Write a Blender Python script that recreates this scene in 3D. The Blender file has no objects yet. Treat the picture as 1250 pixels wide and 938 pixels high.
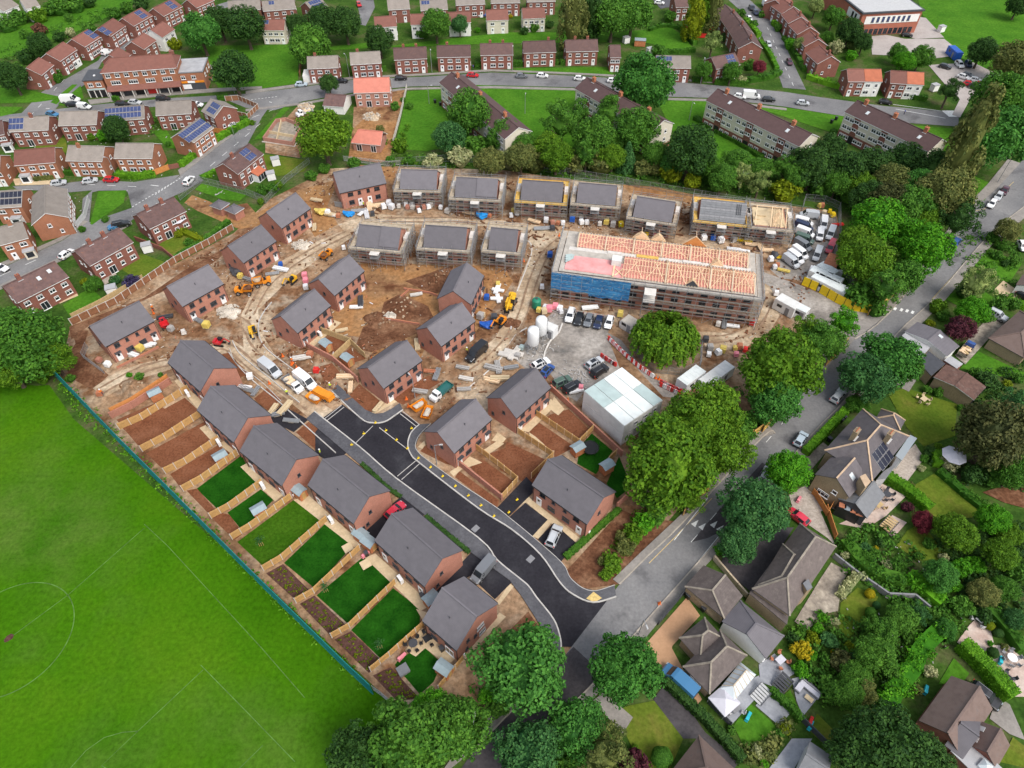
import bpy, bmesh, math, random
from math import sin, cos, pi, radians, hypot, atan2, sqrt
from mathutils import Vector, Matrix
rnd = random.Random(7)
SC = bpy.context.scene
COL = SC.collection
# ---------------------------------------------------------------- camera
FPX, PITCH, CAMH = 833.0, radians(48), 105.0
W0, H0 = 1250.0, 938.0
CROPS = dict(A=(0,0),B=(310,0),C=(620,0),D=(930,0),E=(0,220),F=(310,200),G=(620,200),H=(930,220),I=(90,400),J=(390,400),
 K=(620,400),L=(930,420),M=(220,580),N=(430,560),O=(700,560),P=(930,600),Q=(400,720),R=(660,720),S=(930,720),T=(0,640),
 a=(0,0),b=(180,0),c=(360,0),d=(540,0),e=(0,120),f=(180,120),g=(0,240),h=(720,0),i=(900,0),j=(1050,0),k=(620,220),l=(780,220),
 m=(900,230),n=(400,200),o=(260,340),p=(560,340),q=(1050,150),r=(1050,340),s=(960,480),t=(760,640),u=(780,760),v=(1050,560),w=(1050,760),x=(960,660),Z=(0,0))
CS = {'T':3.147,'u':5.2083,'w':5.27,'Z':1.0}
def cp(c, x, y):
 o = CROPS[c]; s = CS.get(c, 3.90625 if c.isupper() else 6.25)
 return o[0]+x/s, o[1]+y/s
def gp(px, py, z=0.0):
 u, v = px-W0/2, py-H0/2
 d = Vector((u/FPX, cos(PITCH)-v/FPX*sin(PITCH), -sin(PITCH)-v/FPX*cos(PITCH)))
 t = (z-CAMH)/d.z
 return Vector((d.x*t, d.y*t, z))
def at(c, x, y, z=0.0): return gp(*cp(c, x, y), z)
def proj(p):
 x, y, z = p[0], p[1], p[2]-CAMH
 dep = y*cos(PITCH)-z*sin(PITCH); dn = -z*cos(PITCH)-y*sin(PITCH)
 return W0/2+FPX*x/dep, H0/2+FPX*dn/dep, dep
def pts(spec, z=0.0):
 """'a 10 20 30 40 J 5 6' -> points; a letter switches the survey sheet"""
 out = []; c = 'Z'; buf = []
 for tk in spec.split():
  if tk in CROPS: c = tk; continue
  buf.append(float(tk))
  if len(buf) == 2: out.append(at(c, buf[0], buf[1], z)); buf = []
 return out
cam = bpy.data.cameras.new('camera'); co = bpy.data.objects.new('camera', cam); COL.objects.link(co)
cam.sensor_fit = 'HORIZONTAL'; cam.sensor_width = 36; cam.lens = 36*FPX/W0
cam.clip_start = 1; cam.clip_end = 6000
co.location = (0, 0, CAMH); co.rotation_euler = (pi/2-PITCH, 0, 0); SC.camera = co
# ---------------------------------------------------------------- materials
MATS = {}
def nm(name):
 m = bpy.data.materials.new(name); m.use_nodes = True; nt = m.node_tree
 b = nt.nodes['Principled BSDF']; MATS[name] = m
 return m, nt, b
def hexl(h):
 h = h.lstrip('#'); v = [int(h[i:i+2], 16)/255 for i in (0, 2, 4)]
 return tuple(c/12.92 if c <= .04045 else ((c+.055)/1.055)**2.4 for c in v)
def N(nt, t, **kw):
 n = nt.nodes.new('ShaderNode'+t)
 for k, v in kw.items():
  if k in n.inputs: n.inputs[k].default_value = v
  else: setattr(n, k, v)
 return n
def coords(nt, world):
 if world: return N(nt, 'NewGeometry').outputs['Position']
 return N(nt, 'TexCoord').outputs['Object']
def ramp(nt, fac, stops):
 r = N(nt, 'ValToRGB'); nt.links.new(fac, r.inputs[0]); e = r.color_ramp.elements
 while len(e) < len(stops): e.new(.5)
 for k, (p, c) in enumerate(stops): e[k].position = p; e[k].color = (*c, 1)
 return r.outputs[0]
def mixc(nt, a, b, fac, mode='MIX'):
 m = N(nt, 'Mix', data_type='RGBA', blend_type=mode)
 for s, v in ((m.inputs[0], fac), (m.inputs[6], a), (m.inputs[7], b)):
  if hasattr(v, 'is_output'): nt.links.new(v, s)
  elif isinstance(v, (int, float)): s.default_value = v
  else: s.default_value = (*v, 1)
 return m.outputs[2]
def noise(nt, vec, scale, detail=3, rough=.55, stretch=None):
 if stretch:
  mp = N(nt, 'Mapping'); mp.inputs['Scale'].default_value = stretch; nt.links.new(vec, mp.inputs[0]); vec = mp.outputs[0]
 n = N(nt, 'TexNoise', Scale=scale, Detail=detail, Roughness=rough); nt.links.new(vec, n.inputs['Vector'])
 return n.outputs[0]
def flat(name, col, rough=.6, var=.18, scale=1.5, metal=0., spec=.3, world=False, bump=0.):
 """mottled paint / render / concrete / timber: one colour with small irregular variation"""
 m, nt, b = nm(name); v = coords(nt, world)
 lo = tuple(c*(1-var) for c in col); hi = tuple(min(1, c*(1+var)) for c in col)
 f = noise(nt, v, scale, 5, .6)
 nt.links.new(ramp(nt, f, [(.3, lo), (.7, hi)]), b.inputs['Base Color'])
 b.inputs['Roughness'].default_value = rough; b.inputs['Metallic'].default_value = metal; b.inputs['Specular IOR Level'].default_value = spec
 if bump:
  bp = N(nt, 'Bump', Strength=bump, Distance=.05); nt.links.new(noise(nt, v, scale*6, 4), bp.inputs['Height']); nt.links.new(bp.outputs[0], b.inputs['Normal'])
 return m
def ground(name, stops, scale, detail=6, scale2=None, stops2=None, fac=None, rough=.95, fine=None, stretch=None):
 """earth, asphalt, turf: big patches mixed with a second noise, plus a fine grain"""
 m, nt, b = nm(name); v = coords(nt, True)
 c = ramp(nt, noise(nt, v, scale, detail, .62, stretch), stops)
 if stops2:
  c2 = ramp(nt, noise(nt, v, scale*2.7+.01, detail, .6), stops2)
  f = ramp(nt, noise(nt, v, scale2, 4, .6), [(fac[0], (0,0,0)), (fac[1], (1,1,1))])
  c = mixc(nt, c, c2, f)
 if fine:
  g = ramp(nt, noise(nt, v, fine[0], 3, .7), [(.3, (1-fine[1],)*3), (.7, (1+fine[1],)*3)])
  c = mixc(nt, c, g, 1.0, 'MULTIPLY')
 nt.links.new(c, b.inputs['Base Color']); b.inputs['Roughness'].default_value = rough; b.inputs['Specular IOR Level'].default_value = .03
 return m
def tiles(name, col, var=.12, course=.32, mott=.8, col2=None, cut=(.55, .75)):
 """tiled roof: courses following the height, mottling and an optional second colour of patchy tiles"""
 m, nt, b = nm(name); v = coords(nt, False)
 c = ramp(nt, noise(nt, v, mott, 5, .65), [(.3, tuple(x*(1-var) for x in col)), (.7, tuple(x*(1+var) for x in col))])
 if col2: c = mixc(nt, c, col2, ramp(nt, noise(nt, v, 1.1, 6, .7), [(cut[0], (0,0,0)), (cut[1], (1,1,1))]))
 sx = N(nt, 'SeparateXYZ'); nt.links.new(v, sx.inputs[0])
 w = N(nt, 'TexWave', Scale=1/(course*.6)/6.28*6.28/2, Distortion=.4, bands_direction='Z'); nt.links.new(v, w.inputs[0])
 c = mixc(nt, c, ramp(nt, w.outputs[0], [(.0, (.86,)*3), (.35, (1,)*3)]), .55, 'MULTIPLY')
 oi = N(nt, 'ObjectInfo'); c = mixc(nt, c, ramp(nt, oi.outputs['Random'], [(0, (.86,)*3), (1, (1.12,)*3)]), 1, 'MULTIPLY')
 nt.links.new(c, b.inputs['Base Color']); b.inputs['Roughness'].default_value = .72; b.inputs['Specular IOR Level'].default_value = .3
 return m
def brick(name, col, mortar=(.3,.26,.23), var=.2):
 m, nt, b = nm(name); v = coords(nt, False)
 c = ramp(nt, noise(nt, v, 5, 5, .75), [(.3, tuple(x*(1-var) for x in col)), (.7, tuple(x*(1+var) for x in col))])
 c = mixc(nt, c, ramp(nt, noise(nt, v, .5, 3), [(.3, (.85,)*3), (.7, (1.1,)*3)]), 1, 'MULTIPLY')
 w = N(nt, 'TexWave', Scale=4.2, Distortion=0, bands_direction='Z'); nt.links.new(v, w.inputs[0])
 c = mixc(nt, c, mortar, ramp(nt, w.outputs[0], [(.8, (0,0,0)), (.95, (.35,)*3)]))
 nt.links.new(c, b.inputs['Base Color']); b.inputs['Roughness'].default_value = .9; b.inputs['Specular IOR Level'].default_value = .15
 return m
def leafm(name, dark, light, hue=0.0):
 m, nt, b = nm(name); v = coords(nt, False)
 g = N(nt, 'NewGeometry')
 c = ramp(nt, g.outputs['Random Per Island'], [(.05, dark), (.95, light)])
 c = mixc(nt, c, ramp(nt, noise(nt, v, .55, 2), [(.35, (.72,.78,.7)), (.65, (1.2,1.15,1.1))]), 1, 'MULTIPLY')
 oi = N(nt, 'ObjectInfo'); c = mixc(nt, c, ramp(nt, oi.outputs['Random'], [(0, (.86,.9,.85)), (1, (1.14,1.08,1.1))]), 1, 'MULTIPLY')
 nt.links.new(c, b.inputs['Base Color']); b.inputs['Roughness'].default_value = .6; b.inputs['Specular IOR Level'].default_value = .12
 tr = N(nt, 'BsdfTranslucent'); nt.links.new(c, tr.inputs[0])
 mx = N(nt, 'MixShader'); mx.inputs[0].default_value = .25
 nt.links.new(b.outputs[0], mx.inputs[1]); nt.links.new(tr.outputs[0], mx.inputs[2])
 nt.links.new(mx.outputs[0], nt.nodes['Material Output'].inputs[0])
 return m
# ---------------------------------------------------------------- mesh builder
class MB:
 def __init__(s): s.v = []; s.f = []; s.m = []
 def add(s, vs, fs, mi=0):
  o = len(s.v); s.v += [tuple(p) for p in vs]; s.f += [tuple(i+o for i in f) for f in fs]; s.m += [mi]*len(fs)
 def box(s, c, d, yaw=0, mi=0, top=None):
  hx, hy, hz = d[0]/2, d[1]/2, d[2]/2; ca, sa = cos(yaw), sin(yaw); t = top or (1, 1)
  vs = []
  for z in (-1, 1):
   tx, ty = (t if z > 0 else (1, 1))
   for x, y in ((-1,-1),(1,-1),(1,1),(-1,1)):
    X, Y = x*hx*tx, y*hy*ty; vs.append((c[0]+X*ca-Y*sa, c[1]+X*sa+Y*ca, c[2]+z*hz))
  s.add(vs, [(3,2,1,0),(4,5,6,7),(0,1,5,4),(1,2,6,5),(2,3,7,6),(3,0,4,7)], mi)
 def prism(s, poly, z0, z1, mi=0, cap=True):
  a = sum(poly[i][0]*poly[(i+1) % len(poly)][1]-poly[(i+1) % len(poly)][0]*poly[i][1] for i in range(len(poly)))
  if a < 0: poly = poly[::-1]
  n = len(poly); vs = [(p[0], p[1], z0) for p in poly]+[(p[0], p[1], z1) for p in poly]
  fs = [(i, (i+1) % n, n+(i+1) % n, n+i) for i in range(n)]
  if cap: fs += [tuple(range(n, 2*n)), tuple(range(n-1, -1, -1))]
  s.add(vs, fs, mi)
 def bar(s, p, q, w, h=None, mi=0):
  """square bar between two points"""
  h = h or w; p = Vector(p); q = Vector(q); d = q-p
  if d.length < 1e-5: return
  d.normalize(); up = Vector((0,0,1)) if abs(d.z) < .95 else Vector((1,0,0))
  x = d.cross(up).normalized()*(w/2); y = x.cross(d).normalized()*(h/2)
  vs = [p-x-y, p+x-y, p+x+y, p-x+y, q-x-y, q+x-y, q+x+y, q-x+y]
  s.add(vs, [(0,1,2,3),(7,6,5,4),(4,5,1,0),(5,6,2,1),(6,7,3,2),(7,4,0,3)], mi)
 def tube(s, p, q, r, r2=None, n=8, mi=0, cap=True):
  r2 = r if r2 is None else r2; p = Vector(p); q = Vector(q); d = (q-p).normalized()
  up = Vector((0,0,1)) if abs(d.z) < .95 else Vector((1,0,0)); x = d.cross(up).normalized(); y = d.cross(x)
  vs = []
  for c, rr in ((p, r), (q, r2)):
   for k in range(n): a = 2*pi*k/n; vs.append(c+x*(rr*cos(a))+y*(rr*sin(a)))
  fs = [(k, n+k, n+(k+1) % n, (k+1) % n) for k in range(n)]
  if cap: fs += [tuple(range(n)), tuple(range(2*n-1, n-1, -1))]
  s.add(vs, fs, mi)
 def lathe(s, prof, c=(0,0,0), n=16, mi=0):
  vs = []; fs = []
  for r, z in prof:
   for k in range(n): a = 2*pi*k/n; vs.append((c[0]+r*cos(a), c[1]+r*sin(a), c[2]+z))
  for i in range(len(prof)-1):
   for k in range(n): fs.append((i*n+k, i*n+(k+1) % n, (i+1)*n+(k+1) % n, (i+1)*n+k))
  fs += [tuple(range(n-1, -1, -1)), tuple(range((len(prof)-1)*n, len(prof)*n))]
  s.add(vs, fs, mi)
 def blob(s, c, r, seed=0, mi=0, sub=2, amp=.25):
  bm = bmesh.new(); bmesh.ops.create_icosphere(bm, subdivisions=sub, radius=1); rr = random.Random(seed)
  ph = [rr.uniform(0, 6) for _ in range(6)]
  vs = []
  for q in bm.verts:
   p = q.co; k = 1+amp*(sin(3*p.x+ph[0])*sin(2.6*p.y+ph[1])+.5*sin(5*p.z+ph[2]+4*p.x))
   vs.append((c[0]+p.x*r[0]*k, c[1]+p.y*r[1]*k, c[2]+p.z*r[2]*k))
  s.add(vs, [tuple(q.index for q in f.verts) for f in bm.faces], mi); bm.free()
 def mesh(s, name, mats, smooth=False):
  me = bpy.data.meshes.new(name); me.from_pydata(s.v, [], s.f)
  for m in (mats if isinstance(mats, (list, tuple)) else [mats]): me.materials.append(MATS[m] if isinstance(m, str) else m)
  me.polygons.foreach_set('material_index', s.m)
  if smooth: me.polygons.foreach_set('use_smooth', [True]*len(s.f))
  me.update(); return me
 def build(s, name, mats, parent=None, smooth=False, loc=None, rz=0):
  return put(s.mesh(name, mats, smooth), name, parent, loc, rz)
def put(me, name, parent=None, loc=None, rz=0, rot=None, scl=None, mat=None):
 o = bpy.data.objects.new(name, me); COL.objects.link(o)
 if parent: o.parent = parent
 if loc is not None: o.location = loc
 if rot: o.rotation_euler = rot
 elif rz: o.rotation_euler = (0, 0, rz)
 if scl: o.scale = scl
 if mat is not None:
  o.material_slots[0].link = 'OBJECT'; o.material_slots[0].material = MATS[mat] if isinstance(mat, str) else mat
 return o
LABELS = {}; PEND = []
def tag(o, label, cat, group=None, kind=None, auto=False):
 o['category'] = cat
 if group: o['group'] = group
 if kind: o['kind'] = kind
 if auto: PEND.append((o, label))
 else: o['label'] = label; LABELS.setdefault(label, []).append(o)
 return o
def thing(name, loc, rz, label, cat, group=None, auto=False):
 o = bpy.data.objects.new(name, None); o.empty_display_size = .5; COL.objects.link(o)
 o.location = loc; o.rotation_euler = (0, 0, rz)
 return tag(o, label, cat, group, None, auto)
LAYER = [0.0]
def sheet(name, spec, mat, label, cat='ground', z=None, kind='structure', sub=0, z0=None):
 """a flat patch of ground, each a hair above the one laid before"""
 if z is None: LAYER[0] += .0008; z = LAYER[0]
 P = pts(spec) if isinstance(spec, str) else spec
 b = MB(); poly = [(p[0], p[1]) for p in P]
 a = sum(poly[i][0]*poly[(i+1) % len(poly)][1]-poly[(i+1) % len(poly)][0]*poly[i][1] for i in range(len(poly)))
 if a < 0: poly = poly[::-1]
 b.add([(x, y, z) for x, y in poly], [tuple(range(len(poly)))])
 o = b.build(name, mat)
 if kind: o['kind'] = kind
 o['label'] = label; o['category'] = cat
 return o
def ribbon(P, w, close=False):
 """left/right offsets of a polyline"""
 n = len(P); Lf = []; Rt = []
 for i, p in enumerate(P):
  a = P[i-1] if i else p; c = P[i+1] if i < n-1 else p
  d = Vector((c[0]-a[0], c[1]-a[1])); d.normalize(); nx, ny = -d.y, d.x
  Lf.append((p[0]+nx*w/2, p[1]+ny*w/2)); Rt.append((p[0]-nx*w/2, p[1]-ny*w/2))
 return Lf, Rt
def strip_mb(b, P, w, z0, z1, mi=0):
 Lf, Rt = ribbon(P, w); n = len(P); vs = []
 for (lx, ly), (rx, ry) in zip(Lf, Rt): vs += [(lx,ly,z0),(rx,ry,z0),(rx,ry,z1),(lx,ly,z1)]
 fs = [(3,2,1,0), (4*n-4, 4*n-3, 4*n-2, 4*n-1)]
 for i in range(n-1):
  o = 4*i; fs += [(o+3,o+2,o+6,o+7),(o+1,o,o+4,o+5),(o+2,o+1,o+5,o+6),(o,o+3,o+7,o+4)]
 b.add(vs, fs, mi)
def smooth_line(P, k=6):
 """Catmull-Rom through the points"""
 out = []; n = len(P)
 for i in range(n-1):
  p0, p1, p2, p3 = P[max(0,i-1)], P[i], P[i+1], P[min(n-1,i+2)]
  for j in range(k):
   t = j/k
   out.append(.5*((2*p1)+(p2-p0)*t+(2*p0-5*p1+4*p2-p3)*t*t+(3*p1-p0-3*p2+p3)*t**3))
 out.append(P[-1]); return out
# ---------------------------------------------------------------- light
wd = bpy.data.worlds.new('World'); SC.world = wd; wd.use_nodes = True
nt = wd.node_tree; bg = nt.nodes['Background']
sky = nt.nodes.new('ShaderNodeTexSky'); sky.sky_type = 'NISHITA'; sky.sun_disc = False
SUN_EL, SUN_AZ = radians(52), radians(138)        # azimuth clockwise from +y
sky.sun_elevation = SUN_EL; sky.sun_rotation = SUN_AZ; sky.air_density = 1.3; sky.dust_density = 3.0; sky.ozone_density = 1.0
hs_ = nt.nodes.new('ShaderNodeHueSaturation'); hs_.inputs['Saturation'].default_value = .5; nt.links.new(sky.outputs[0], hs_.inputs['Color']); nt.links.new(hs_.outputs[0], bg.inputs[0]); bg.inputs[1].default_value = .15
sl = bpy.data.lights.new('sun', 'SUN'); sl.energy = 1.5; sl.angle = radians(28); sl.color = (1, .95, .88)
so = bpy.data.objects.new('sun', sl); COL.objects.link(so)
sd = Vector((sin(SUN_AZ)*cos(SUN_EL), cos(SUN_AZ)*cos(SUN_EL), sin(SUN_EL)))
so.rotation_euler = sd.to_track_quat('Z', 'Y').to_euler(); so.location = sd*200
SC.view_settings.view_transform = 'Standard'; SC.view_settings.look = 'None'; SC.view_settings.exposure = .55; SC.view_settings.gamma = 1
# ---------------------------------------------------------------- palette
ground('pitch_grass', [(.32,(.030,.112,.002)),(.5,(.044,.138,.003)),(.66,(.062,.152,.005))], .045, 10, .028, [(.35,(.036,.112,.005)),(.6,(.074,.140,.018))], (.5,.68), fine=(1.5,.25))
ground('mid_turf', [(.3,(.026,.085,.004)),(.7,(.05,.122,.008))], .3, 7, fine=(2,.3))
ground('lawn_grass', [(.3,(.04,.13,.010)),(.7,(.075,.19,.016))], .12, 6, fine=(1.2,.28))
ground('dry_lawn', [(.3,(.07,.125,.012)),(.55,(.11,.15,.018)),(.75,(.17,.15,.035))], .16, 6, fine=(2,.25))
ground('new_turf', [(.3,(.006,.045,.003)),(.7,(.016,.09,.006))], .4, 6, fine=(3,.3))
ground('rough_ground', [(.3,(.024,.062,.010)),(.5,(.048,.098,.016)),(.66,(.10,.10,.045))], .14, 8, fine=(1.5,.35))
ground('site_earth', [(.3,(.12,.06,.033)),(.42,(.23,.135,.075)),(.52,(.33,.215,.13)),(.64,(.43,.335,.235))], .075, 10, .06, [(.3,(.085,.038,.02)),(.46,(.20,.105,.055)),(.62,(.32,.25,.18))], (.46,.56), fine=(1.0,.42))
ground('orange_earth', [(.3,(.17,.07,.03)),(.47,(.33,.175,.075)),(.62,(.46,.30,.155))], .09, 9, .09, [(.3,(.09,.035,.018)),(.7,(.22,.11,.055))], (.45,.65), fine=(1.0,.35))
ground('dark_earth', [(.3,(.075,.032,.018)),(.48,(.14,.065,.036)),(.64,(.22,.12,.07))], .2, 10, fine=(1.6,.3))
ground('track_earth', [(.3,(.25,.165,.10)),(.47,(.40,.295,.195)),(.62,(.52,.425,.31))], .15, 10, fine=(1.0,.35))
ground('topsoil', [(.25,(.135,.05,.026)),(.5,(.185,.074,.038)),(.8,(.235,.105,.06))], .35, 8, fine=(2.6,.3))
ground('bed_soil', [(.25,(.065,.032,.026)),(.6,(.10,.052,.042)),(.8,(.13,.075,.06))], .6, 8, fine=(2.2,.35))
ground('new_asphalt', [(.25,(.022,.021,.026)),(.55,(.032,.031,.037)),(.78,(.06,.06,.068))], .18, 8, fine=(2.2,.16))
ground('path_asphalt', [(.25,(.075,.075,.085)),(.7,(.12,.12,.13))], .3, 7, fine=(2.5,.2))
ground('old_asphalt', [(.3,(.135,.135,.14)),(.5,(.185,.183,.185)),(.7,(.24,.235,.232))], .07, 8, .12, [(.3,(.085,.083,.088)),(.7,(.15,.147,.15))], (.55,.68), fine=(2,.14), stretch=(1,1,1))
ground('dark_or_shaded_asphalt', [(.3,(.055,.05,.055)),(.7,(.09,.082,.085))], .2, 8, fine=(2,.2))  # also laid where tree shade is painted on road and yard
ground('pavement_grey', [(.3,(.20,.185,.17)),(.7,(.30,.275,.25))], .2, 8, fine=(2.2,.15))
ground('yard_grey', [(.25,(.20,.18,.16)),(.5,(.31,.28,.25)),(.75,(.42,.39,.355))], .14, 9, .11, [(.3,(.12,.115,.11)),(.7,(.25,.22,.19))], (.5,.62), fine=(1.2,.25))
ground('cream_paving', [(.3,(.50,.38,.235)),(.7,(.60,.475,.31))], .5, 6, fine=(1.8,.12))
ground('resin_drive', [(.3,(.40,.235,.135)),(.7,(.48,.29,.17))], .15, 6, fine=(2.5,.08))
ground('gravel', [(.3,(.30,.255,.215)),(.7,(.44,.385,.335))], .5, 8, fine=(2.5,.25))
ground('pink_paving', [(.3,(.42,.30,.25)),(.55,(.52,.42,.36)),(.75,(.6,.52,.46))], .45, 4, fine=(1.4,.15))
ground('old_stone_paving', [(.3,(.18,.155,.13)),(.5,(.29,.25,.205)),(.75,(.44,.39,.31))], .55, 5, fine=(1.2,.3))
ground('grey_deck', [(.3,(.24,.25,.275)),(.7,(.33,.34,.365))], .6, 3, fine=(2.5,.1))
ground('playground', [(.3,(.33,.29,.27)),(.7,(.44,.40,.375))], .12, 7, fine=(1.6,.1))
flat('road_paint', (.72,.72,.70), .6, .2, 3, world=True)
flat('yellow_paint', (.62,.45,.17), .6, .25, 3, world=True)
flat('pitch_paint', (.075,.165,.03), .9, .5, .7, world=True)
flat('kerb_stone', (.47,.45,.42), .85, .2, .8, world=True)
flat('old_kerb', (.36,.32,.27), .85, .25, .8, world=True)
tiles('slate_roof', (.135,.126,.138), .10, .34)
tiles('brown_roof', (.115,.068,.062), .16, .34, .8, (.17,.085,.06))
tiles('red_roof', (.20,.085,.065), .12, .34, .8, (.14,.075,.06))
tiles('grey_roof', (.235,.205,.180), .14, .34, .6, (.19,.15,.12))
tiles('patchy_roof', (.125,.074,.068), .25, .34, .9, (.27,.11,.055), (.58,.74))
tiles('flats_roof', (.088,.052,.050), .12, .34)
tiles('new_red_roof', (.52,.185,.135), .10, .3)
tiles('orange_roof', (.40,.125,.065), .12, .3)
tiles('stone_roof', (.125,.102,.095), .2, .4, 1.2, (.20,.17,.15))
tiles('villa_roof', (.115,.102,.108), .18, .34, 1.0, (.16,.14,.13))
tiles('bungalow_roof', (.150,.105,.09), .18, .34, 1.1, (.105,.09,.085))
tiles('rust_roof', (.115,.062,.048), .3, .8, 1.4, (.19,.14,.12))
brick('new_brick', (.42,.185,.13)); brick('old_brick', (.225,.083,.060)); brick('orange_brick', (.33,.135,.072))
brick('pink_brick', (.40,.20,.15)); brick('school_brick', (.37,.12,.075)); brick('stone_wall', (.33,.25,.155), (.25,.2,.15), .3)
flat('white_render', (.74,.73,.70), .8, .06); flat('cream_render', (.60,.55,.45), .85, .08); flat('white_plastic', (.80,.80,.80), .35, .03)
flat('white_steel', (.74,.75,.75), .45, .08, .6); flat('cabin_white', (.66,.66,.64), .55, .12, .5); flat('cabin_roof', (.68,.72,.71), .5, .1, .5)
flat('mint_panel', (.40,.49,.48), .4, .1, .6)
flat('black_plastic', (.02,.02,.022), .4, .2); flat('dark_grey', (.06,.062,.07), .5, .15); flat('mid_grey', (.22,.22,.23), .6, .12)
flat('light_grey', (.46,.46,.46), .6, .1); flat('lead_grey', (.17,.175,.185), .6, .12); flat('flat_felt', (.36,.36,.37), .8, .18, .4)
flat('steel', (.40,.41,.42), .42, .15, 2, .7); flat('galv', (.33,.34,.35), .5, .15, 2, .5); flat('board', (.43,.36,.27), .85, .3, 1.0); flat('old_or_shaded_board', (.27,.235,.19), .9, .3, 1.1)  # the darker board also paints shade into the lower scaffold decks
flat('yellow_board', (.62,.40,.10), .8, .2, 1.0)
flat('new_timber', (.76,.56,.36), .75, .14, 1.5); flat('fence_timber', (.50,.30,.115), .8, .18, 1.2); flat('fence_brown', (.27,.125,.065), .85, .2, 1.2)
flat('fence_pale', (.50,.36,.18), .8, .2, 1.2); flat('shed_timber', (.45,.17,.075), .8, .18, 1.5); flat('shed_roof', (.26,.325,.35), .75, .12, 1.5); flat('orange_timber', (.55,.23,.07), .8, .15, 1.2)
flat('concrete', (.42,.385,.34), .9, .2, .8); flat('concrete_light', (.58,.55,.51), .9, .15, .8); flat('block', (.36,.345,.33), .9, .2, 1)
flat('membrane', (.70,.34,.285), .7, .15, .5); flat('red_deck', (.70,.31,.30), .6, .22, .35); flat('rut', (.27,.18,.115), .95, .3, 1, world=True); flat('rut_pale', (.38,.28,.19), .95, .25, 1, world=True); flat('teal_fence', (.008,.19,.20), .6, .2, .5)
flat('red_plastic', (.62,.035,.03), .45, .1); flat('orange_plastic', (.75,.16,.03), .5, .1); flat('yellow_plastic', (.62,.48,.12), .45, .1); flat('hoard_yellow', (.80,.56,.02), .5, .08)
flat('blue_plastic', (.02,.10,.42), .45, .15); flat('blue_sheet', (.015,.24,.62), .4, .2); flat('green_plastic', (.02,.20,.12), .5, .12); flat('turq_plastic', (.03,.42,.50), .5, .1); flat('pink_plastic', (.75,.25,.30), .5, .1)
flat('machine_yellow', (.72,.40,.02), .45, .15); flat('machine_orange', (.72,.25,.02), .45, .15); flat('rubber', (.022,.021,.02), .85, .2); flat('rim', (.35,.35,.36), .4, .1, 2, .6)
flat('skin', (.42,.24,.16), .6, .05); flat('hivis_yellow', (.62,.80,.05), .7, .1); flat('hivis_orange', (.85,.22,.02), .7, .1); flat('denim', (.04,.05,.09), .8, .1); flat('hair', (.05,.03,.02), .7, .1)
flat('bark', (.095,.07,.05), .95, .3, 2); flat('pale_bark', (.38,.36,.32), .9, .25, 2); flat('wrap', (.66,.66,.67), .5, .1, 1.4)
flat('solar', (.045,.062,.15), .22, .25, 2, 0, .5); flat('solar_dark', (.022,.024,.04), .2, .2, 2, 0, .5); flat('terracotta', (.42,.16,.085), .8, .15, 2)
flat('purple_slab', (.085,.065,.075), .85, .15, 1); flat('stone_trim', (.52,.42,.30), .85, .15, 1); flat('ridge_stone', (.50,.36,.24), .85, .15, 1)
flat('cloth_white', (.54,.53,.58), .8, .05); flat('chips', (.62,.33,.12), .95, .15, .6, world=True); flat('slab_cream', (.58,.46,.29), .85, .1, 1)
flat('rubble', (.50,.45,.38), .95, .35, .7)
m, nt_, b_ = nm('blue_net'); v_ = coords(nt_, False); nt_.links.new(mixc(nt_, ramp(nt_, noise(nt_, v_, 1.1, 5, .7, (.35,1,1.6)), [(.32,(.012,.075,.19)),(.5,(.025,.16,.36)),(.66,(.07,.27,.48))]), ramp(nt_, noise(nt_, v_, 2.2, 2, .5, (.1,1,2.4)), [(.42,(.75,)*3),(.6,(1.1,)*3)]), 1, 'MULTIPLY'), b_.inputs['Base Color']); b_.inputs['Roughness'].default_value = .7
m, nt_, b_ = nm('glass'); b_.inputs['Base Color'].default_value = (.02,.024,.03,1); b_.inputs['Roughness'].default_value = .12; b_.inputs['Specular IOR Level'].default_value = .5
m, nt_, b_ = nm('pale_glass'); b_.inputs['Base Color'].default_value = (.30,.34,.37,1); b_.inputs['Roughness'].default_value = .15
m, nt_, b_ = nm('sky_glass'); b_.inputs['Base Color'].default_value = (.55,.60,.62,1); b_.inputs['Roughness'].default_value = .2
CARC = dict(white=(.78,.78,.78), silver=(.48,.50,.52), grey=(.16,.17,.185), black=(.014,.014,.016), blue=(.02,.075,.28), navy=(.015,.025,.07), red=(.50,.012,.018), pink=(.58,.03,.06),
 green=(.07,.12,.09), pale_blue=(.42,.50,.56), maroon=(.07,.015,.03), steel_blue=(.045,.17,.33), teal=(.02,.12,.11))
for k_, c_ in CARC.items():
 m, nt_, b_ = nm('car_'+k_); b_.inputs['Base Color'].default_value = (*c_, 1); b_.inputs['Roughness'].default_value = .3; b_.inputs['Coat Weight'].default_value = .5; b_.inputs['Coat Roughness'].default_value = .08
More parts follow.
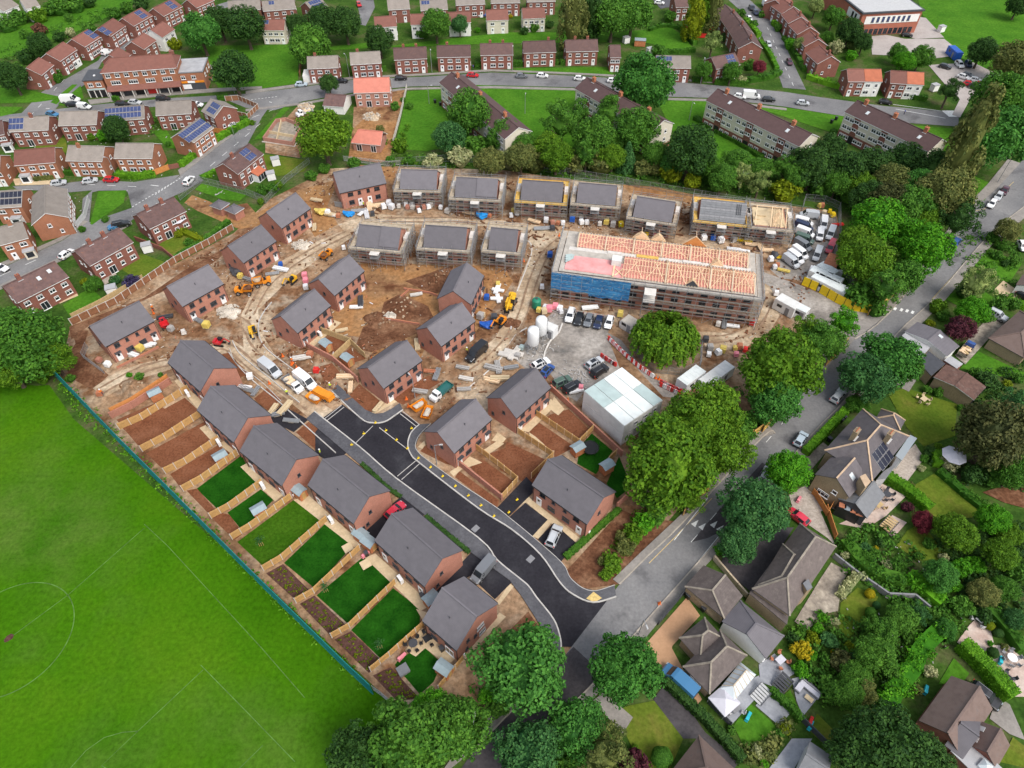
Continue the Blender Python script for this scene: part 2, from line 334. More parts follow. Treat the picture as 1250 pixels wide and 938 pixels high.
LEAF = dict(dark=((.010,.030,.008),(.030,.072,.014)), mid=((.018,.060,.008),(.055,.135,.016)), chestnut=((.014,.058,.010),(.045,.135,.022)), lime=((.035,.095,.006),(.105,.205,.014)),
 bright=((.025,.125,.006),(.085,.26,.012)), blue=((.012,.048,.015),(.04,.105,.030)), olive=((.035,.050,.014),(.105,.115,.034)), yellow=((.28,.24,.008),(.52,.42,.02)), acid=((.10,.15,.006),(.24,.30,.012)),
 purple=((.035,.010,.018),(.095,.025,.038)), maroon=((.085,.012,.022),(.18,.030,.045)), brown=((.03,.042,.014),(.08,.088,.03)), pale=((.05,.085,.025),(.15,.19,.06)), copper=((.05,.025,.016),(.14,.07,.045)), cream=((.20,.24,.10),(.52,.53,.30)), hedge=((.014,.055,.006),(.045,.115,.012)), lhedge=((.03,.10,.005),(.085,.20,.012)), violet=((.02,.015,.045),(.06,.05,.12)))
for k_, (a_, c_) in LEAF.items(): q_ = 1.0 if k_ in ('yellow','cream','acid') else 1.3 if k_ in ('purple','maroon','violet','brown','copper') else 1.35 if k_ in ('lime','bright') else 1.95; leafm('leaf_'+k_, tuple(v*q_ for v in a_), tuple(v*q_ for v in c_))
# ---------------------------------------------------------------- the ground
g_ = MB(); g_.add([(-1500,-300,0),(1500,-300,0),(1500,2500,0),(-1500,2500,0)], [(0,1,2,3)]); o_ = g_.build('ground', 'rough_ground'); o_['kind'] = 'structure'; o_['label'] = 'rough grass and scrub between the gardens and roads'; o_['category'] = 'ground'
sheet('playing_field', 'Z -260 480 -60 462 45 471 60 470 90 512 300 693 400 786 478 862 440 1000 -60 1250 -420 950', 'pitch_grass', 'mown green football field behind the teal fence', 'field')
LAYER[0] += .0008; zp = LAYER[0]
mk = MB()
ctr = gp(12, 779); r_ = (gp(83, 727)-ctr).length
strip_mb(mk, [ctr+Vector((r_*cos(a*pi/32), r_*sin(a*pi/32), 0)) for a in range(65)], .16, zp-.003, zp)
for ln in ('Z 12 779 83 726.5 176 645', 'Z 176 640 204 666 250 716 320 792 372 852', 'T 600 1050 390 928 530 795 780 560', 'Z 245 812 300 868 360 930', 'T 270 938 330 870 400 820 470 800 530 795', 'T 920 938 1010 850'):
 strip_mb(mk, pts(ln), .12, zp-.003, zp)
o_ = mk.build('pitch_markings', 'pitch_paint'); o_['kind'] = 'structure'; o_['label'] = 'faint white lines of a football pitch on the grass'; o_['category'] = 'markings'
sheet('worn_spot', 'T 14 446 26 430 44 420 54 426 48 440 30 451 18 455', 'bed_soil', 'bare patch of earth at the centre spot of the pitch', 'earth')
sheet('building_site', 'Z 72 462 86 398 190 335 285 285 330 243 372 222 400 206 480 203 615 208 760 228 870 240 1020 258 1030 300 1005 345 1062 377 1030 420 905 525 830 620 760 700 700 800 640 860 590 905 480 860 300 690', 'site_earth', 'bare churned earth of the building site', 'ground')
for sp, mt_, nm_, lb_ in (
 ('F 480 480 600 470 960 490 1180 480 1235 560 1210 600 1060 800 900 780 830 850 780 960 600 960 520 830 330 800 380 700 540 590', 'orange_earth', 'earth_patch', 'orange brown earth in the middle of the unfinished houses'),
 ('F 620 660 700 620 830 680 860 740 800 800 640 870 560 900 480 880 520 780 600 740', 'dark_earth', 'earth_patch', 'dark dug earth among the half built foundations'),
 ('F 720 560 900 500 950 490 900 610 850 625', 'dark_earth', 'earth_patch', 'dark earth heap beside the gable of a new house'),
 ('E 330 700 560 610 690 560 880 430 1060 330 1100 290 1180 230 1230 180 1250 190 1100 330 1010 400 900 450 780 530 650 590 430 690 340 760', 'dark_earth', 'earth_strip', 'strip of brown earth between timber fence and new houses'),
 ('E 340 700 420 720 400 800 420 850 520 930 440 1000 330 940 310 860 360 780', 'dark_earth', 'earth_patch', 'dark earth beside the big hedge tree'),
 ('F 200 130 380 80 390 110 350 200 400 290 290 350 260 300 280 230', 'orange_earth', 'earth_patch', 'orange earth bank behind the top left new house'),
 ('F 440 20 500 5 680 20 660 100 640 80', 'orange_earth', 'earth_patch', 'orange earth behind the first scaffolded house'),
 ('G 545 100 700 110 900 150 890 200 840 180 580 140', 'orange_earth', 'earth_patch', 'orange earth strip below the trees'),
 ('f 340 740 480 790 560 840 760 800 830 880 1000 790 940 960 700 1000 380 860 280 800', 'orange_earth', 'earth_patch', 'bare ground round the small brick substations'),
 ): sheet(nm_, sp, mt_, lb_)
sheet('haul_road', 'I 90 290 200 215 330 170 560 120 700 60 760 60 870 140 960 200 1090 290 1240 400 1170 470 1000 330 900 250 800 180 720 130 560 170 330 240 150 330', 'track_earth', 'pale stony haul road curving through the site', 'road')
sheet('haul_road', 'F 0 600 120 470 300 370 450 310 470 350 330 440 160 560 60 660 20 700 30 800 110 930 -40 1000 -60 720', 'track_earth', 'pale haul road below the left hand houses', 'road')
sheet('haul_road', 'G 110 300 300 320 330 360 240 390 200 440 160 560 110 680 60 800 0 880 -60 960 -200 1000 -180 930 -60 830 20 680 60 540 110 430 100 360', 'track_earth', 'rutted pale haul road beside the netted block', 'road')
sheet('haul_road', 'F 400 290 560 240 760 250 900 260 1180 270 1400 300 1400 330 1150 300 900 290 700 290 440 330', 'track_earth', 'stony lane between the two rows of scaffolded houses', 'road')
sheet('haul_road', 'G 900 800 1080 810 1190 740 1220 640 1220 560 1300 600 1310 700 1250 800 1130 880 960 900', 'track_earth', 'pale lane around the end of the large block', 'road')
sheet('site_yard', 'p 520 470 640 330 760 220 1180 290 1130 440 1180 560 1230 690 960 860 900 940 840 900 690 720 640 660 520 700 430 620', 'yard_grey', 'grey stony yard used as a car park', 'yard')
sheet('site_lane', 'K 450 10 500 60 620 200 740 330 830 340 760 260 640 190 540 60', 'yard_grey', 'grey lane behind the red and white barriers', 'lane')
sheet('site_lane', 'm 200 640 480 740 620 800 860 860 1000 930 960 1000 760 960 540 900 330 800 200 720', 'yard_grey', 'grey site entrance lane below the yellow hoarding', 'lane')
sheet('van_yard', 'm 440 190 620 190 760 230 770 500 700 560 600 740 480 700 330 690 250 620 300 560 440 420', 'yard_grey', 'grey yard filled with parked vans', 'yard')
gard = (('I 205 440 390 360 455 400 240 490','topsoil'),('I 245 490 530 335 600 400 330 590','topsoil'),('I 345 600 640 440 690 520 440 690','topsoil'),('I 460 700 690 560 745 600 520 780','topsoil'),
 ('I 585 770 800 610 870 740 690 870','new_turf'),('M 225 180 385 68 445 120 295 265','new_turf'),('M 272 320 540 120 680 210 400 440','mid_turf'),('M 495 420 700 225 830 330 640 540','new_turf'),
 ('M 650 575 880 385 1005 510 800 710','new_turf'),('M 815 740 1015 540 1145 640 1140 740 965 885','new_turf'),('Q 330 330 460 275 545 350 505 440 440 500','new_turf'),('Q 320 360 370 290 440 500','new_turf'))
for sp, mt_ in gard: sheet('garden_soil' if mt_ == 'topsoil' else 'garden_lawn', sp, mt_, 'bare raked topsoil of a new back garden' if mt_ == 'topsoil' else 'green lawn of a new back garden by the teal fence', 'garden')
for sp in ('M 30 75 80 65 190 190 160 210', 'M 160 215 190 180 235 190 300 280 260 310'): sheet('garden_soil', sp, 'topsoil', 'bare earth strip at the end of a new lawn')
for sp in ('M 410 470 490 425 620 555 560 605', 'M 570 615 640 575 790 715 730 780', 'M 735 785 815 745 965 890 900 945', 'Q 215 410 300 370 440 520 330 530'): sheet('planting_bed', sp, 'bed_soil', 'dark planting bed below the teal fence')
for sp in ('K 205 415 290 390 400 500 345 555 175 435', 'K 100 495 150 455 320 570 225 620', 'K -5 545 200 640 120 760 -40 680', 'N 570 10 630 10 770 110 705 180 560 40', 'N 490 90 510 60 700 200 690 235', 'N 640 -20 760 -60 900 20 860 60 800 100 690 20', 'J 135 330 190 270 300 360 240 410', 'J -10 190 60 170 100 220 30 270', 'J 320 330 520 230 580 260 400 370', 'J 480 590 510 560 640 660 600 650', 'F 310 850 400 810 440 860 380 910', 'F 400 920 460 880 540 930 440 960','I 860 340 920 290 990 340 930 400','I 1060 500 1120 450 1215 520 1150 580', 'I 700 130 740 120 835 225 790 240'):
 sheet('garden_soil', sp, 'topsoil', 'bare red brown topsoil plot beside a new house')
sheet('garden_lawn', 'K 345 565 400 505 500 590 420 700 330 650', 'new_turf', 'small lawn beside the black trampoline')
sheet('garden_lawn', 'K 470 745 530 615 590 760 520 815', 'new_turf', 'small dark lawn behind the second shed')
sheet('planting_bank', 'O 0 590 -60 560 0 500 180 300 200 230 330 290 520 300 350 470 215 600 60 620', 'dark_earth', 'brown planting bank beside the road corner', 'bank')
sheet('planting_bank', 'N 620 950 840 730 880 790 980 850 900 1000 700 1050', 'dark_earth', 'brown planted bank below the last new house', 'bank')
for sp in ('I 480 255 500 245 620 360 600 400', 'I 600 480 630 465 690 520 660 545', 'I 690 555 720 540 790 590 760 610', 'I 795 665 830 645 1000 800 960 830', 'M 540 120 610 95 870 330 835 350', 'M 880 395 930 375 1200 620 1145 650', 'M 1125 640 1190 660 1160 700', 'Q 370 290 450 180 610 330 570 360 465 280 420 320', 'Q 610 330 820 110 850 130 640 350',
 'N 470 75 560 -10 620 20 500 60', 'N 700 250 840 180 860 200 1110 400 1080 420 830 210', 'N 855 370 930 290 955 300 890 385', 'N 1090 400 1235 235 1250 260 1110 410', 'N 690 685 750 595 770 610 700 700', 'K 50 490 205 340 230 370 100 500', 'K 220 330 270 390 240 420 200 390', 'K 100 500 130 520 175 560 160 575 110 540', 'J 775 590 850 540 880 555 800 610', 'J 850 500 890 530 875 550 820 540', 'J 620 690 680 650 700 660 640 710', 'o 710 500 900 310 980 340 760 530', 'J 470 570 500 540 505 560 490 580','J 245 410 350 340 370 355 260 415'):
 sheet('garden_path', sp, 'cream_paving', 'cream paving slabs along a new house', 'path')
ER = 'Z 392 512 418 494 440 511 455 517 470 515.5 480 509 490 503 512 519 502 529 498 543 502 556 514.5 567.7 583.6 621 624.6 647 660 678 683 711 699 726 724 735 750 729 790 700 800 720 730 790 683 790 683 777 676 757 655 730 632 705 606.6 684 583.6 657 485 585.6'
LAYER[0] += .0008
def footway(spec_in, spec_out, label, mat='path_asphalt', h=.22, name='pavement'):
 b = MB(); P = [(p[0], p[1]) for p in pts(spec_in)]+[(p[0], p[1]) for p in pts(spec_out)][::-1]
 b.prism(P, 0, h); o = b.build(name, mat); o['kind'] = 'structure'; o['label'] = label; o['category'] = 'pavement'; return o
for sp, lb_ in (('N 60 330 240 175 345 265 200 470 120 440', 'dark driveway beside the red car'), ('N 395 635 565 450 690 535 760 592 680 672 560 560 440 660', 'dark driveway under the grey van'), ('N 688 238 830 88 868 128 865 160 742 282', 'dark narrow driveway between fence and house'), ('N 745 283 825 212 932 292 858 372', 'wet dark parking bays in front of the house'), ('N 885 385 960 308 1070 405 992 497', 'dark parking bay under the silver car'), ('I 925 440 990 370 1120 440 1050 500', 'dark new driveway strewn with materials'), ('I 1150 580 1220 530 1300 600 1230 660', 'dark driveway beside the third house'), ('J -20 500 20 450 130 570 40 640 -20 600', 'dark driveway beside the estate road')):
 sheet('driveway', sp, 'new_asphalt', lb_, 'driveway')
footway('Z 384 503 440 547 485 585.6 583.6 657 606.6 684 632 705 645 716 655 730 676 757 683 777 686 800', 'Z 374 512 440 568 519.6 630 576 676 606.6 698 622 709 637 729 658 762 664 785 672 805', 'grey footway along the left side of the estate road')
footway('Z 512 519 502 529 498 543 502 556 514.5 567.7 583.6 621 624.6 647 660 678 683 711 699 726 724 736 752 729', 'Z 526 518 512 532 507 545 511 553 521 562 560 590 604 619 622 633 650 656 686 688 696 706 711 718.5 727 722 750 715', 'grey footway along the right side of the estate road')
footway('Z 405 478 440 511 455 517 470 515.5 482 508 492 501', 'Z 412 470 446 501 458 506 468 505 478 500 488 493', 'grey curved footway round the corner plot')
sheet('estate_road', ER, 'new_asphalt', 'new dark asphalt estate road joining the main road', 'road')
def kerb(spec, label, mat='kerb_stone', w=.22, h=.26, sm=4):
 b = MB(); strip_mb(b, smooth_line(pts(spec), sm), w, 0, h); o = b.build('kerb', mat); o['kind'] = 'structure'; o['label'] = label; o['category'] = 'kerb'
kerb('Z 384 503 440 547 485 585.6 583.6 657 606.6 684 632 705 645 716 655 730 676 757 684 780 685 795', 'pale kerb on the left of the estate road')
kerb('Z 512 519 502 529 498 543 502 556 514.5 567.7 583.6 621 624.6 647 660 678 683 711 699 726 724 736 752 729', 'pale kerb on the right of the estate road')
kerb('Z 405 478 440 511 455 517 470 515.5 482 508 492 501', 'pale kerb round the corner plot')
kerb('Z 526 518 512 532 507 545 511 553 521 562 560 590 604 619 622 633 650 656 686 688 696 706 711 718.5 727 722 750 715', 'pale edging at the back of the right footway', 'kerb_stone', .1, .25)
kerb('I 740 120 790 190 860 260 960 340 1060 430 1160 520 1250 600', 'pale kerb line of the unmade road', 'kerb_stone', .2, .26)
kerb('o 450 185 390 260 350 350 360 460 420 550 560 660 700 760 830 840 980 930', 'pale kerb line curving along the haul road', 'kerb_stone', .2, .26)
kerb('o 130 540 160 620 220 690 300 740 400 820 520 940', 'pale kerb below the first left hand house', 'kerb_stone', .12, .26)
kerb('o 150 480 200 570 300 660 430 760 560 870 660 950', 'pale kerb in front of the left hand houses', 'kerb_stone', .2, .26)
kerb('p 60 850 200 730 330 600 430 440 520 380', 'pale kerb on the edge of the rutted lane', 'concrete_light', .25, .14)
kerb('k 70 850 130 700 180 560 175 490 140 460', 'pale kerb curving beside the scaffolded house', 'concrete_light', .25, .14)
kerb('p 590 940 650 610 660 560 700 480 760 420 790 350', 'low concrete edging round the silos', 'concrete_light', .3, .3)
LAYER[0] += .0008; zl = LAYER[0]
mk = MB()
for ln in ('N 215 85 305 10', 'N 235 102 325 22', 'J 20 440 105 372', 'J 32 448 118 380', 'J 385 412 465 475', 'J 398 402 478 465', 'J 170 555 255 470', 'J 285 478 440 598'): strip_mb(mk, pts(ln), .14, zl-.003, zl+.004)
o_ = mk.build('road_setts', 'kerb_stone'); o_['kind'] = 'structure'; o_['label'] = 'pale sett lines across the estate road'; o_['category'] = 'markings'
for c_ in ('N 588 335', 'N 850 480'):
 p_ = pts(c_)[0]; b = MB(); b.box((0,0,.01), (1.0,1.3,.02), -.75); tag(b.build('manhole_cover', 'mid_grey', None, loc=(p_.x,p_.y,zl)), 'pale square manhole patch on the estate road', 'manhole', 'manhole covers on the estate road', auto=True)
sheet('tactile_paving', 'N 1115 670 1150 638 1190 668 1155 690', 'yellow_paint', 'buff tactile paving at the road corner', 'paving', z=.235)
MR = 'Z 545 965 579 915 625 868 690 800 756 714 790 680 833 639 930 535 1009 448 1020 437 1043 415 1084 384 1160 292 1178 266 1219 228 1290 150 1330 190 1250 253 1206 289 1142 363 1094 409 1031 489 989 533 838 703 777 772 724 835 675 884 630 942 600 985'
footway('Z 530 955 567 905 615 858 640 820', 'Z 579 915 625 868 650 845 690 800', 'footway left of the main road near the big chestnut', 'pavement_grey')
footway('Z 748 708 782 675 830 630 925 528 938 520', 'Z 756 714 790 680 833 639 930 535 946 530', 'pale footway beside the planted bank', 'pavement_grey')
footway('Z 990 455 1005 440 1024 425 1040 400 1078 374 1150 290 1170 262 1205 226 1230 195', 'Z 1009 450 1020 437 1030 430 1043 415 1084 384 1160 292 1178 266 1219 228 1245 200', 'footway left of the upper main road', 'pavement_grey')
footway('Z 630 942 675 884 724 835 777 772 838 703 880 655 989 533 1031 489 1094 409 1142 363 1206 289 1250 253 1320 200', 'Z 642 948 687 890 736 841 789 778 845 709 888 662 998 541 1041 496 1103 417 1151 370 1213 297 1256 262 1330 210', 'footway right of the main road', 'pavement_grey')
sheet('main_road', MR, 'old_asphalt', 'worn grey asphalt main road running past the estate', 'road')
sheet('road_patch', 'O 560 400 690 250 800 130 900 20 960 60 700 350 640 380', 'dark_or_shaded_asphalt', 'darker resurfaced part of the main road', 'road')
sheet('road_patch', 'Z 545 965 579 915 625 868 690 800 700 790 735 822 675 884 630 942 600 985', 'dark_or_shaded_asphalt', 'length of main road by the chestnuts with tree shade put into its colour', 'road')  # dark sheet over the road, painted shade of the trees
sheet('side_junction', 'Z 1009 448 1020 437 1062 384 1010 372 960 345 940 352 960 380 1000 400 990 430', 'yard_grey', 'grey bellmouth of the site entrance', 'road')
kerb('Z 579 915 625 868 650 845', 'kerb left of main road near the big chestnut', 'old_kerb'); kerb('Z 756 714 790 680 833 639 930 535 946 530', 'kerb beside the planted bank', 'old_kerb'); kerb('Z 1043 415 1084 384 1160 292 1178 266', 'kerb left of the upper main road', 'old_kerb'); kerb('Z 630 942 675 884 724 835 777 772 838 703 989 533 1031 489 1094 409 1142 363 1206 289 1250 253', 'kerb right of the main road', 'old_kerb')
LAYER[0] += .0008; zl = LAYER[0]
def lines(specs, name, mat, label, w=.12, dash=None):
 b = MB()
 for sp in specs:
  P = pts(sp)
  if dash is None: strip_mb(b, P, w, zl-.003, zl+.006)
  else:
   on, off = dash
   for a, c in zip(P, P[1:]):
    L = (c-a).length; t = 0
    while t < L: strip_mb(b, [a.lerp(c, t/L), a.lerp(c, min(1, (t+on)/L))], w, zl-.003, zl+.006); t += on+off
 o = b.build(name, mat); o['kind'] = 'structure'; o['label'] = label; o['category'] = 'markings'
lines(['O 480 390 640 190', 'O 595 490 710 350'], 'road_markings', 'road_paint', 'white edge lines by the speed cushions')
lines(['O 560 400 690 250', 'L 20 470 260 190', 'H 560 680 960 190'], 'centre_line', 'road_paint', 'broken white centre line of the main road', .1, (2, 4))
lines(['H 810 570 1080 270', 'H 960 160 1060 140 1200 10', 'O 660 190 480 380 360 500'], 'yellow_lines', 'yellow_paint', 'worn yellow line at the road edge', .1)
b = MB()
for x_, y_ in ((570,320),(605,335),(660,325),(690,345)):
 p_ = at('O', x_, y_); q_ = at('O', x_+14, y_-14); d_ = (q_-p_).normalized(); n_ = Vector((-d_.y, d_.x, 0)); b.add([(p_-n_*.45)+Vector((0,0,zl+.004)), p_+n_*.45+Vector((0,0,zl+.004)), p_+d_*1.6+Vector((0,0,zl+.004))], [(0,1,2)])
for x_, y_ in ((635,615),(665,620),(692,625),(718,632)):
 p_ = at('H', x_, y_); b.box((p_.x, p_.y, zl+.003), (.55, 1.1, .006), -.7)
o_ = b.build('road_markings', 'road_paint'); o_['kind'] = 'structure'; o_['label'] = 'white ramp triangles across the main road'; o_['category'] = 'markings'
# ---- upper left and top roads
sheet('top_road', 'A -20 555 0 595 60 575 150 555 500 530 930 495 1080 478 Z 300 132 335 135 370 124 440 112 500 106 600 104.5 700 107 800 118 870 120 960 131 1040 144 1100 150 1170 155 1170 138 1080 130 1000 119 960 113 900 107 820 100 700 93 600 89 520 94 430 98 360 108 300 115 212 120 120 128', 'old_asphalt', 'grey road running past the shops and the houses', 'road')
sheet('shop_lane', 'A 100 545 200 440 330 370 470 290 500 240 830 100 1050 20 1250 -40 1250 -20 1060 45 860 110 800 150 600 240 490 290 440 380 300 480 250 540', 'old_asphalt', 'narrow road climbing between the brick houses', 'road')
sheet('left_road', 'A 1250 470 1300 490 1250 560 1180 690 1040 800 960 870 E 880 55 790 95 625 195 500 262 330 345 200 410 0 500 -40 520 -40 440 0 425 120 370 300 290 420 205 640 130 A 860 840 1120 640 1200 560', 'old_asphalt', 'grey road curving down between the old brick houses', 'road')
sheet('side_road', 'A 60 890 280 880 430 860 640 870 860 835 E 760 60 630 135 610 60 600 50 470 52 440 60 425 215 385 230 395 90 440 50 330 60 80 45', 'old_asphalt', 'short side road round the grass triangle', 'road')
sheet('upper_road', 'C 1040 -20 1050 0 1140 80 1200 190 D 0 170 60 300 100 420 210 430 130 260 60 100 C 1250 90 1130 -20', 'old_asphalt', 'grey road rising between two long terraces', 'road')
sheet('far_road', 'c 470 0 600 0 610 60 560 160 540 200 500 190 490 100', 'old_asphalt', 'short grey road end beyond the far trees', 'road')
sheet('far_drive', 'h 480 0 620 0 640 60 580 60 540 70', 'path_asphalt', 'grey drive between the far gardens', 'road')
footway('Z 300 115 360 107 430 97 520 92.5 600 87.5 700 91.5 820 98 900 104', 'Z 300 112 360 104 430 94.5 520 90.5 600 85.5 700 89.5 820 96 900 102', 'footway behind the top road', 'pavement_grey', .22)
footway('Z 300 134 370 126 440 114 500 108 600 106 700 108.5 800 120 870 122 960 133', 'Z 300 136.5 370 128 440 116 500 110 600 108.5 700 111 800 122.5 870 124.5 960 135.5', 'footway in front of the top road', 'pavement_grey', .22)
footway('A 430 500 670 470 830 455 1030 440 1250 425', 'A 420 480 600 462 830 440 1010 425 1250 415', 'pale paving in front of the shop parade', 'pavement_grey', .22)
footway('E 0 422 120 367 300 287 420 200', 'E 0 400 120 350 290 275 400 195', 'footway left of the curving road', 'pavement_grey', .22)
footway('E 0 503 200 413 330 348 500 265 625 198', 'E 0 525 200 432 340 362 510 278 632 210', 'footway right of the curving road', 'pavement_grey', .22)
footway('A 860 840 1120 640 1240 515', 'A 850 815 1105 630 1225 510', 'footway beside the clipped hedge', 'pavement_grey', .22)
lines(['A 740 930 870 845', 'E 630 130 830 10', 'b 740 770 990 740', 'e 220 890 360 885'], 'give_way_line', 'road_paint', 'broken white line across the road mouth', .18, (.6, .5))
lines(['g 0 610 380 440', 'f 480 520 880 180', 'a 230 890 500 600', 'D 150 410 20 120', 'e 660 660 1100 680', 'b 800 900 960 840'], 'centre_line', 'road_paint', 'broken white centre line of the old estate roads', .13, (2.5, 3.5))
lines(['a 350 830 378 832', 'e 1150 665 1210 672', 'j 250 800 620 850', 'j 270 835 650 905', 'b 930 780 950 785'], 'road_markings', 'road_paint', 'white lines and zigzags on the old roads', .2)
b = MB()
for k_ in range(7): p_ = at('j', 655+k_*13, 870); b.box((p_.x, p_.y, zl+.002), (.55, 4.2, .006), .15)
o_ = b.build('zebra_crossing', 'road_paint'); o_['kind'] = 'structure'; o_['label'] = 'white zebra stripes on the road near the school'; o_['category'] = 'markings'
LAWN = [('a -100 300 0 250 250 170 500 80 760 0 900 -60 1200 -60 1060 10 900 100 760 160 600 240 400 300 280 380 100 430 0 450 -100 460','lawn_grass','far green meadow behind the brick houses'),
 ('A 0 420 130 430 320 470 170 490 0 495','lawn_grass','grass corner beside the road'),('A 0 510 110 512 60 545 0 558','lawn_grass','grass tip at the road fork'),('A 240 490 345 405 370 405 270 500','lawn_grass','grass strip beside the shop lane'),('A 275 500 385 410 400 470 300 505','lawn_grass','second grass strip beside the shop lane'),
 ('b 210 430 300 370 500 350 740 350 1080 340 1150 400 1150 640 860 680 560 700 420 490 220 490','lawn_grass','open lawn behind the shops'),('E 470 55 602 50 590 110 440 215 430 210','lawn_grass','grass triangle at the road fork'),
 ('f 810 320 1040 70 1085 75 870 310','lawn_grass','thin grass verge beside the road'),('c 250 360 540 330 760 350 1250 290 Z 620 40 745 40 740 52 600 54 480 58 400 62','lawn_grass','long green behind the brick semis'),
 ('h 0 260 200 250 620 210 700 270 810 390 640 410 480 340 280 300','lawn_grass','wide lawn enclosed by hedges'),('Z 497 112 545 108 545 135 600 155 600 170 520 185 482 182','lawn_grass','green beside the first cream flats'),('Z 575 104 700 108 720 160 690 190 640 185 600 130','lawn_grass','green between the cream flats'),
 ('Z 800 119 870 124 870 150 930 205 880 200 820 160','lawn_grass','green in front of the big tree'),('Z 905 126 960 132 1040 144 1100 152 1190 160 1220 180 1130 200','lawn_grass','green behind the right hand flats'),('Z 860 150 1000 190 1085 205 1075 220 900 205 850 165','lawn_grass','green in front of the right hand flats'),
 ('Z 625 84 740 82 750 92 640 90','lawn_grass','verge in front of the brick semis'),('j 440 0 1250 -100 1400 100 1250 420 1000 560 860 480 740 440 640 300 560 200 480 130','lawn_grass','school playing field'),('D 970 860 1110 885 1060 960 960 940','lawn_grass','lawn corner beside the main road'),('q 850 400 1020 480 870 640 810 630','lawn_grass','small green below the tall conifer'),
 ('H 1000 400 1080 330 1240 400 1180 490 1110 470','lawn_grass','garden lawn with topiary right of the road'),('r 760 690 900 560 1250 720 1250 770 1000 740','lawn_grass','bright back lawn of the right hand bungalow'),('H 860 560 1010 500 1160 600 1000 640','lawn_grass','garden grass behind the purple tree'),
 ('L 600 240 680 210 930 290 920 440 770 490 690 400','dry_lawn','mottled back lawn of the stone villa'),('L 700 690 820 620 1040 780 1000 830 840 840 690 720','dry_lawn','lower lawn of the stone villa'),('P 690 190 760 150 900 330 740 330 640 260','dry_lawn','rough grass below the paved terrace'),
 ('x 410 480 540 360 700 430 600 620 480 750 400 700','dry_lawn','narrow dry lawn between garden beds'),('R 390 560 540 530 680 710 620 850 480 850 410 700','dry_lawn','dry front lawn behind the clay drive'),('u 600 660 700 510 880 670 820 800 700 860','lawn_grass','small bright lawn with a toy on it'),('u 910 470 960 430 1020 560 990 560','lawn_grass','small square of grass behind the white gazebo'),('w 500 400 600 230 700 330 650 400','lawn_grass','small lawn above the bungalow'),('w 900 900 980 740 1060 800 1060 938','dry_lawn','lawn beside the bungalow gable'),('u 1080 690 1130 580 1250 700 1200 800','dry_lawn','dark play lawn behind the fence'),
 ('f 880 430 1250 480 1200 560 1000 600 900 540','dry_lawn','mown back garden by the white shed'),('f 360 700 420 650 760 740 700 790 560 770','lawn_grass','grass behind the green railings'),
 ('g 480 830 620 740 700 700 780 780 640 880 540 930','lawn_grass','bright back lawn below the brick semi'),('g 900 540 1080 440 1250 500 1250 540 1050 640','dry_lawn','untidy back lawn with a path'),('E 760 310 830 250 990 290 830 385','dry_lawn','back lawn beside a clipped hedge'),('e 230 360 500 300 520 420 340 410','dry_lawn','shared back gardens'),('f 40 260 130 220 240 390 150 380','lawn_grass','small lawn behind the solar roof house')]
for sp, mt_, lb_ in LAWN:
 if lb_ != 'unused': sheet('lawn', sp, mt_, lb_, 'lawn')
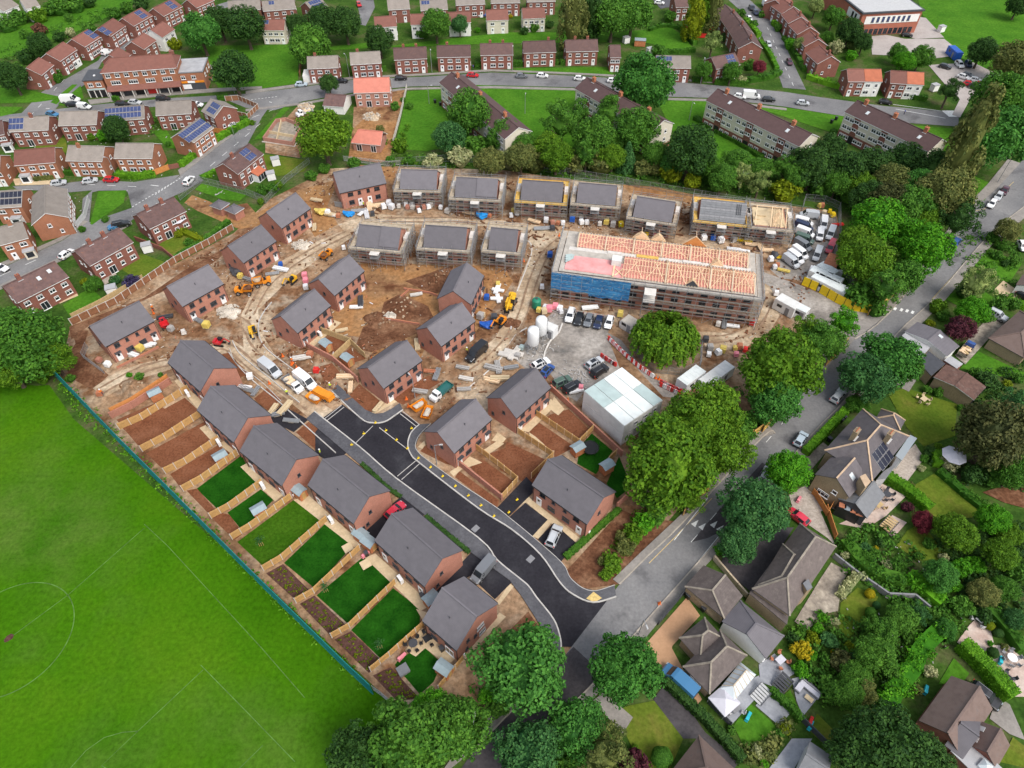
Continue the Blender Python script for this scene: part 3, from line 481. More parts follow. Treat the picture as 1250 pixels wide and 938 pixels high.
for nm_, sp, mt_, lb_ in (('playground','j 80 280 200 270 340 300 640 300 790 420 560 450 330 430 90 420','playground','pink grey school playground'),('playground','j 430 130 500 140 640 290 420 300 300 260 120 240','playground','paved yard in front of the school'),('car_park','j 520 500 860 480 1090 590 960 690 840 760 760 900 700 880 760 760 640 640','playground','school car park'),
 ('clay_drive','t 490 560 590 700 380 930 360 990 130 1000 190 900','resin_drive','smooth clay coloured drive'),('clay_drive','u 200 150 280 300 400 490 350 550 280 470 140 330 50 120','resin_drive','clay coloured drive under the blue van'),('asphalt_drive','u 90 490 160 400 280 500 420 700 360 740 280 740','dark_or_shaded_asphalt','dark drive beside the dry front lawn'),('asphalt_drive','u 360 740 420 700 640 880 600 938','dark_or_shaded_asphalt','dark drive passing the hipped roof'),('stone_terrace','R 250 530 300 490 440 610 390 690','pavement_grey','paved apron beside the front lawn'),
 ('villa_terrace','s 580 920 480 938 340 880 700 680 910 790 760 938 600 1040 400 1000','pink_paving','pale pink paved terrace of the villa'),('villa_terrace','P 575 175 620 115 690 150 625 225','pink_paving','lower paved landing with steps'),('gravel_yard','s 830 540 980 390 1050 500 880 730 750 620','gravel','gravel seating area behind the villa'),('villa_yard','s 20 780 150 700 320 880 190 938 60 938','gravel','pale yard with the red car'),
 ('villa_drive','s 130 470 280 380 330 420 160 620','old_stone_paving','paved side path beside the villa'),('old_patio','x 60 620 260 290 340 170 470 240 420 330 390 540 300 560 150 690','old_stone_paving','weathered stone patio behind the hipped house'),('drive','L 730 0 800 -20 770 120 700 230 640 200','pavement_grey','grey drive beside the corrugated garage'),('drive','r 720 590 870 410 980 300 1120 340 1000 440 800 660','old_stone_paving','drive with the loaded pickup'),('drive','r 1010 100 1090 20 1250 130 1190 180','cream_paving','cream drive on the right edge'),
 ('sunken_yard','O 720 440 960 330 1050 330 850 640 700 520','dark_or_shaded_asphalt','yard beside the hipped house with tree shade put into its colour'),('drive','O 1080 290 1170 240 1250 420 1210 380','gravel','pale yard wall top beside the red car'),('grey_terrace','u 440 480 760 340 800 420 580 660','grey_deck','grey paved terrace under the gazebo'),('grey_terrace','u 740 530 830 430 960 580 890 660','grey_deck','grey lower terrace with urns'),('grey_terrace','u 760 270 860 200 1000 320 850 410 770 380','grey_deck','grey decking with garden chairs'),('grey_terrace','u 820 938 970 740 1100 740 980 938','grey_deck','grey paved yard near the slate extension'),('grey_terrace','u 970 360 1050 340 1160 450 1040 600 1000 500','grey_deck','dark deck with the corner sofa'),  # yard by the hipped house is darkened to paint tree shade
 ('sun_patio','w 620 130 700 20 760 -40 830 20 860 150 950 150 1060 250 1060 480 960 480 780 240','pink_paving','crazy paved patio with furniture'),('drive','w 830 620 880 480 960 530 1060 760 960 720','pavement_grey','grey drive beside the black car'),('bare_patch','v 930 260 1060 220 1250 230 1250 380 1100 340','dark_earth','bare earth under the big conifer'),('dig_site','f 900 330 1140 70 1250 100 1200 400 1160 460 900 420','site_earth','stony plot around the unfinished brickwork'),('dig_site','c 450 820 780 800 840 690 780 938 440 1000','site_earth','rubble strewn ground in front of the red tiled house'),('dig_site','B 470 620 660 440 720 430 650 760 600 780 450 760','orange_earth','bare ground below the red tiled house'),('back_yard','e 100 620 260 600 420 620 420 660 120 670','cream_paving','pale paved front yard'),('back_yard','A 790 150 960 240 1000 300 840 300','rough_ground','rough yard'),('patio','g 430 810 580 730 600 760 460 820','cream_paving','sandy strip patio'),('patio','g 760 600 870 560 900 620 800 680','gravel','pale patio behind the semi'),('shop_yard','b 420 490 500 500 500 620 430 600','yard_grey','yard beside the flat roofed shop')):
 sheet(nm_, sp, mt_, lb_, nm_.replace('_', ' '))
# ---------------------------------------------------------------- labels told by their place
LANDMARKS = [('the blue netted block',770,335),('the white cabin block',760,492),('the fenced weeping tree',812,415),('the shop parade',172,95),('the flat roofed school',1075,20),('the stone villa',1050,560),('the white gazebo',893,848),
 ('the red tiled house',455,113),('the yellow hoarding',1025,368),('the white silos',655,408),('the blue van',826,832),('the dark purple tree',1172,403),('the rust roofed garage',1168,470),('the estate road mouth',745,745),('the grass triangle',131,250),
 ('the blue container',1166,62),('the black van',582,431),('the green tank',655,370),('the unfinished brick walls',350,162),('the twin brick substations',276,254),('the football centre circle',40,775),('the hexagon patio',900,870),('the black trampoline',719,545),('the zebra crossing',1160,140),
 ('the pale school playground',1085,60),('the red car',481,621),('the topiary ball tree',808,925),('the pale grey van',591,697),('the bungalow with grey roofing',1180,880),('the teal fence end',465,850),('the teal fence start',70,445),('the big conifer',1220,525),('the yellow shrub',976,795),('the dry front lawn',795,890),('the white van by the kerb',332,452)]
def rel(px, py, L):
 dx, dy = px-L[1], py-L[2]; r = hypot(dx, dy*1.3)
 h = 'right' if dx > 0 else 'left'; v = 'in front' if dy > 0 else 'behind'
 q = 'just' if r < 40 else ('' if r < 110 else 'well' if r < 260 else 'far')
 ax, ay = abs(dx), abs(dy)*1.3
 if ax > 2.4*ay: s = h+' of'
 elif ay > 2.4*ax: s = v+(' of' if v == 'in front' else '')
 else: s = v+' and '+h+' of'
 return (q+' '+s+' '+L[0]).strip()
def finish_labels():
 used = set(LABELS)
 for o, base in PEND:
  p = o.matrix_basis.translation if o.parent is None else o.location
  if o.type == 'MESH' and p.length < .01: p = sum((Vector(c) for c in o.bound_box), Vector())/8
  px, py, _ = proj(p); near = sorted(LANDMARKS, key=lambda L: hypot(px-L[1], py-L[2]))
  cand = [base] + [base+' '+rel(px, py, L) for L in near[:5]] + [base+' '+rel(px, py, A)+', '+rel(px, py, B) for A in near[:4] for B in near[1:9] if A is not B]
  cand = cand[1:]
  for c in cand:
   if len(c.split()) <= 16 and c not in used: break
  else:
   for c in cand[6:]:
    if c not in used: break
   print('LONG', c)
  used.add(c); o['label'] = c; LABELS.setdefault(c, []).append(o)
# ---------------------------------------------------------------- houses
WCACHE = {}
def win_mesh(w, h, style='casement', frame='white_plastic', glass='glass'):
 k = (round(w, 2), round(h, 2), style, frame, glass)
 if k in WCACHE: return WCACHE[k]
 b = MB(); t = .09; d = .10     # stands in the wall plane, outward is -y
 b.box((-w/2+t/2, -d/2, h/2), (t, d, h)); b.box((w/2-t/2, -d/2, h/2), (t, d, h)); b.box((0, -d/2, t/2), (w-2*t, d, t)); b.box((0, -d/2, h-t/2), (w-2*t, d, t))
 n = {'casement': max(1, round(w/.75)), 'single': 1, 'french': 2, 'bay': 3}[style]
 for i in range(1, n): b.box((-w/2+w*i/n, -d/2, h/2), (t*.8, d*.9, h-2*t))
 if style == 'casement' and h > .9: b.box((0, -d/2, h*.70), (w-2*t, d*.8, t*.7))
 b.box((0, -d*.25, h/2), (w-2*t+.01, d*.3, h-2*t+.01), 0, 1)
 b.box((0, -d*.8, -.04), (w+.16, d*1.6, .08), 0, 0)
 WCACHE[k] = b.mesh('window', [frame, glass]); return WCACHE[k]
def door_mesh(col, w=.95, h=2.05):
 k = ('door', col, w)
 if k in WCACHE: return WCACHE[k]
 b = MB(); b.box((0,-.05,h/2), (w,.1,h)); b.box((0,-.115,h*.72), (w*.5,.02,h*.3), 0, 1); b.box((w*.36,-.13,h*.48), (.05,.06,.16), 0, 2)
 b.box((-w/2-.05,-.04,h/2+.03), (.1,.08,h+.06), 0, 3); b.box((w/2+.05,-.04,h/2+.03), (.1,.08,h+.06), 0, 3); b.box((0,-.04,h+.06), (w,.08,.1), 0, 3)
 WCACHE[k] = b.mesh('door', [col, 'glass', 'steel', 'white_plastic']); return WCACHE[k]
SIDE = {'F': (0, 0, -1), 'B': (pi, 0, 1), 'L': (-pi/2, -1, 0), 'R': (pi/2, 1, 0)}
def fix(me, name, par, side, u, z, L, D, mat=None, out=0.0):
 r, sx, sy = SIDE[side]
 x, y = (u, sy*(D/2+out)) if sy else (sx*(L/2+out), u)
 return put(me, name, par, (x, y, z), r, mat=mat)
def gable_wall(L, D, He, Hr, mat, parent, name='wall', hips=(0,0)):
 b = MB(); x, y = L/2, D/2; Hr -= .06 if hips != (0,0) else 0
 b.add([(-x,-y,-.4),(x,-y,-.4),(x,y,-.4),(-x,y,-.4),(-x,-y,He),(x,-y,He),(x,y,He),(-x,y,He),(-x+hips[0],0,Hr),(x-hips[1],0,Hr)],
 [(0,1,5,4),(2,3,7,6),(1,2,6,9,5),(3,0,4,8,7),(4,5,9,8),(6,7,8,9)])
 return b.build(name, mat, parent)
def gable_roof(L, D, He, Hr, mat, parent, ov=.3, oe=.35, th=.14, verge='white_plastic', name='roof', hips=(0, 0), ridge=None):
 """two slopes with thickness, ridge tiles, fascia; hips = (left, right) hip lengths"""
 b = MB(); s = (Hr-He)/(D/2); x = L/2+ov; y = D/2+oe; ze = He-s*oe+.05; zr = Hr+.05; hl, hr = hips
 R1 = (-x+hl, 0, zr); R2 = (x-hr, 0, zr); A, B_, C, D_ = (-x,-y,ze), (x,-y,ze), (x,y,ze), (-x,y,ze)
 up = lambda p: (p[0], p[1], p[2]+th)
 vs = [A,B_,C,D_,R1,R2]+[up(p) for p in (A,B_,C,D_,R1,R2)]
 b.add(vs, [(6,7,11,10),(8,9,10,11)]+([(9,6,10)] if hl else [])+([(7,8,11)] if hr else []))
 b.add(vs, [(1,0,4,5),(3,2,5,4)]+([(0,3,4)] if hl else [])+([(2,1,5)] if hr else []), 1)
 b.add(vs, [(0,1,7,6),(2,3,9,8)]+([(3,0,6,9)] if hl else [(0,6,10,4),(4,10,9,3)])+([(1,2,8,7)] if hr else [(7,1,5,11),(5,2,8,11)]), 1)
 b.bar((R1[0],0,zr+th+.02), (R2[0],0,zr+th+.02), .28, .14, 2)
 for hp, Rr, cs in ((hl, R1, (A, D_)), (hr, R2, (B_, C))):
  if hp:
   for c in cs: b.bar(up(c), up(Rr), .26, .16, 2)
 return b.build(name, [mat, verge, ridge or mat], parent)
def chimney(parent, x, y, z0, h=1.5, w=(.9,.6), mat='old_brick', pots=2, pot='terracotta'):
 b = MB(); b.box((0,0,h/2-.5), (w[0],w[1],h+1)); b.box((0,0,h+.05), (w[0]+.12,w[1]+.12,.12), 0, 0)
 for i in range(pots): b.tube((-w[0]/2+w[0]*(i+.5)/pots,0,h+.1), (-w[0]/2+w[0]*(i+.5)/pots,0,h+.5), .12, .10, 8, 1)
 b.box((0,-w[1]/2-.12,-.1), (w[0]+.3,.4,.06), 0, 2)
 return b.build('chimney', [mat, pot, 'light_grey'], parent, loc=(x,y,z0))
def on_slope(b, x, y, D, He, Hr, w, h, off, mi=0, side=-1, th=.06):
 """a slab lying on the slope, centre at x and y (y measured from the ridge towards the eave, in plan)"""
 s = (Hr-He)/(D/2); a = math.atan(s); z = Hr-abs(y)*s+.19+off
 n = Vector((0, side*sin(a), cos(a))); t = Vector((0, side*cos(a), -sin(a))); c = Vector((x, side*abs(y), z)); X = Vector((1,0,0))
 vs = []
 for q in (0, 1):
  for i, j in ((-1,-1),(1,-1),(1,1),(-1,1)): vs.append(c+X*(i*w/2)+t*(j*h/2)+n*(q*th))
 fs = [(0,1,2,3),(7,6,5,4),(4,5,1,0),(5,6,2,1),(6,7,3,2),(7,4,0,3)]
 if side < 0: fs = [f[::-1] for f in fs]
 b.add(vs, fs, mi)
def solar(parent, xs, ys, D, He, Hr, mat='solar', pw=.98, ph=1.62, side=-1):
 b = MB()
 for x in xs:
  for y in ys: on_slope(b, x, y, D, He, Hr, pw, ph, .05, 0, side);
 for x in xs:
  for y in ys: on_slope(b, x, y, D, He, Hr, pw+.07, ph+.07, .02, 1, side, .05)
 return b.build('solar_panel', [mat, 'light_grey'], parent)
def skylight(parent, x, y, D, He, Hr, w=.8, h=1.0, side=-1):
 b = MB(); on_slope(b, x, y, D, He, Hr, w, h, .02, 0, side, .1); on_slope(b, x, y, D, He, Hr, w-.2, h-.2, .125, 1, side, .02)
 return b.build('skylight', ['light_grey', 'sky_glass'], parent)
def plan_three(B, F1, F2, z):
 """eaves rectangle from a back corner and the two front corners"""
 d = (F2-F1); L = d.length; x = d/L; n = Vector((-x.y, x.x, 0)); D = (B-F1).dot(n)
 if D < 0: x = -x; n = -n; D = -D
 mid = (F1+F2)/2 + n*(D/2)
 return Vector((mid.x, mid.y, 0)), atan2(x.y, x.x), L, D
def plan_ridge(R1, R2):
 d = R2-R1; L = d.length; x = d/L; n = Vector((x.y, -x.x, 0)); mid = (R1+R2)/2
 if n.dot(Vector((0,0,0))-mid) < 0: x = -x
 return Vector((mid.x, mid.y, 0)), atan2(x.y, x.x), L
def plan_quad(P):
 """four eave corners in order"""
 mid = sum(P, Vector())/4; d = ((P[1]-P[0])+(P[2]-P[3]))/2; e = ((P[3]-P[0])+(P[2]-P[1]))/2
 x = d.normalized(); n = Vector((x.y, -x.x, 0))
 if n.dot(-mid) < 0: x = -x
 return Vector((mid.x, mid.y, 0)), atan2(x.y, x.x), d.length, abs(e.dot(Vector((-x.y, x.x, 0))))
INFO = []
NEW = [  # spec, points, label, front style
 ('q','N 335 775 497 912 688 690 540 567','detached new house nearest the road mouth with side windows','A'),
 ('q','N 115 395 343 608 517 432 290 240','second new house up from the road mouth between two dark driveways','B'),
 ('q','Z 376.2 594.1 429.9 637.6 474.5 598.4 423.3 556.7','third new house beside the red car','B'),
 ('q','I 802 585 990 752 1170 610 960 460','new house with the first grass gardens behind it','B'),
 ('q','I 605 400 755 535 928 412 770 285','new house behind bare earth gardens, lower of two','B'),
 ('q','I 458 175 600 292 762 187 632 72','new house at the haul road bend with the topmost bare garden','B'),
 ('t','E 413 708 502 797 738 672','new house nearest the big hedge tree with white bags in front','C'),
 ('t','E 765 528 870 605 1068 495','second of the left hand new houses beside stone rubble','C'),
 ('t','Z 266.2 308.3 298.2 321.1 336.9 295.2','third of the left hand new houses behind the parked dumpers','C'),
 ('t','F 10 265 133 310 272 213','fourth of the left hand new houses beside a rubble heap','C'),
 ('t','n 40 90 90 228 450 150','new house with four dark upper windows at the top left corner','D'),
 ('t','F 262 570 392 625 522 517','new house in the middle with two white back doors near the front scaffold','C'),
 ('t','o 438 318 655 412 892 215','new house above the two fenced earth gardens','C'),
 ('t','J 183 193 310 290 488 160','new house on the corner plot beside the orange plant trailer','C'),
 ('t','F 880 628 1043 658 1092 548','new house with broad gable next to the yellow telehandler','C'),
 ('t','F 772 790 900 868 1052 755','new house right beside the black van','C'),
 ('t','J 497 495 645 600 822 440','new house with dusty roof on the estate road bend','C'),
 ('t','J 800 332 945 430 1100 292','new house beside the row of four parked cars','C'),
 ('q','K 120 752 385 935 505 785 255 612','new house above the silver car with two sheds behind','E'),
]
HE, NHOUSE = 5.0, []
def new_house(sp, pp, label, style):
 P = pts(pp, HE)
 c, yaw, L, D = plan_quad(P) if sp == 'q' else plan_three(P[0], P[1], P[2], HE)
 if style in 'BE': L, D = 12.0, 8.5
 if style == 'C': L = max(min(L, 11.6), 10.4); D = max(min(D, 8.8), 7.8)
 if style == 'A': L, D = 7.1, 9.4
 INFO.append((label[:30], round(L,1), round(D,1)))
 o = thing('new_house', c, yaw, label, 'house', 'new brick houses with slate grey roofs'); Hr = HE+.15+.72*D/2
 L -= .3; D -= .5
 gable_wall(L, D, HE, Hr-.15, 'new_brick', o)
 rf = gable_roof(L, D, HE, Hr-.15, 'slate_roof', o, .14, .22, .13, 'dark_grey')
 b = MB(); b.tube((0,-D/4,HE+(Hr-HE)/2+.1),(0,-D/4,HE+(Hr-HE)/2+.65),.07); b.build('vent', 'dark_grey', rf)
 wn = lambda s, u, z, w, h, fr='dark_grey', st='casement': fix(win_mesh(w, h, st, fr), 'window', o, s, u, z, L, D)
 dr = lambda s, u, m='white_plastic': fix(door_mesh(m), 'door', o, s, u, .05, L, D)
 for sy in (-1, 1): gut = MB(); gut.bar((-L/2,sy*(D/2+.28),HE-.08),(L/2,sy*(D/2+.28),HE-.08),.12,.1); gut.build('gutter', 'black_plastic', o)
 for sx in (-1, 1): gut = MB(); gut.bar((sx*(L/2-.15),-D/2-.06,HE-.15),(sx*(L/2-.15),-D/2-.06,0),.08); gut.build('downpipe', 'black_plastic', o)
 q = L/4
 if style in 'BCE':
  for s_ in (-1, 1):
   wn('F', s_*q*1.25, 3.35, 1.15, 1.15, 'dark_grey' if style != 'E' else 'black_plastic'); wn('F', s_*q*.42, 3.55, .62, .9)
   wn('F', s_*q*.55, .95, 1.5, 1.15); dr('F', s_*q*1.5)
   wn('B', s_*q*1.2, 3.35, 1.15, 1.15); wn('B', s_*q*.45, 3.4, 1.15, 1.1); dr('B', s_*q*.3); fix(win_mesh(1.7, 2.1, 'french', 'white_plastic'), 'window', o, 'B', s_*q*1.3, .1, L, D)
  wn('R', -.6, 3.7, .62, .8); wn('L', -.6, 3.7, .62, .8)
  if style == 'B': wn('R', -1.7, 1.1, .62, .8); wn('R', -2.7, 1.1, .62, .8)
  if style == 'C':
   wn('L', 2.3, 1.2, .62, .8)
   cn = MB()
   for s_ in (-1, 1): cn.box((s_*q*1.5,-D/2-.35,2.35),(1.3,.7,.12))
   cn.build('canopy', 'dark_grey', o)
 elif style == 'A':
  for u, z, w in ((-2.2,3.5,.6),(.6,3.4,1.5),(-2.6,1.1,.6),(.9,1.0,1.4),(-.6,2.2,.6)): wn('R', u, z, w, 1.05 if w > 1 else .85, 'light_grey' if w > 1 else 'dark_grey')
  for u, z, w in ((-1.8,3.4,1.2),(1.5,3.4,1.2),(-1.6,1.0,1.3)): wn('F', u, z, w, 1.1)
  fix(win_mesh(1.7,2.1,'french'), 'window', o, 'F', 1.6, .1, L, D); dr('B', 0)
 elif style == 'D':
  for u, w in ((-3.6,1.4),(-1.2,.8),(1.2,.8),(3.6,1.4)): wn('F', u, 3.45, w, 1.0, 'black_plastic')
  for u in (-3.6, 3.6): wn('F', u, .95, 1.4, 1.2)
  dr('F', -1.3); dr('F', 1.3)
 mb_ = MB(); mb_.box((0,-.08,.3),(.45,.16,.6)); fix(mb_.mesh('meter_box','white_plastic'), 'meter_box', o, 'R', -D/2+1.1, .35, L, D)
 NHOUSE.append((o, c, yaw, L, D)); return o
for a_ in NEW: new_house(*a_)
# ---------------------------------------------------------------- older houses
def old_house(name, c, yaw, L, D, He, Hr, label, roofm='brown_roof', wallm='old_brick', style='semi', hips=(0,0), cat='house', group=None, chim=(), panels=None, lights=(), panelw=None, auto=False, nwin=None, extras=()):
 o = thing(name, c, yaw, label, cat, group, auto)
 if hips != (0, 0): b = MB(); b.box((0,0,He/2-.1),(L,D,He+.2)); b.build('wall', wallm, o)
 else: gable_wall(L, D, He, Hr, wallm, o)
 rf = gable_roof(L, D, He, Hr, roofm, o, .22 if hips == (0,0) else .4, .3, .13, 'white_plastic' if style != 'stone' else 'dark_grey', hips=hips)
 for cx_, cy_ in chim: chimney(rf, cx_*L/2, cy_*D/2, Hr-abs(cy_)*(Hr-He), 1.1, mat=wallm if 'render' not in wallm else 'old_brick')
 if panels: solar(rf, [p*1.05 for p in range(panels[0], panels[1])], [1.05, 2.75][:panels[2]], D, He, Hr, panels[3] if len(panels) > 3 else 'solar')
 for sx, sy in lights: skylight(rf, sx*L/2, sy*D/2, D, He, Hr)
 w = lambda s, u, z, ww, hh, st='casement': fix(win_mesh(ww, hh, st), 'window', o, s, u, z, L, D)
 if panelw:   # painted or clad part of the facade : (x0,x1,z0,z1,material)
  for x0, x1, z0, z1, mt_ in panelw:
   b = MB(); b.box(((x0+x1)/2*L/2, -D/2-.02, (z0+z1)/2), ((x1-x0)*L/2, .06, z1-z0)); b.build('render_panel', mt_, o)
 out = .05 if panelw else 0
 ww = lambda s, u, z, a, h_, st='casement': fix(win_mesh(a, h_, st), 'window', o, s, u, z, L, D, out=out if s == 'F' else 0)
 n = nwin or max(2, 2*round(L/5.5))
 if style == 'semi':
  for i in range(n):
   u = -L/2+L*(i+.5)/n; big = i % 4 in (1, 2) if n >= 4 else True
   ww('F', u, 3.15, 1.55 if big else 1.0, 1.1)
   if i in (0, n-1): fix(door_mesh('white_plastic'), 'door', o, 'F', u, .05, L, D, out=out)
   else: ww('F', u, .85, 1.8 if big else 1.2, 1.25)
  if hips == (0,0):
   for s_ in 'LR': ww(s_, .6, 3.3, .9, 1.0); ww(s_, -1.4, 1.2, .8, 1.0)
 elif style == 'back':
  for i in range(n):
   u = -L/2+L*(i+.5)/n; ww('F', u, 3.15, 1.3, 1.1)
   if i % 3 == 1: ww('F', u, .1, 1.7, 2.1, 'french')
   else: ww('F', u, .95, 1.4 if i % 2 else 1.0, 1.1)
  for s_ in 'LR': ww(s_, .8, 3.2, .8, 1.0); ww(s_, -.9, 3.2, .6, .9); ww(s_, -1.6, 1.0, .9, 1.1)
 for e in extras: e(o, L, D)
 INFO.append((label[:34], round(L,1), round(D,1), round(math.degrees(yaw))))
 return o
def ridge_house(spec, label, D=7.6, He=5.0, Hr=7.2, flip=False, name='brick_house', grow=.25, **k):
 P = pts(spec, Hr+.15); c, yaw, L = plan_ridge(P[0], P[1])
 if flip: yaw += pi
 return old_house(name, c, yaw, L-2*grow, D, He, Hr, label, **k)
GA, GB, GC_, GD = 'brick semis between the shops and the curving road', 'brick semis along the top road', 'brick houses on the climbing lane', 'terraced houses on the upper road'
porch = lambda m_='white_plastic', u=.5: (lambda o, L, D: MB_porch(o, L, D, m_, u))
def MB_porch(o, L, D, m_, u):
 b = MB(); b.box((u*L/2,-D/2-.75,1.15),(2.4,1.5,2.3),0,0); b.box((u*L/2,-D/2-.8,2.36),(2.7,1.75,.12),0,1); b.box((u*L/2,-D/2-1.52,1.3),(1.6,.06,1.4),0,2); b.build('porch', [m_, 'flat_felt', 'glass'], o)
def lean_to(mat='orange_roof', u=.4, w=3.4, d=2.2):
 def f(o, L, D):
  b = MB(); x = u*L/2; b.box((x,-D/2-d/2,1.1),(w,d,2.2),0,1)
  b.add([(x-w/2-.15,-D/2-.02,3.1),(x+w/2+.15,-D/2-.02,3.1),(x+w/2+.15,-D/2-d-.2,2.25),(x-w/2-.15,-D/2-d-.2,2.25),(x-w/2-.15,-D/2-.02,2.95),(x+w/2+.15,-D/2-.02,2.95),(x+w/2+.15,-D/2-d-.2,2.1),(x-w/2-.15,-D/2-d-.2,2.1)],[(0,3,2,1),(4,5,6,7),(0,1,5,4),(1,2,6,5),(2,3,7,6),(3,0,4,7)],0)
  for i in range(3): b.box((x-w/3+w*i/3,-D/2-d-.03,1.15),(w/3.6,.06,1.7),0,2)
  b.build('lean_to', [mat, 'white_plastic', 'glass'], o)
 return f
RH = ridge_house
RH('e 75 150 375 135', 'grey roofed semi with solar panels on its left half', style='back', roofm='grey_roof', panels=(-5,-1,2), group=GA, chim=((.1,-.02),))
RH('e 450 105 745 95', 'grey roofed semi beside the tall garden tree', style='back', roofm='grey_roof', group=GA)
RH('e 800 75 1100 52', 'semi with blue solar panels on both halves behind the tree', style='back', roofm='grey_roof', panels=(-5,5,2), group=GA)
RH('f 60 30 335 14', 'plain grey roofed semi near the road corner', style='back', roofm='grey_roof', group=GA)
RH('e -60 180 20 170', 'brick semi cut by the left edge behind its white porch', style='back', roofm='brown_roof', group=GA, extras=(porch(),))
RH('f 480 5 580 60', 'brick house end on to the lane with small solar array', D=7.8, style='back', roofm='grey_roof', panels=(-1,3,2), group=GA)
RH('f 240 265 400 150', 'semi with two large solar arrays above the clipped hedge', D=7.6, style='semi', roofm='grey_roof', panels=(-5,5,2), group=GA, wallm='orange_brick')
RH('e 105 400 420 375', 'red brown roofed semi facing the side road', wallm='orange_brick', roofm='red_roof', group=GA, extras=(porch(u=-.75),))
RH('e 518 362 800 368', 'grey roofed semi behind the dark clipped hedge', wallm='orange_brick', roofm='grey_roof', group=GA, chim=((-.4,-.1),))
RH('e 880 345 1175 345', 'grey roofed semi behind the long bright hedge', wallm='orange_brick', roofm='grey_roof', group=GA)
RH('e -90 440 5 435', 'semi at the left edge with pale window frames', wallm='orange_brick', roofm='red_roof', group=GA)
RH('e -60 715 170 700', 'orange brick house with dark solar roof at the left edge', wallm='orange_brick', roofm='grey_roof', panels=(-4,4,2,'solar_dark'), group=GA, extras=(porch(u=.3),))
RH('e 345 660 345 880', 'house with white gable facing the road bend', D=8.0, wallm='orange_brick', roofm='grey_roof', group=GA, name='brick_house')
RH('g -60 250 170 190', 'orange brick house beside the small garage', wallm='orange_brick', roofm='grey_roof', group=GA, extras=(porch('cream_render',.6),), chim=((.2,0),))
RH('f 575 500 780 345', 'dark brick semi with solar panels and orange lean-to', D=7.6, style='back', roofm='patchy_roof', panels=(1,4,2), group=GA, extras=(lean_to('orange_roof', .15),), chim=((-.35,-.02),))
RH('E 650 165 830 80', 'patchy roofed semi with a white parasol in its garden', D=8.2, style='back', roofm='patchy_roof', group=GA, chim=((-.45,0),(.35,0)))
RH('g 570 420 910 240', 'two tone roofed semi with two white window doors', D=8.0, style='back', roofm='patchy_roof', group=GA, chim=((-.35,0),(.3,0)))
RH('g 20 690 420 495', 'semi with two bright skylights near the hedge tree', D=8.0, style='back', roofm='patchy_roof', group=GA, chim=((-.4,0),), lights=((.15,-.45),(.62,-.35)))
RH('a 200 520 300 440', 'lowest brick house on the lane, half hidden by hedge', D=7.4, group=GC_, roofm='red_roof')
RH('a 350 410 485 320', 'second house on the lane with white lower walls', D=7.6, group=GC_, roofm='red_roof', panelw=((.1,.95,0,2.4,'white_render'),))
RH('a 545 300 670 225', 'third house on the lane with one solar array', D=7.6, group=GC_, roofm='red_roof', panels=(2,5,2))
RH('a 745 220 865 140', 'fourth house on the lane with solar at both ends', D=7.6, group=GC_, roofm='red_roof', panels=(-5,-2,2))
RH('a 930 140 1080 60', 'fifth house on the lane with solar at its right end', D=7.6, group=GC_, roofm='red_roof', panels=(1,4,2))
RH('b 40 65 190 -10', 'sixth house on the lane with pale blue solar panels', D=7.6, group=GC_, roofm='red_roof', panels=(1,4,2))
RH('b 300 0 440 -60', 'seventh house on the lane cut by the top edge', D=7.6, group=GC_, roofm='red_roof')
RH('b 20 230 120 165', 'white rendered house with red brown roof opposite the lane', D=7.4, flip=False, group=GC_, roofm='red_roof', wallm='white_render')
RH('a 1000 320 1100 250', 'brick house with white gable behind the shops', D=7.4, group=GC_, roofm='red_roof')
RH('a 830 420 900 360', 'small brick house with white gable directly behind the shops', D=7.0, group=GC_, roofm='red_roof')
RH('a -60 30 60 -20', 'white rendered house at the far top left corner', group=GC_, wallm='white_render', roofm='grey_roof')
RH('a 150 0 260 -25', 'white rendered house at the top left beside tall bushes', group=GC_, wallm='white_render', roofm='grey_roof')
RH('b 610 10 860 -5', 'grey roofed house with white gable behind the dark trees', group=GB, roofm='grey_roof')
RH('b 870 10 1120 -10', 'brick semi with two small solar panels at the top', group=GB, roofm='grey_roof', panels=(-3,-1,1))
RH('b 870 150 1050 150', 'cream walled house with one solar panel', group=GB, wallm='cream_render', roofm='red_roof', panels=(-3,-1,1))
RH('b 1200 20 1320 -20', 'brick house with solar panels behind the twin trees', group=GB, roofm='grey_roof', panels=(-2,3,2))
RH('c 600 130 770 120', 'white walled house with brown roof beside the road end', group=GB, wallm='white_render', roofm='red_roof')
RH('c 880 110 990 108', 'white walled house between two round trees', group=GB, wallm='white_render', roofm='red_roof')
RH('c 700 0 870 -10', 'brick house with white eaves at the top edge', group=GB, roofm='grey_roof')
RH('c 950 5 1160 -5', 'brick house with a blue solar strip at the top edge', group=GB, roofm='grey_roof', panels=(-4,-1,1))
RH('d 40 95 215 90', 'white walled house mostly behind the paired trees', group=GB, wallm='white_render', roofm='red_roof')
RH('d 330 78 500 72', 'cream house beside a yellow shrub', group=GB, wallm='cream_render', roofm='red_roof')
RH('d 605 65 780 58', 'cream house right of the green garden path', group=GB, wallm='cream_render', roofm='red_roof')
RH('d 95 -35 320 -45', 'brick terrace at the top edge above the pale car', group=GB, roofm='grey_roof')
RH('d 365 -50 590 -55', 'brick terrace at the top edge above the yellow shrub', group=GB, roofm='grey_roof')
RH('d 640 -60 860 -65', 'brick terrace at the top edge left of the tall conifer', group=GB, roofm='grey_roof')
RH('h 640 -20 740 -25', 'brick house beside the orange far drive', group=GB, roofm='brown_roof', D=8)
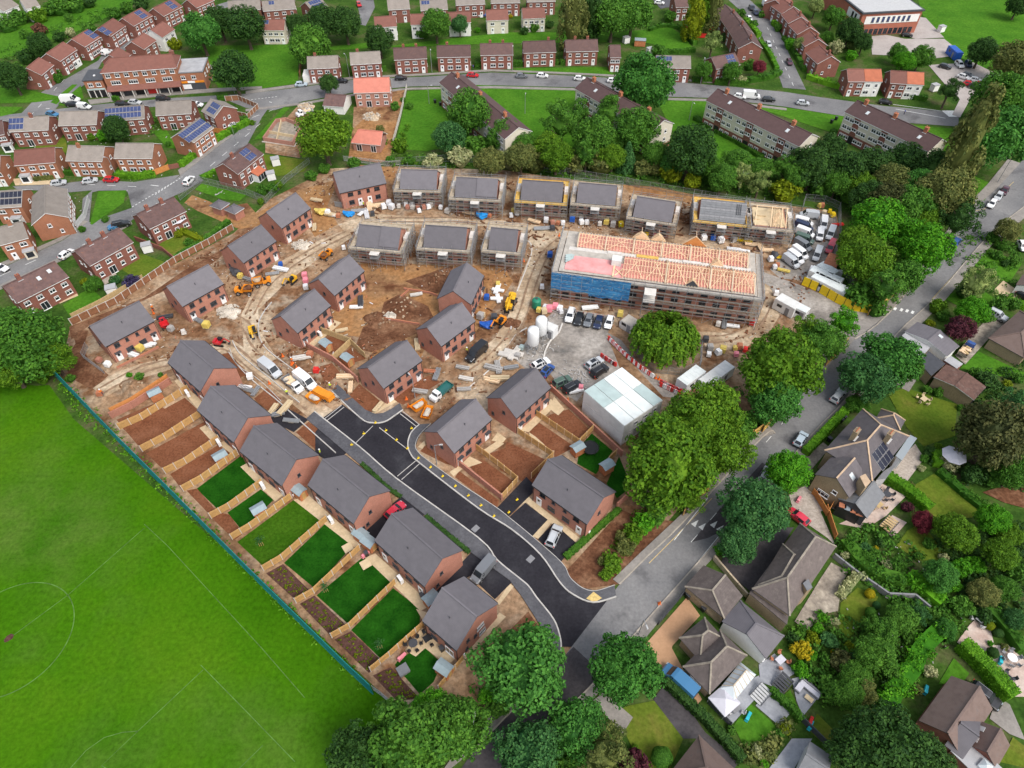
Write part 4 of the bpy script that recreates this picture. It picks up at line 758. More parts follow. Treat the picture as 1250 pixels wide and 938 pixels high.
RH('c 90 435 330 425', 'grey roofed semi with white side garage', group=GB, roofm='grey_roof', chim=((-.5,.1),), extras=(lambda o,L,D: (lambda b: (b.box((-L/2-1.3,-.6,1.2),(2.4,5,2.4)), b.build('garage','white_render',o)))(MB()),))
RH('c 415 405 650 392', 'grey roofed semi behind the low dark hedge', group=GB, roofm='grey_roof', chim=((-.5,.1),))
RH('c 748 370 1003 358', 'two tone roofed semi with neighbouring white carport', group=GB, roofm='brown_roof', chim=((-.4,.1),(.4,.1)))
RH('c 1080 350 1340 345', 'brown roofed semi with white garage door', group=GB, roofm='brown_roof', chim=((-.4,.1),))
RH('d 285 335 540 330', 'brown roofed semi behind the tall bright hedge', group=GB, roofm='brown_roof', chim=((-.4,.1),(.4,.1)))
RH('d 612 318 862 310', 'brown roofed semi beside the slim street tree', group=GB, roofm='brown_roof', chim=((.6,.1),))
RH('d 935 308 1185 302', 'brown roofed semi at the end of the green verge', group=GB, roofm='brown_roof', chim=((-.4,.1),(.4,.1)))
RH('h 150 345 235 345', 'brick house set at an angle beside the garden sheds', group=GB, roofm='brown_roof', D=9)
RH('h 505 425 772 430', 'semi with grey solar glass on half its roof', group=GB, roofm='grey_roof', panels=(-5,0,1))
RH('h 925 440 1110 405', 'brick semi with blue panels beside the hedge corner', group=GB, roofm='brown_roof', panels=(1,4,2))
for k_, (sp, lb_) in enumerate((('C 1035 20 1085 75','terrace house nearest the top edge left of the upper road'),('C 1085 75 1125 130','second terrace house left of the upper road'),('C 1125 130 1165 200','end terrace house above the solar roof'))):
 RH(sp, lb_, D=8.2, group=GD, roofm='brown_roof', chim=((.6,0),), flip=False, nwin=2)
for sp, lb_ in (('i 290 0 350 -60','terrace house at the top right of the upper road'),('i 345 -10 430 50','terrace house below the top edge right of the upper road'),('i 430 60 490 130','terrace house with parked van outside'),('i 490 140 560 210','terrace house in the middle of the right hand row'),('i 560 240 620 300','terrace house beside the pale flowering bush'),('i 625 345 720 430','end terrace house with plain red gable')):
 RH(sp, lb_, D=8.0, group=GD, roofm='red_roof', chim=((.6,0),), nwin=2)
RH('i 835 528 1100 530', 'semi with half orange roof and half white walls, left of two', group=GB, roofm='red_roof', panelw=((0,1,0,4.9,'white_render'),), extras=(lambda o,L,D: (lambda b: (on_slope(b, L/4+.05, 2.0, D, 5.0, 7.2, L/2+.2, 4.7, .0, 0, -1, .07), b.build('orange_roofing','orange_roof',o)))(MB()),))
RH('j 230 540 490 555', 'semi with half orange roof and half white walls, right of two', group=GB, roofm='red_roof', panelw=((0,1,0,4.9,'white_render'),), extras=(lambda o,L,D: (lambda b: (on_slope(b, L/4+.05, 2.0, D, 5.0, 7.2, L/2+.2, 4.7, .0, 0, -1, .07), b.build('orange_roofing','orange_roof',o)))(MB()),))
RH('c 445 600 722 592', 'new pink brick semi with bright red tiled roof', D=8.2, Hr=7.6, roofm='new_red_roof', wallm='pink_brick', name='red_tiled_house', style='back', nwin=4)
P_ = pts('B 490 620 600 630', 5.0); c_, y_, L_ = plan_ridge(*P_)
old_house('brick_bungalow', c_, y_, L_+1.2, 6.4, 2.7, 5.0, 'small new brick bungalow with bright red tiled roof and white doors', 'new_red_roof', 'pink_brick', 'none', hips=(1.6,0), extras=(lambda o,L,D: [fix(win_mesh(1.6,2.1,'french'),'window',o,'F',u*L/2,.1,L,D) for u in (-.55,.5)],))
P_ = pts('c 240 725 390 735', 4.2); c_, y_, L_ = plan_ridge(*P_)
old_house('old_outhouse', c_, y_, L_, 8.0, 2.6, 4.3, 'low old building with dark weathered roof and white gable', 'patchy_roof', 'white_render', 'none')
def flats(spec, label, n=3, Hr=10.2, He=8.0, D=8.6, hidden=False):
 P = pts(spec, Hr+.1); c, yaw, L = plan_ridge(P[0], P[1]); L -= .4
 o = thing('block_of_flats', c, yaw, label, 'flats', 'three storey flats with cream upper walls')
 gable_wall(L, D, He, Hr, 'cream_render', o); b = MB(); b.box((0,0,1.3),(L+.1,D+.1,2.6)); b.build('brick_base', 'old_brick', o)
 rf = gable_roof(L, D, He, Hr, 'flats_roof', o, .25, .35, .15)
 for k in range(3): chimney(rf, -L/2+L*(.1+.36*k), 0, Hr, 1.3, (1.0,.8), 'terracotta', 2)
 for k in (.2, .82): skylight(rf, -L/2+L*k, -D/4, D, He, Hr, .9, 1.2)
 bays = n
 for k in range(bays):
  x0 = -L/2+L*k/bays; w = L/bays
  b = MB(); b.box((x0+w*.5, -D/2-.03, (2.66+He)/2), (w*.22, .1, He-2.68)); b.box((x0+w*.5,-D/2-.09,1.1),(1.7,.08,2.2),0,1); b.build('stair_bay', ['old_brick','black_plastic'], o)
  for u in (.14, .32, .68, .86):
   for z in (.8, 3.5, 6.0): fix(win_mesh(1.5, 1.15), 'window', o, 'F', x0+w*u, z, L, D, out=.05 if z < 2 else 0)
  for u in (.46, .54):
   for z in (3.9, 6.3): fix(win_mesh(.8, .9), 'window', o, 'F', x0+w*u, z, L, D, out=.09)
 for z in (3.5, 6.0): fix(win_mesh(.9, 1.1), 'window', o, 'R', 1.5, z, L, D)
 INFO.append((label[:30], L, D)); return o
flats('B 942 345 1262 610', 'leftmost block of flats behind the round trees')
flats('C 375 370 745 575', 'second block of flats, half hidden by trees')
flats('C 1000 425 1450 640', 'third block of flats with its cream front in full view')
flats('D 455 480 860 665', 'rightmost block of flats beside the tall conifer')
# ---------------------------------------------------------------- foliage
def leafquad(vs, fs, c, n, s, R):
 n = n.normalized(); t = n.cross(Vector((R.gauss(0,1), R.gauss(0,1), R.gauss(0,1))))
 if t.length < 1e-4: t = n.orthogonal()
 t.normalize(); u = n.cross(t); a, b_ = s*R.uniform(.7, 1.25), s*R.uniform(.45, .8); o = len(vs)
 bend = n*(-.18*a)
 vs += [c-t*a*.9+bend, c-u*b_, c+t*a+bend, c+u*b_]; fs.append((o, o+1, o+2, o+3))
def clump_cloud(seed, clumps, per, leaf, core=None, jitter=.75, up=.25):
 """clumps: (centre, radius); leaves lie over each clump's outer side"""
 R = random.Random(seed); vs = []; fs = []
 for c, r in clumps:
  c = Vector(c); k = max(6, int(per*(r**2)))
  for _ in range(k):
   d = Vector((R.gauss(0,1), R.gauss(0,1), R.gauss(0,1))).normalized()
   if d.z < -.55 and R.random() < .7: d.z = -d.z
   p = c+d*(r*(R.uniform(.72, 1.06)))
   n = d+Vector((R.gauss(0,1), R.gauss(0,1), R.gauss(0,1)))*jitter*.5+Vector((0,0,up))
   leafquad(vs, fs, p, n, leaf*R.uniform(.75, 1.25), R)
 b = MB(); b.v = [tuple(v) for v in vs]; b.f = fs; b.m = [0]*len(fs)
 if core:
  for c, r in core: b.blob(c, r, seed, 0, 2, .18)
 return b
def crown_round(seed, rz=.82, n=52, leaf=.255, R0=5.0, per=74):
 """broad crown, radius about R0, centre at the origin"""
 R = random.Random(seed); cl = []
 for i in range(n):
  z = 1-1.75*(i+.5)/n; a = i*2.39996+R.uniform(-.4,.4); q = sqrt(max(0,1-z*z)); rr = R.uniform(.62,.84)
  lump = 1+.10*sin(a*2+seed)+.08*sin(a*3+seed*2)
  cl.append(((R0*rr*q*cos(a)*lump, R0*rr*q*sin(a)*lump, R0*rz*rr*z), R0*R.uniform(.2,.33)))
 for i in range(9):
  a = R.uniform(0,6.28); cl.append(((R0*.93*cos(a), R0*.93*sin(a), R0*R.uniform(-.35,.25)), R0*R.uniform(.08,.16)))
 return clump_cloud(seed, cl, per, leaf, [((0,0,0),(R0*.70,R0*.70,R0*rz*.68))])
def crown_open(seed, R0=5.0):
 """looser crown with gaps"""
 R = random.Random(seed); cl = []
 for i in range(38):
  z = R.uniform(-.75,1); a = i*2.39996; q = sqrt(max(0,1-z*z)); rr = R.uniform(.45,.95)
  cl.append(((R0*rr*q*cos(a), R0*rr*q*sin(a), R0*.95*rr*z), R0*R.uniform(.13,.25)))
 return clump_cloud(seed, cl, 92, .235, [((0,0,-.3),(R0*.5,R0*.5,R0*.5))])
def crown_tall(seed, R0=5.0, H=16.0):
 R = random.Random(seed); cl = []
 for i in range(80):
  z = R.uniform(0,1); w = (.55+.6*sin(pi*min(1,z*1.05+.12)))*(1 if z < .8 else 1-(z-.8)*3.2); a = i*2.39996
  cl.append(((R0*.72*w*cos(a), R0*.72*w*sin(a), H*z-H/2), R0*R.uniform(.18,.3)))
 return clump_cloud(seed, cl, 34, .36, [((0,0,0),(R0*.55,R0*.55,H*.42))])
def crown_cone(seed, R0=5.0, H=13.0):
 R = random.Random(seed); cl = []
 for i in range(90):
  z = (i+.5)/90; w = 1-z*.92; a = i*2.39996; cl.append(((R0*.85*w*cos(a), R0*.85*w*sin(a), H*z-H/2), R0*(.12+.16*w)))
 return clump_cloud(seed, cl, 44, .32, [((0,0,-H*.15),(R0*.55,R0*.55,H*.33))], .6, .45)
def crown_ball(seed, R0=5.0, rz=1.0):
 R = random.Random(seed); vs = []; fs = []
 for i in range(3600):
  z = 1-2*(i+.5)/3600; a = i*2.39996; q = sqrt(1-z*z); d = Vector((q*cos(a), q*sin(a), z)); k = R0*(.96+.05*sin(5*a)*q+R.uniform(-.03,.03))
  leafquad(vs, fs, Vector((d.x*k, d.y*k, d.z*k*rz)), d+Vector((R.gauss(0,1),R.gauss(0,1),R.gauss(0,1)))*.3, .26, R)
 b = MB(); b.v = [tuple(v) for v in vs]; b.f = fs; b.m = [0]*len(fs); b.blob((0,0,0),(R0*.9,R0*.9,R0*.9*rz),1,0,3,.04); return b
def crown_weep(seed, R0=5.0):
 R = random.Random(seed); vs = []; fs = []
 for i in range(520):
  a = R.uniform(0,2*pi); q = R.uniform(.05,1)**.6; top = Vector((R0*q*cos(a)*.95, R0*q*sin(a)*.95, R0*.62*sqrt(max(0,1-q*q))+R.uniform(-.3,.3)))
  for j in range(15):
   p = top+Vector((cos(a)*.03*j+R.gauss(0,.09), sin(a)*.03*j+R.gauss(0,.09), -.17*j)); leafquad(vs, fs, p, Vector((cos(a)*.6+R.gauss(0,.4), sin(a)*.6+R.gauss(0,.4), .75)), .26, R)
 b = MB(); b.v = [tuple(v) for v in vs]; b.f = fs; b.m = [0]*len(fs); b.blob((0,0,-.6),(R0*.72,R0*.72,R0*.5),2,0,2,.15); return b
def crown_shrub(seed, R0=5.0):
 R = random.Random(seed); cl = []
 for i in range(22):
  z = R.uniform(-.2,1); a = i*2.39996; q = sqrt(max(0,1-z*z)); rr = R.uniform(.5,.85); cl.append(((R0*rr*q*cos(a), R0*rr*q*sin(a), R0*.8*rr*z), R0*R.uniform(.22,.38)))
 return clump_cloud(seed, cl, 15, .62, [((0,0,-.2*R0),(R0*.68,R0*.68,R0*.62))])
CROWN = dict(round=[crown_round(s, .78+.06*(s % 3)).mesh('crown', 'leaf_mid') for s in (1,2,3,4,5)], dense=[crown_round(s, .85, 66, .24, 5.0, 85).mesh('crown','leaf_mid') for s in (11,12)],
 open=[crown_open(s).mesh('crown','leaf_mid') for s in (21,22,23)], tall=[crown_tall(s).mesh('crown','leaf_mid') for s in (31,32)], cone=[crown_cone(s).mesh('crown','leaf_mid') for s in (41,42)], ball=[crown_ball(51).mesh('crown','leaf_mid')],
 weep=[crown_weep(61).mesh('crown','leaf_mid')], shrub=[crown_shrub(s).mesh('crown','leaf_mid') for s in (71,72,73,74)])
def trunk_mesh(seed, limbs=6):
 R = random.Random(seed); b = MB(); b.tube((0,0,-.3),(0,0,.35),.62,.42,9); b.tube((0,0,.35),(.1,.05,4),.42,.32,9); b.tube((.1,.05,4),(.15,.2,8.0),.32,.10,8)
 for i in range(limbs):
  a = i*2.4+R.uniform(-.3,.3); z0 = 3.0+i*.6; r = R.uniform(2.2,3.4); b.tube((.1,.1,z0),(r*cos(a)*.55,r*sin(a)*.55,z0+1.4),.2,.13,6); b.tube((r*cos(a)*.55,r*sin(a)*.55,z0+1.4),(r*cos(a),r*sin(a),z0+2.6),.13,.04,6)
 return b
TRUNK = [trunk_mesh(s).mesh('trunk','bark') for s in (1,2)]; TRUNKP = trunk_mesh(3,8).mesh('trunk','pale_bark'); STEM = (lambda b: ([b.tube((0,0,-.2),(.25*cos(a),.25*sin(a),.9),.07,.04,5) for a in (0,2.1,4.2)], b)[1])(MB()).mesh('stem','bark')
SIZEW = lambda R: 'very large' if R > 7 else 'large' if R > 4.6 else 'medium' if R > 2.9 else 'small'
TONE = dict(dark='dark green',mid='mid green',chestnut='rich green',lime='yellowish green',bright='bright green',blue='bluish green',olive='olive green',yellow='golden yellow',acid='acid yellow green',purple='dark purple',maroon='maroon',brown='brownish green',pale='pale green',copper='copper brown',cream='cream flowered',hedge='green',lhedge='light green',violet='violet')
FORM = dict(round='spreading tree',dense='round crowned tree',open='loose crowned tree',tall='tall upright tree',cone='pointed conifer',ball='clipped ball tree',weep='weeping tree',shrub='bush')
NT = [0]
def tree(px, py, rp, kind='round', leaf='mid', label=None, hk=None, group=None, trunk=None):
 NT[0] += 1; k = NT[0]; R = random.Random(k*13+5)
 zc = 3.0
 for _ in range(4):
  p = gp(px, py, zc); dep = proj(p)[2]; r = rp*dep/FPX
  zc = dict(round=1.05, dense=1.0, open=1.2, tall=(hk or 2.2)*1.0, cone=(hk or 2.4)*.55, ball=1.0, weep=.62, shrub=.62)[kind]*r+(1.1 if kind in ('round','dense','open') and r > 2.5 else .1)
 p = gp(px, py, zc)
 if kind == 'shrub': cat, nm_ = 'bush', 'bush'
 elif kind == 'ball' and r < 2.2: cat, nm_ = 'bush', 'clipped_bush'
 else: cat, nm_ = 'tree', {'cone':'conifer','tall':'tall_tree'}.get(kind, 'broadleaf_tree')
 base = label or f"{SIZEW(r)} {TONE[leaf]} {FORM[kind]}"
 o = thing(nm_, (p.x, p.y, 0), R.uniform(0, 6.28) if kind != 'weep' else 0, base, cat, group, auto=label is None)
 s = r/5.0; me = R.choice(CROWN[kind]); sz = s*R.uniform(.92,1.08)
 if kind == 'tall': sz = (2*zc-.6)/16.0
 if kind == 'cone': sz = (2*zc-.2)/13.0
 put(me, 'crown', o, (0,0,zc), scl=(s*R.uniform(.95,1.05), s*R.uniform(.95,1.05), sz), mat='leaf_'+leaf)
 if cat == 'bush': put(STEM, 'stem', o, (0,0,0), scl=(s*3,s*3,s*3))
 else: put(TRUNKP if trunk == 'pale' else R.choice(TRUNK), 'trunk', o, (0,0,0), scl=(s, s, max(.3, zc/6.2)))
 return o
T_ = tree
T_(637,815,57,'round','chestnut','huge spreading chestnut tree at the road corner below the last new house'); T_(762,816,45,'round','chestnut','big round tree overhanging the clay drive'); T_(812,412,42,'weep','lime','pale weeping tree ringed by steel fencing inside the site')
T_(814,566,58,'round','lime','largest yellow green tree right of the white cabin block'); T_(962,576,27,'dense','bright','vivid green round tree on the villa side of the main road'); T_(808,925,14,'ball','mid','clipped ball tree on the dry front lawn')
T_(1214,532,46,'round','brown','big brownish conifer spreading over the right hand gardens'); T_(1172,402,18,'round','purple','dark purple tree beside the pickup drive'); T_(1127,637,14,'dense','maroon','maroon acer below the villa terrace'); T_(30,420,46,'dense','mid','large hedge tree overhanging the start of the teal fence')
T_(786,103,37,'round','chestnut','big tree standing alone between the two middle cream flats'); T_(1178,182,24,'tall','olive','tall narrow tree at the end of the right hand flats', 3.0); T_(978,794,13,'shrub','yellow','golden yellow bush behind the garden of the white gazebo')
T_(907,214,15,'open','pale','pale bare branched tree above the scaffolded houses',trunk='pale')
T_(142,157,17,'dense','dark','dark round tree between the two rows of brick semis'); T_(394,166,33,'round','lime','large tree beside the unfinished brick walls')
for row in """500 908 56 round mid|556 890 40 round mid|438 928 42 round dark|528 868 26 dense bright|600 846 16 shrub bright|610 862 14 shrub mid|645 920 42 round blue|705 888 38 round chestnut|738 922 40 open olive|772 934 20 shrub purple|690 935 24 shrub mid|868 503 40 round lime|884 552 34 round lime|846 522 40 round lime|800 615 18 shrub mid|842 610 20 open lime|953 447 50 round lime|946 487 33 dense chestnut|1030 394 21 open bright|1005 417 26 round mid|985 405 22 open lime|905 520 22 shrub mid|1086 438 36 round chestnut|1058 460 32 round blue|1103 448 22 round mid|922 622 41 round blue|902 661 27 dense blue|879 672 8 shrub bright
818 600 14 shrub bright|800 632 14 shrub mid|786 640 15 shrub bright|774 652 14 shrub lime|764 668 13 shrub olive|748 688 13 shrub lime|740 702 9 shrub lime|758 655 8 shrub olive|735 685 7 shrub olive
0 408 34 dense mid|62 436 26 dense lime|10 448 30 dense lime|52 462 9 shrub lime|86 462 6 shrub mid|110 350 9 shrub mid|104 345 6 shrub acid
1072 272 34 round bright|1126 302 33 round bright|1056 318 32 round lime|1082 350 26 open mid|1104 338 24 round mid|1048 296 24 round lime|1112 250 28 round mid|1152 238 34 round olive|1172 268 26 open dark|1086 246 26 round brown|1060 240 22 round dark|1050 362 20 shrub mid|1070 376 14 shrub mid|1213 168 42 round chestnut|1222 122 34 round mid|1243 128 24 round mid|1200 140 22 open olive|1238 74 25 round olive|1199 63 17 dense dark|1244 6 14 dense dark|1160 110 16 open dark|1247 98 13 shrub mid
686 150 27 open mid|743 136 21 open mid|776 158 29 round mid|728 166 26 round mid|706 138 18 open mid|679 190 21 dense lime|702 202 14 shrub olive|735 198 20 shrub olive|766 192 14 cone blue|636 192 20 round olive|654 200 15 shrub olive|784 206 13 shrub olive|800 204 14 shrub olive|843 184 33 round dark|818 212 14 shrub acid|845 222 13 shrub acid|882 218 18 dense mid|866 214 14 shrub mid|928 222 15 open pale|574 138 29 round mid|616 165 20 dense mid|548 166 21 round blue|562 192 16 shrub cream|598 198 19 round olive|622 194 16 shrub cream|528 199 12 shrub cream|489 178 11 shrub lime|580 178 16 shrub mid|600 176 14 shrub mid|500 196 8 shrub mid|476 196 6 shrub mid
640 178 16 round mid|668 178 18 round lime|716 188 17 open mid|748 192 17 round lime|756 174 16 round mid|800 188 17 round mid|822 198 15 round chestnut|862 202 17 round mid|900 198 18 round mid|928 206 16 round mid|972 216 17 round mid|1050 226 18 round lime|1022 224 17 round mid|1140 254 22 round mid|1130 272 18 round lime|1095 268 18 round mid|994 204 26 round dark|958 234 18 shrub acid|1032 206 25 round dark|1066 200 23 round dark|1106 196 24 round dark|1136 206 24 round dark|1090 222 24 round olive|1120 228 24 round chestnut|1014 182 20 round dark|975 196 18 open dark|942 206 14 open mid|1084 190 9 shrub mid|1005 228 18 shrub mid|1040 236 18 shrub mid|1160 218 22 open olive|960 205 16 open mid|1100 172 10 shrub mid
401 102 12 round dark|376 55 24 round mid|361 29 13 round dark|393 27 21 round dark|421 28 21 round dark|463 49 17 round dark|532 29 19 round mid|561 30 11 round blue|516 40 9 shrub mid|244 39 24 round chestnut|268 26 20 round dark|299 31 24 round dark|284 87 25 round dark|213 54 9 shrub acid|14 94 18 round dark|49 55 15 round dark|48 36 9 shrub copper|32 70 11 shrub dark|86 40 7 shrub cream|109 35 9 shrub mid|72 45 8 shrub dark|100 46 7 shrub mid|8 30 12 shrub mid|22 22 11 shrub mid|46 19 12 shrub lime|72 9 13 shrub mid|92 6 12 shrub mid|108 2 10 shrub dark|140 16 9 shrub mid|155 10 9 shrub mid|172 4 10 shrub dark|60 12 9 shrub mid|84 22 6 shrub mid|30 42 7 shrub mid|36 97 9 shrub hedge|52 100 9 shrub hedge|70 96 7 shrub hedge|126 166 9 shrub bright|112 167 6 shrub lime|136 170 5 shrub mid
700 20 19 tall olive|722 16 15 tall dark|748 22 24 round mid|772 18 24 round mid|848 18 14 tall acid|858 14 12 tall lime|869 10 14 tall olive|870 52 13 open pale|886 46 7 shrub dark|859 86 11 round mid|893 88 12 round mid|906 98 6 shrub cream|927 82 9 round maroon|915 80 8 shrub mid|996 8 10 round pale|1018 20 14 round mid|1038 38 16 dense dark|1054 52 12 dense dark|978 54 9 round pale|1021 58 9 shrub cream|1041 54 8 shrub pale|1009 46 8 round mid|964 54 8 shrub bright|950 34 6 shrub mid|1039 68 8 shrub bright|1104 75 13 dense bright|1096 64 11 round mid|1124 70 14 round mid|1016 6 8 shrub cream|930 18 5 shrub mid|905 16 6 shrub mid|920 30 6 shrub mid|1064 34 5 shrub mid|1092 33 4 shrub mid|640 38 6 shrub dark|652 33 8 shrub mid|671 30 6 shrub dark|608 37 4 shrub bright|583 37 4 shrub bright|623 20 3 shrub yellow|804 62 9 shrub mid|812 68 6 shrub mid|818 20 9 shrub mid
1230 281 15 round olive|1212 290 9 shrub mid|1194 346 24 open pale|1180 355 14 shrub dark|1186 380 19 round bright|1205 386 10 shrub mid|1144 374 11 shrub lime|1152 386 8 shrub mid|1220 372 11 shrub mid|1238 372 9 shrub mid|1217 312 7 shrub mid|1237 318 8 shrub mid|1227 322 5 shrub dark|1222 300 7 shrub hedge|1135 395 6 shrub acid|1158 404 6 shrub mid|1206 466 14 shrub dark|1192 456 9 shrub mid|1229 470 7 shrub acid|1243 462 8 shrub mid|1145 479 7 shrub mid|1132 476 6 shrub mid|1173 498 5 shrub mid|1236 496 21 open blue|1234 520 20 open brown|1238 576 22 round mid|1188 580 16 shrub dark|1212 585 14 shrub mid|1158 566 11 shrub cream|1135 552 8 shrub dark|1146 546 6 shrub lime|1046 494 13 dense hedge|1128 560 6 shrub mid|1125 572 5 shrub cream|1112 592 5 shrub olive
1107 619 8 shrub purple|1168 650 24 dense lime|1212 634 20 dense bright|1231 652 16 round lime|1222 676 20 round lime|1190 690 13 shrub bright|1148 702 20 dense chestnut|1173 694 14 shrub bright|1158 714 14 shrub bright|1200 724 18 round olive|1226 718 16 round mid|1243 700 14 shrub mid|1174 740 15 shrub mid|1200 752 12 shrub dark|1238 756 13 round blue|1240 778 6 shrub yellow|1152 682 7 shrub cream|1134 664 8 shrub mid|1032 678 6 shrub cream|1084 690 6 shrub cream|1066 676 8 shrub mid|1069 670 4 shrub yellow|1056 668 7 shrub blue|1096 690 10 shrub mid|1074 664 6 shrub dark|1062 725 6 ball yellow|1063 748 7 ball mid|1070 739 5 ball blue|1019 759 6 shrub cream|1004 754 7 shrub bright|999 767 7 shrub bright|992 780 9 shrub acid|1012 782 11 shrub blue|968 780 9 shrub dark|977 818 11 shrub bright|1037 790 7 shrub acid|1018 796 4 shrub yellow|1008 806 8 shrub mid|1100 754 19 round mid|1120 750 15 open blue|1076 770 20 round mid|1068 798 23 round mid|1030 812 17 shrub brown|1041 804 8 shrub blue|1044 826 19 round mid|1032 846 21 dense mid|1053 842 17 round olive|1012 838 15 shrub mid|1090 822 12 shrub mid|1086 840 10 shrub dark|1154 768 13 dense chestnut|1140 752 8 shrub mid|990 800 8 shrub bright|1056 780 7 shrub mid|1108 780 7 shrub mid|1112 800 7 shrub olive
1084 906 46 round dark|1124 926 34 round dark|1046 916 34 round dark|1135 820 9 shrub cream|1090 872 8 shrub cream|1104 880 8 shrub olive|1120 842 7 shrub olive|1208 764 6 ball acid|1219 773 6 ball dark|1187 789 5 ball acid|1199 800 6 shrub dark|1212 797 7 ball dark|1209 786 4 shrub bright|1192 800 4 shrub blue|1226 790 5 shrub olive|1205 808 4 shrub mid
959 889 8 shrub acid|952 896 6 shrub mid|893 892 6 shrub mid|924 918 8 shrub cream|933 932 6 shrub bright|940 908 6 shrub olive|912 910 5 shrub mid|868 938 5 shrub mid|786 930 6 shrub acid|775 912 4 shrub lime|1080 688 5 shrub cream|128 268 5 shrub mid|24 308 7 shrub olive|100 280 5 shrub hedge|116 346 9 round mid|141 342 7 shrub blue|160 344 10 shrub violet|188 333 5 shrub olive|218 286 6 shrub acid|230 296 6 shrub mid|320 232 8 shrub mid|332 230 8 shrub hedge|340 226 6 shrub lime|318 246 5 shrub lime|205 176 4 shrub mid|236 162 4 shrub acid|298 145 5 shrub mid|308 150 4 shrub lime|158 458 4 shrub bright|170 460 6 shrub mid|196 458 4 shrub mid|482 130 7 shrub mid|492 122 4 shrub mid|410 128 6 shrub mid|464 158 6 shrub olive|432 200 9 shrub mid|396 206 8 shrub mid|500 130 5 shrub mid|380 215 8 shrub mid|550 122 6 shrub dark""".replace('\n','|').split('|'):
 f = row.split(); T_(float(f[0]), float(f[1]), float(f[2]), f[3], f[4])
# ---- hedges
def hedge(spec, w, h, leaf, label, auto=False, sm=1):
 P = pts(spec); b = MB(); R = random.Random(len(spec)*7+int(w*10)); vs = []; fs = []
 P = smooth_line(P, 4) if len(P) > 2 else P; c = sum(P, Vector())/len(P)
 cam_d = proj(c)[2]; dens = 30 if cam_d < 170 else 16 if cam_d < 250 else 9; lf = .17 if cam_d < 170 else .24 if cam_d < 250 else .32
 if w >= 2.2:
  cl = []; tot = 0
  for a, q in zip(P, P[1:]):
   L = (q-a).length; n = Vector((-(q-a).y,(q-a).x,0)).normalized()
   for _ in range(max(2, int(L*w*.45))): p = a.lerp(q, R.random())+n*R.uniform(-w*.36,w*.36)-c; cl.append(((p.x,p.y,h*R.uniform(.4,.8)), w*R.uniform(.17,.34)))
  b = clump_cloud(int(w*100)+len(P), cl, 60 if cam_d < 170 else 30, lf*1.25); strip_mb(b, [p-c for p in P], w*.66, 0, h*.62)
  o = b.build('hedge', 'leaf_'+leaf, loc=(c.x,c.y,0)); return tag(o, label, 'hedge', auto=auto)
 strip_mb(b, [p-c for p in P], w*.86, 0, h*.93)
 for a, q in zip(P, P[1:]):
  L = (q-a).length; d = (q-a).normalized(); n = Vector((-d.y, d.x, 0))
  for _ in range(int(L*(w+2*h)*dens)):
   t = R.uniform(-.02,1.02)*L; s = R.uniform(-w/2-h, w/2+h); wob = 1+.1*sin(t*1.7)+.06*sin(t*4.1)
   if abs(s) < w/2: p = a+d*t+n*s*wob; z = h*(1+.05*sin(t*2.3+s)-.10*(abs(s)/(w/2))**4); nn = Vector((0,0,1))
   else: sg = 1 if s > 0 else -1; z = h-(abs(s)-w/2); p = a+d*t+n*sg*(w/2*wob*(1-.06*(z/h)**3)); nn = n*sg
   leafquad(vs, fs, p-c+Vector((R.gauss(0,.05),R.gauss(0,.05),z+R.gauss(0,.05))), nn+Vector((R.gauss(0,1),R.gauss(0,1),R.gauss(0,1)))*.45, lf*R.uniform(.7,1.2), R)
 b.add(vs, fs); o = b.build('hedge', 'leaf_'+leaf, loc=(c.x,c.y,0)); return tag(o, label, 'hedge', auto=auto)
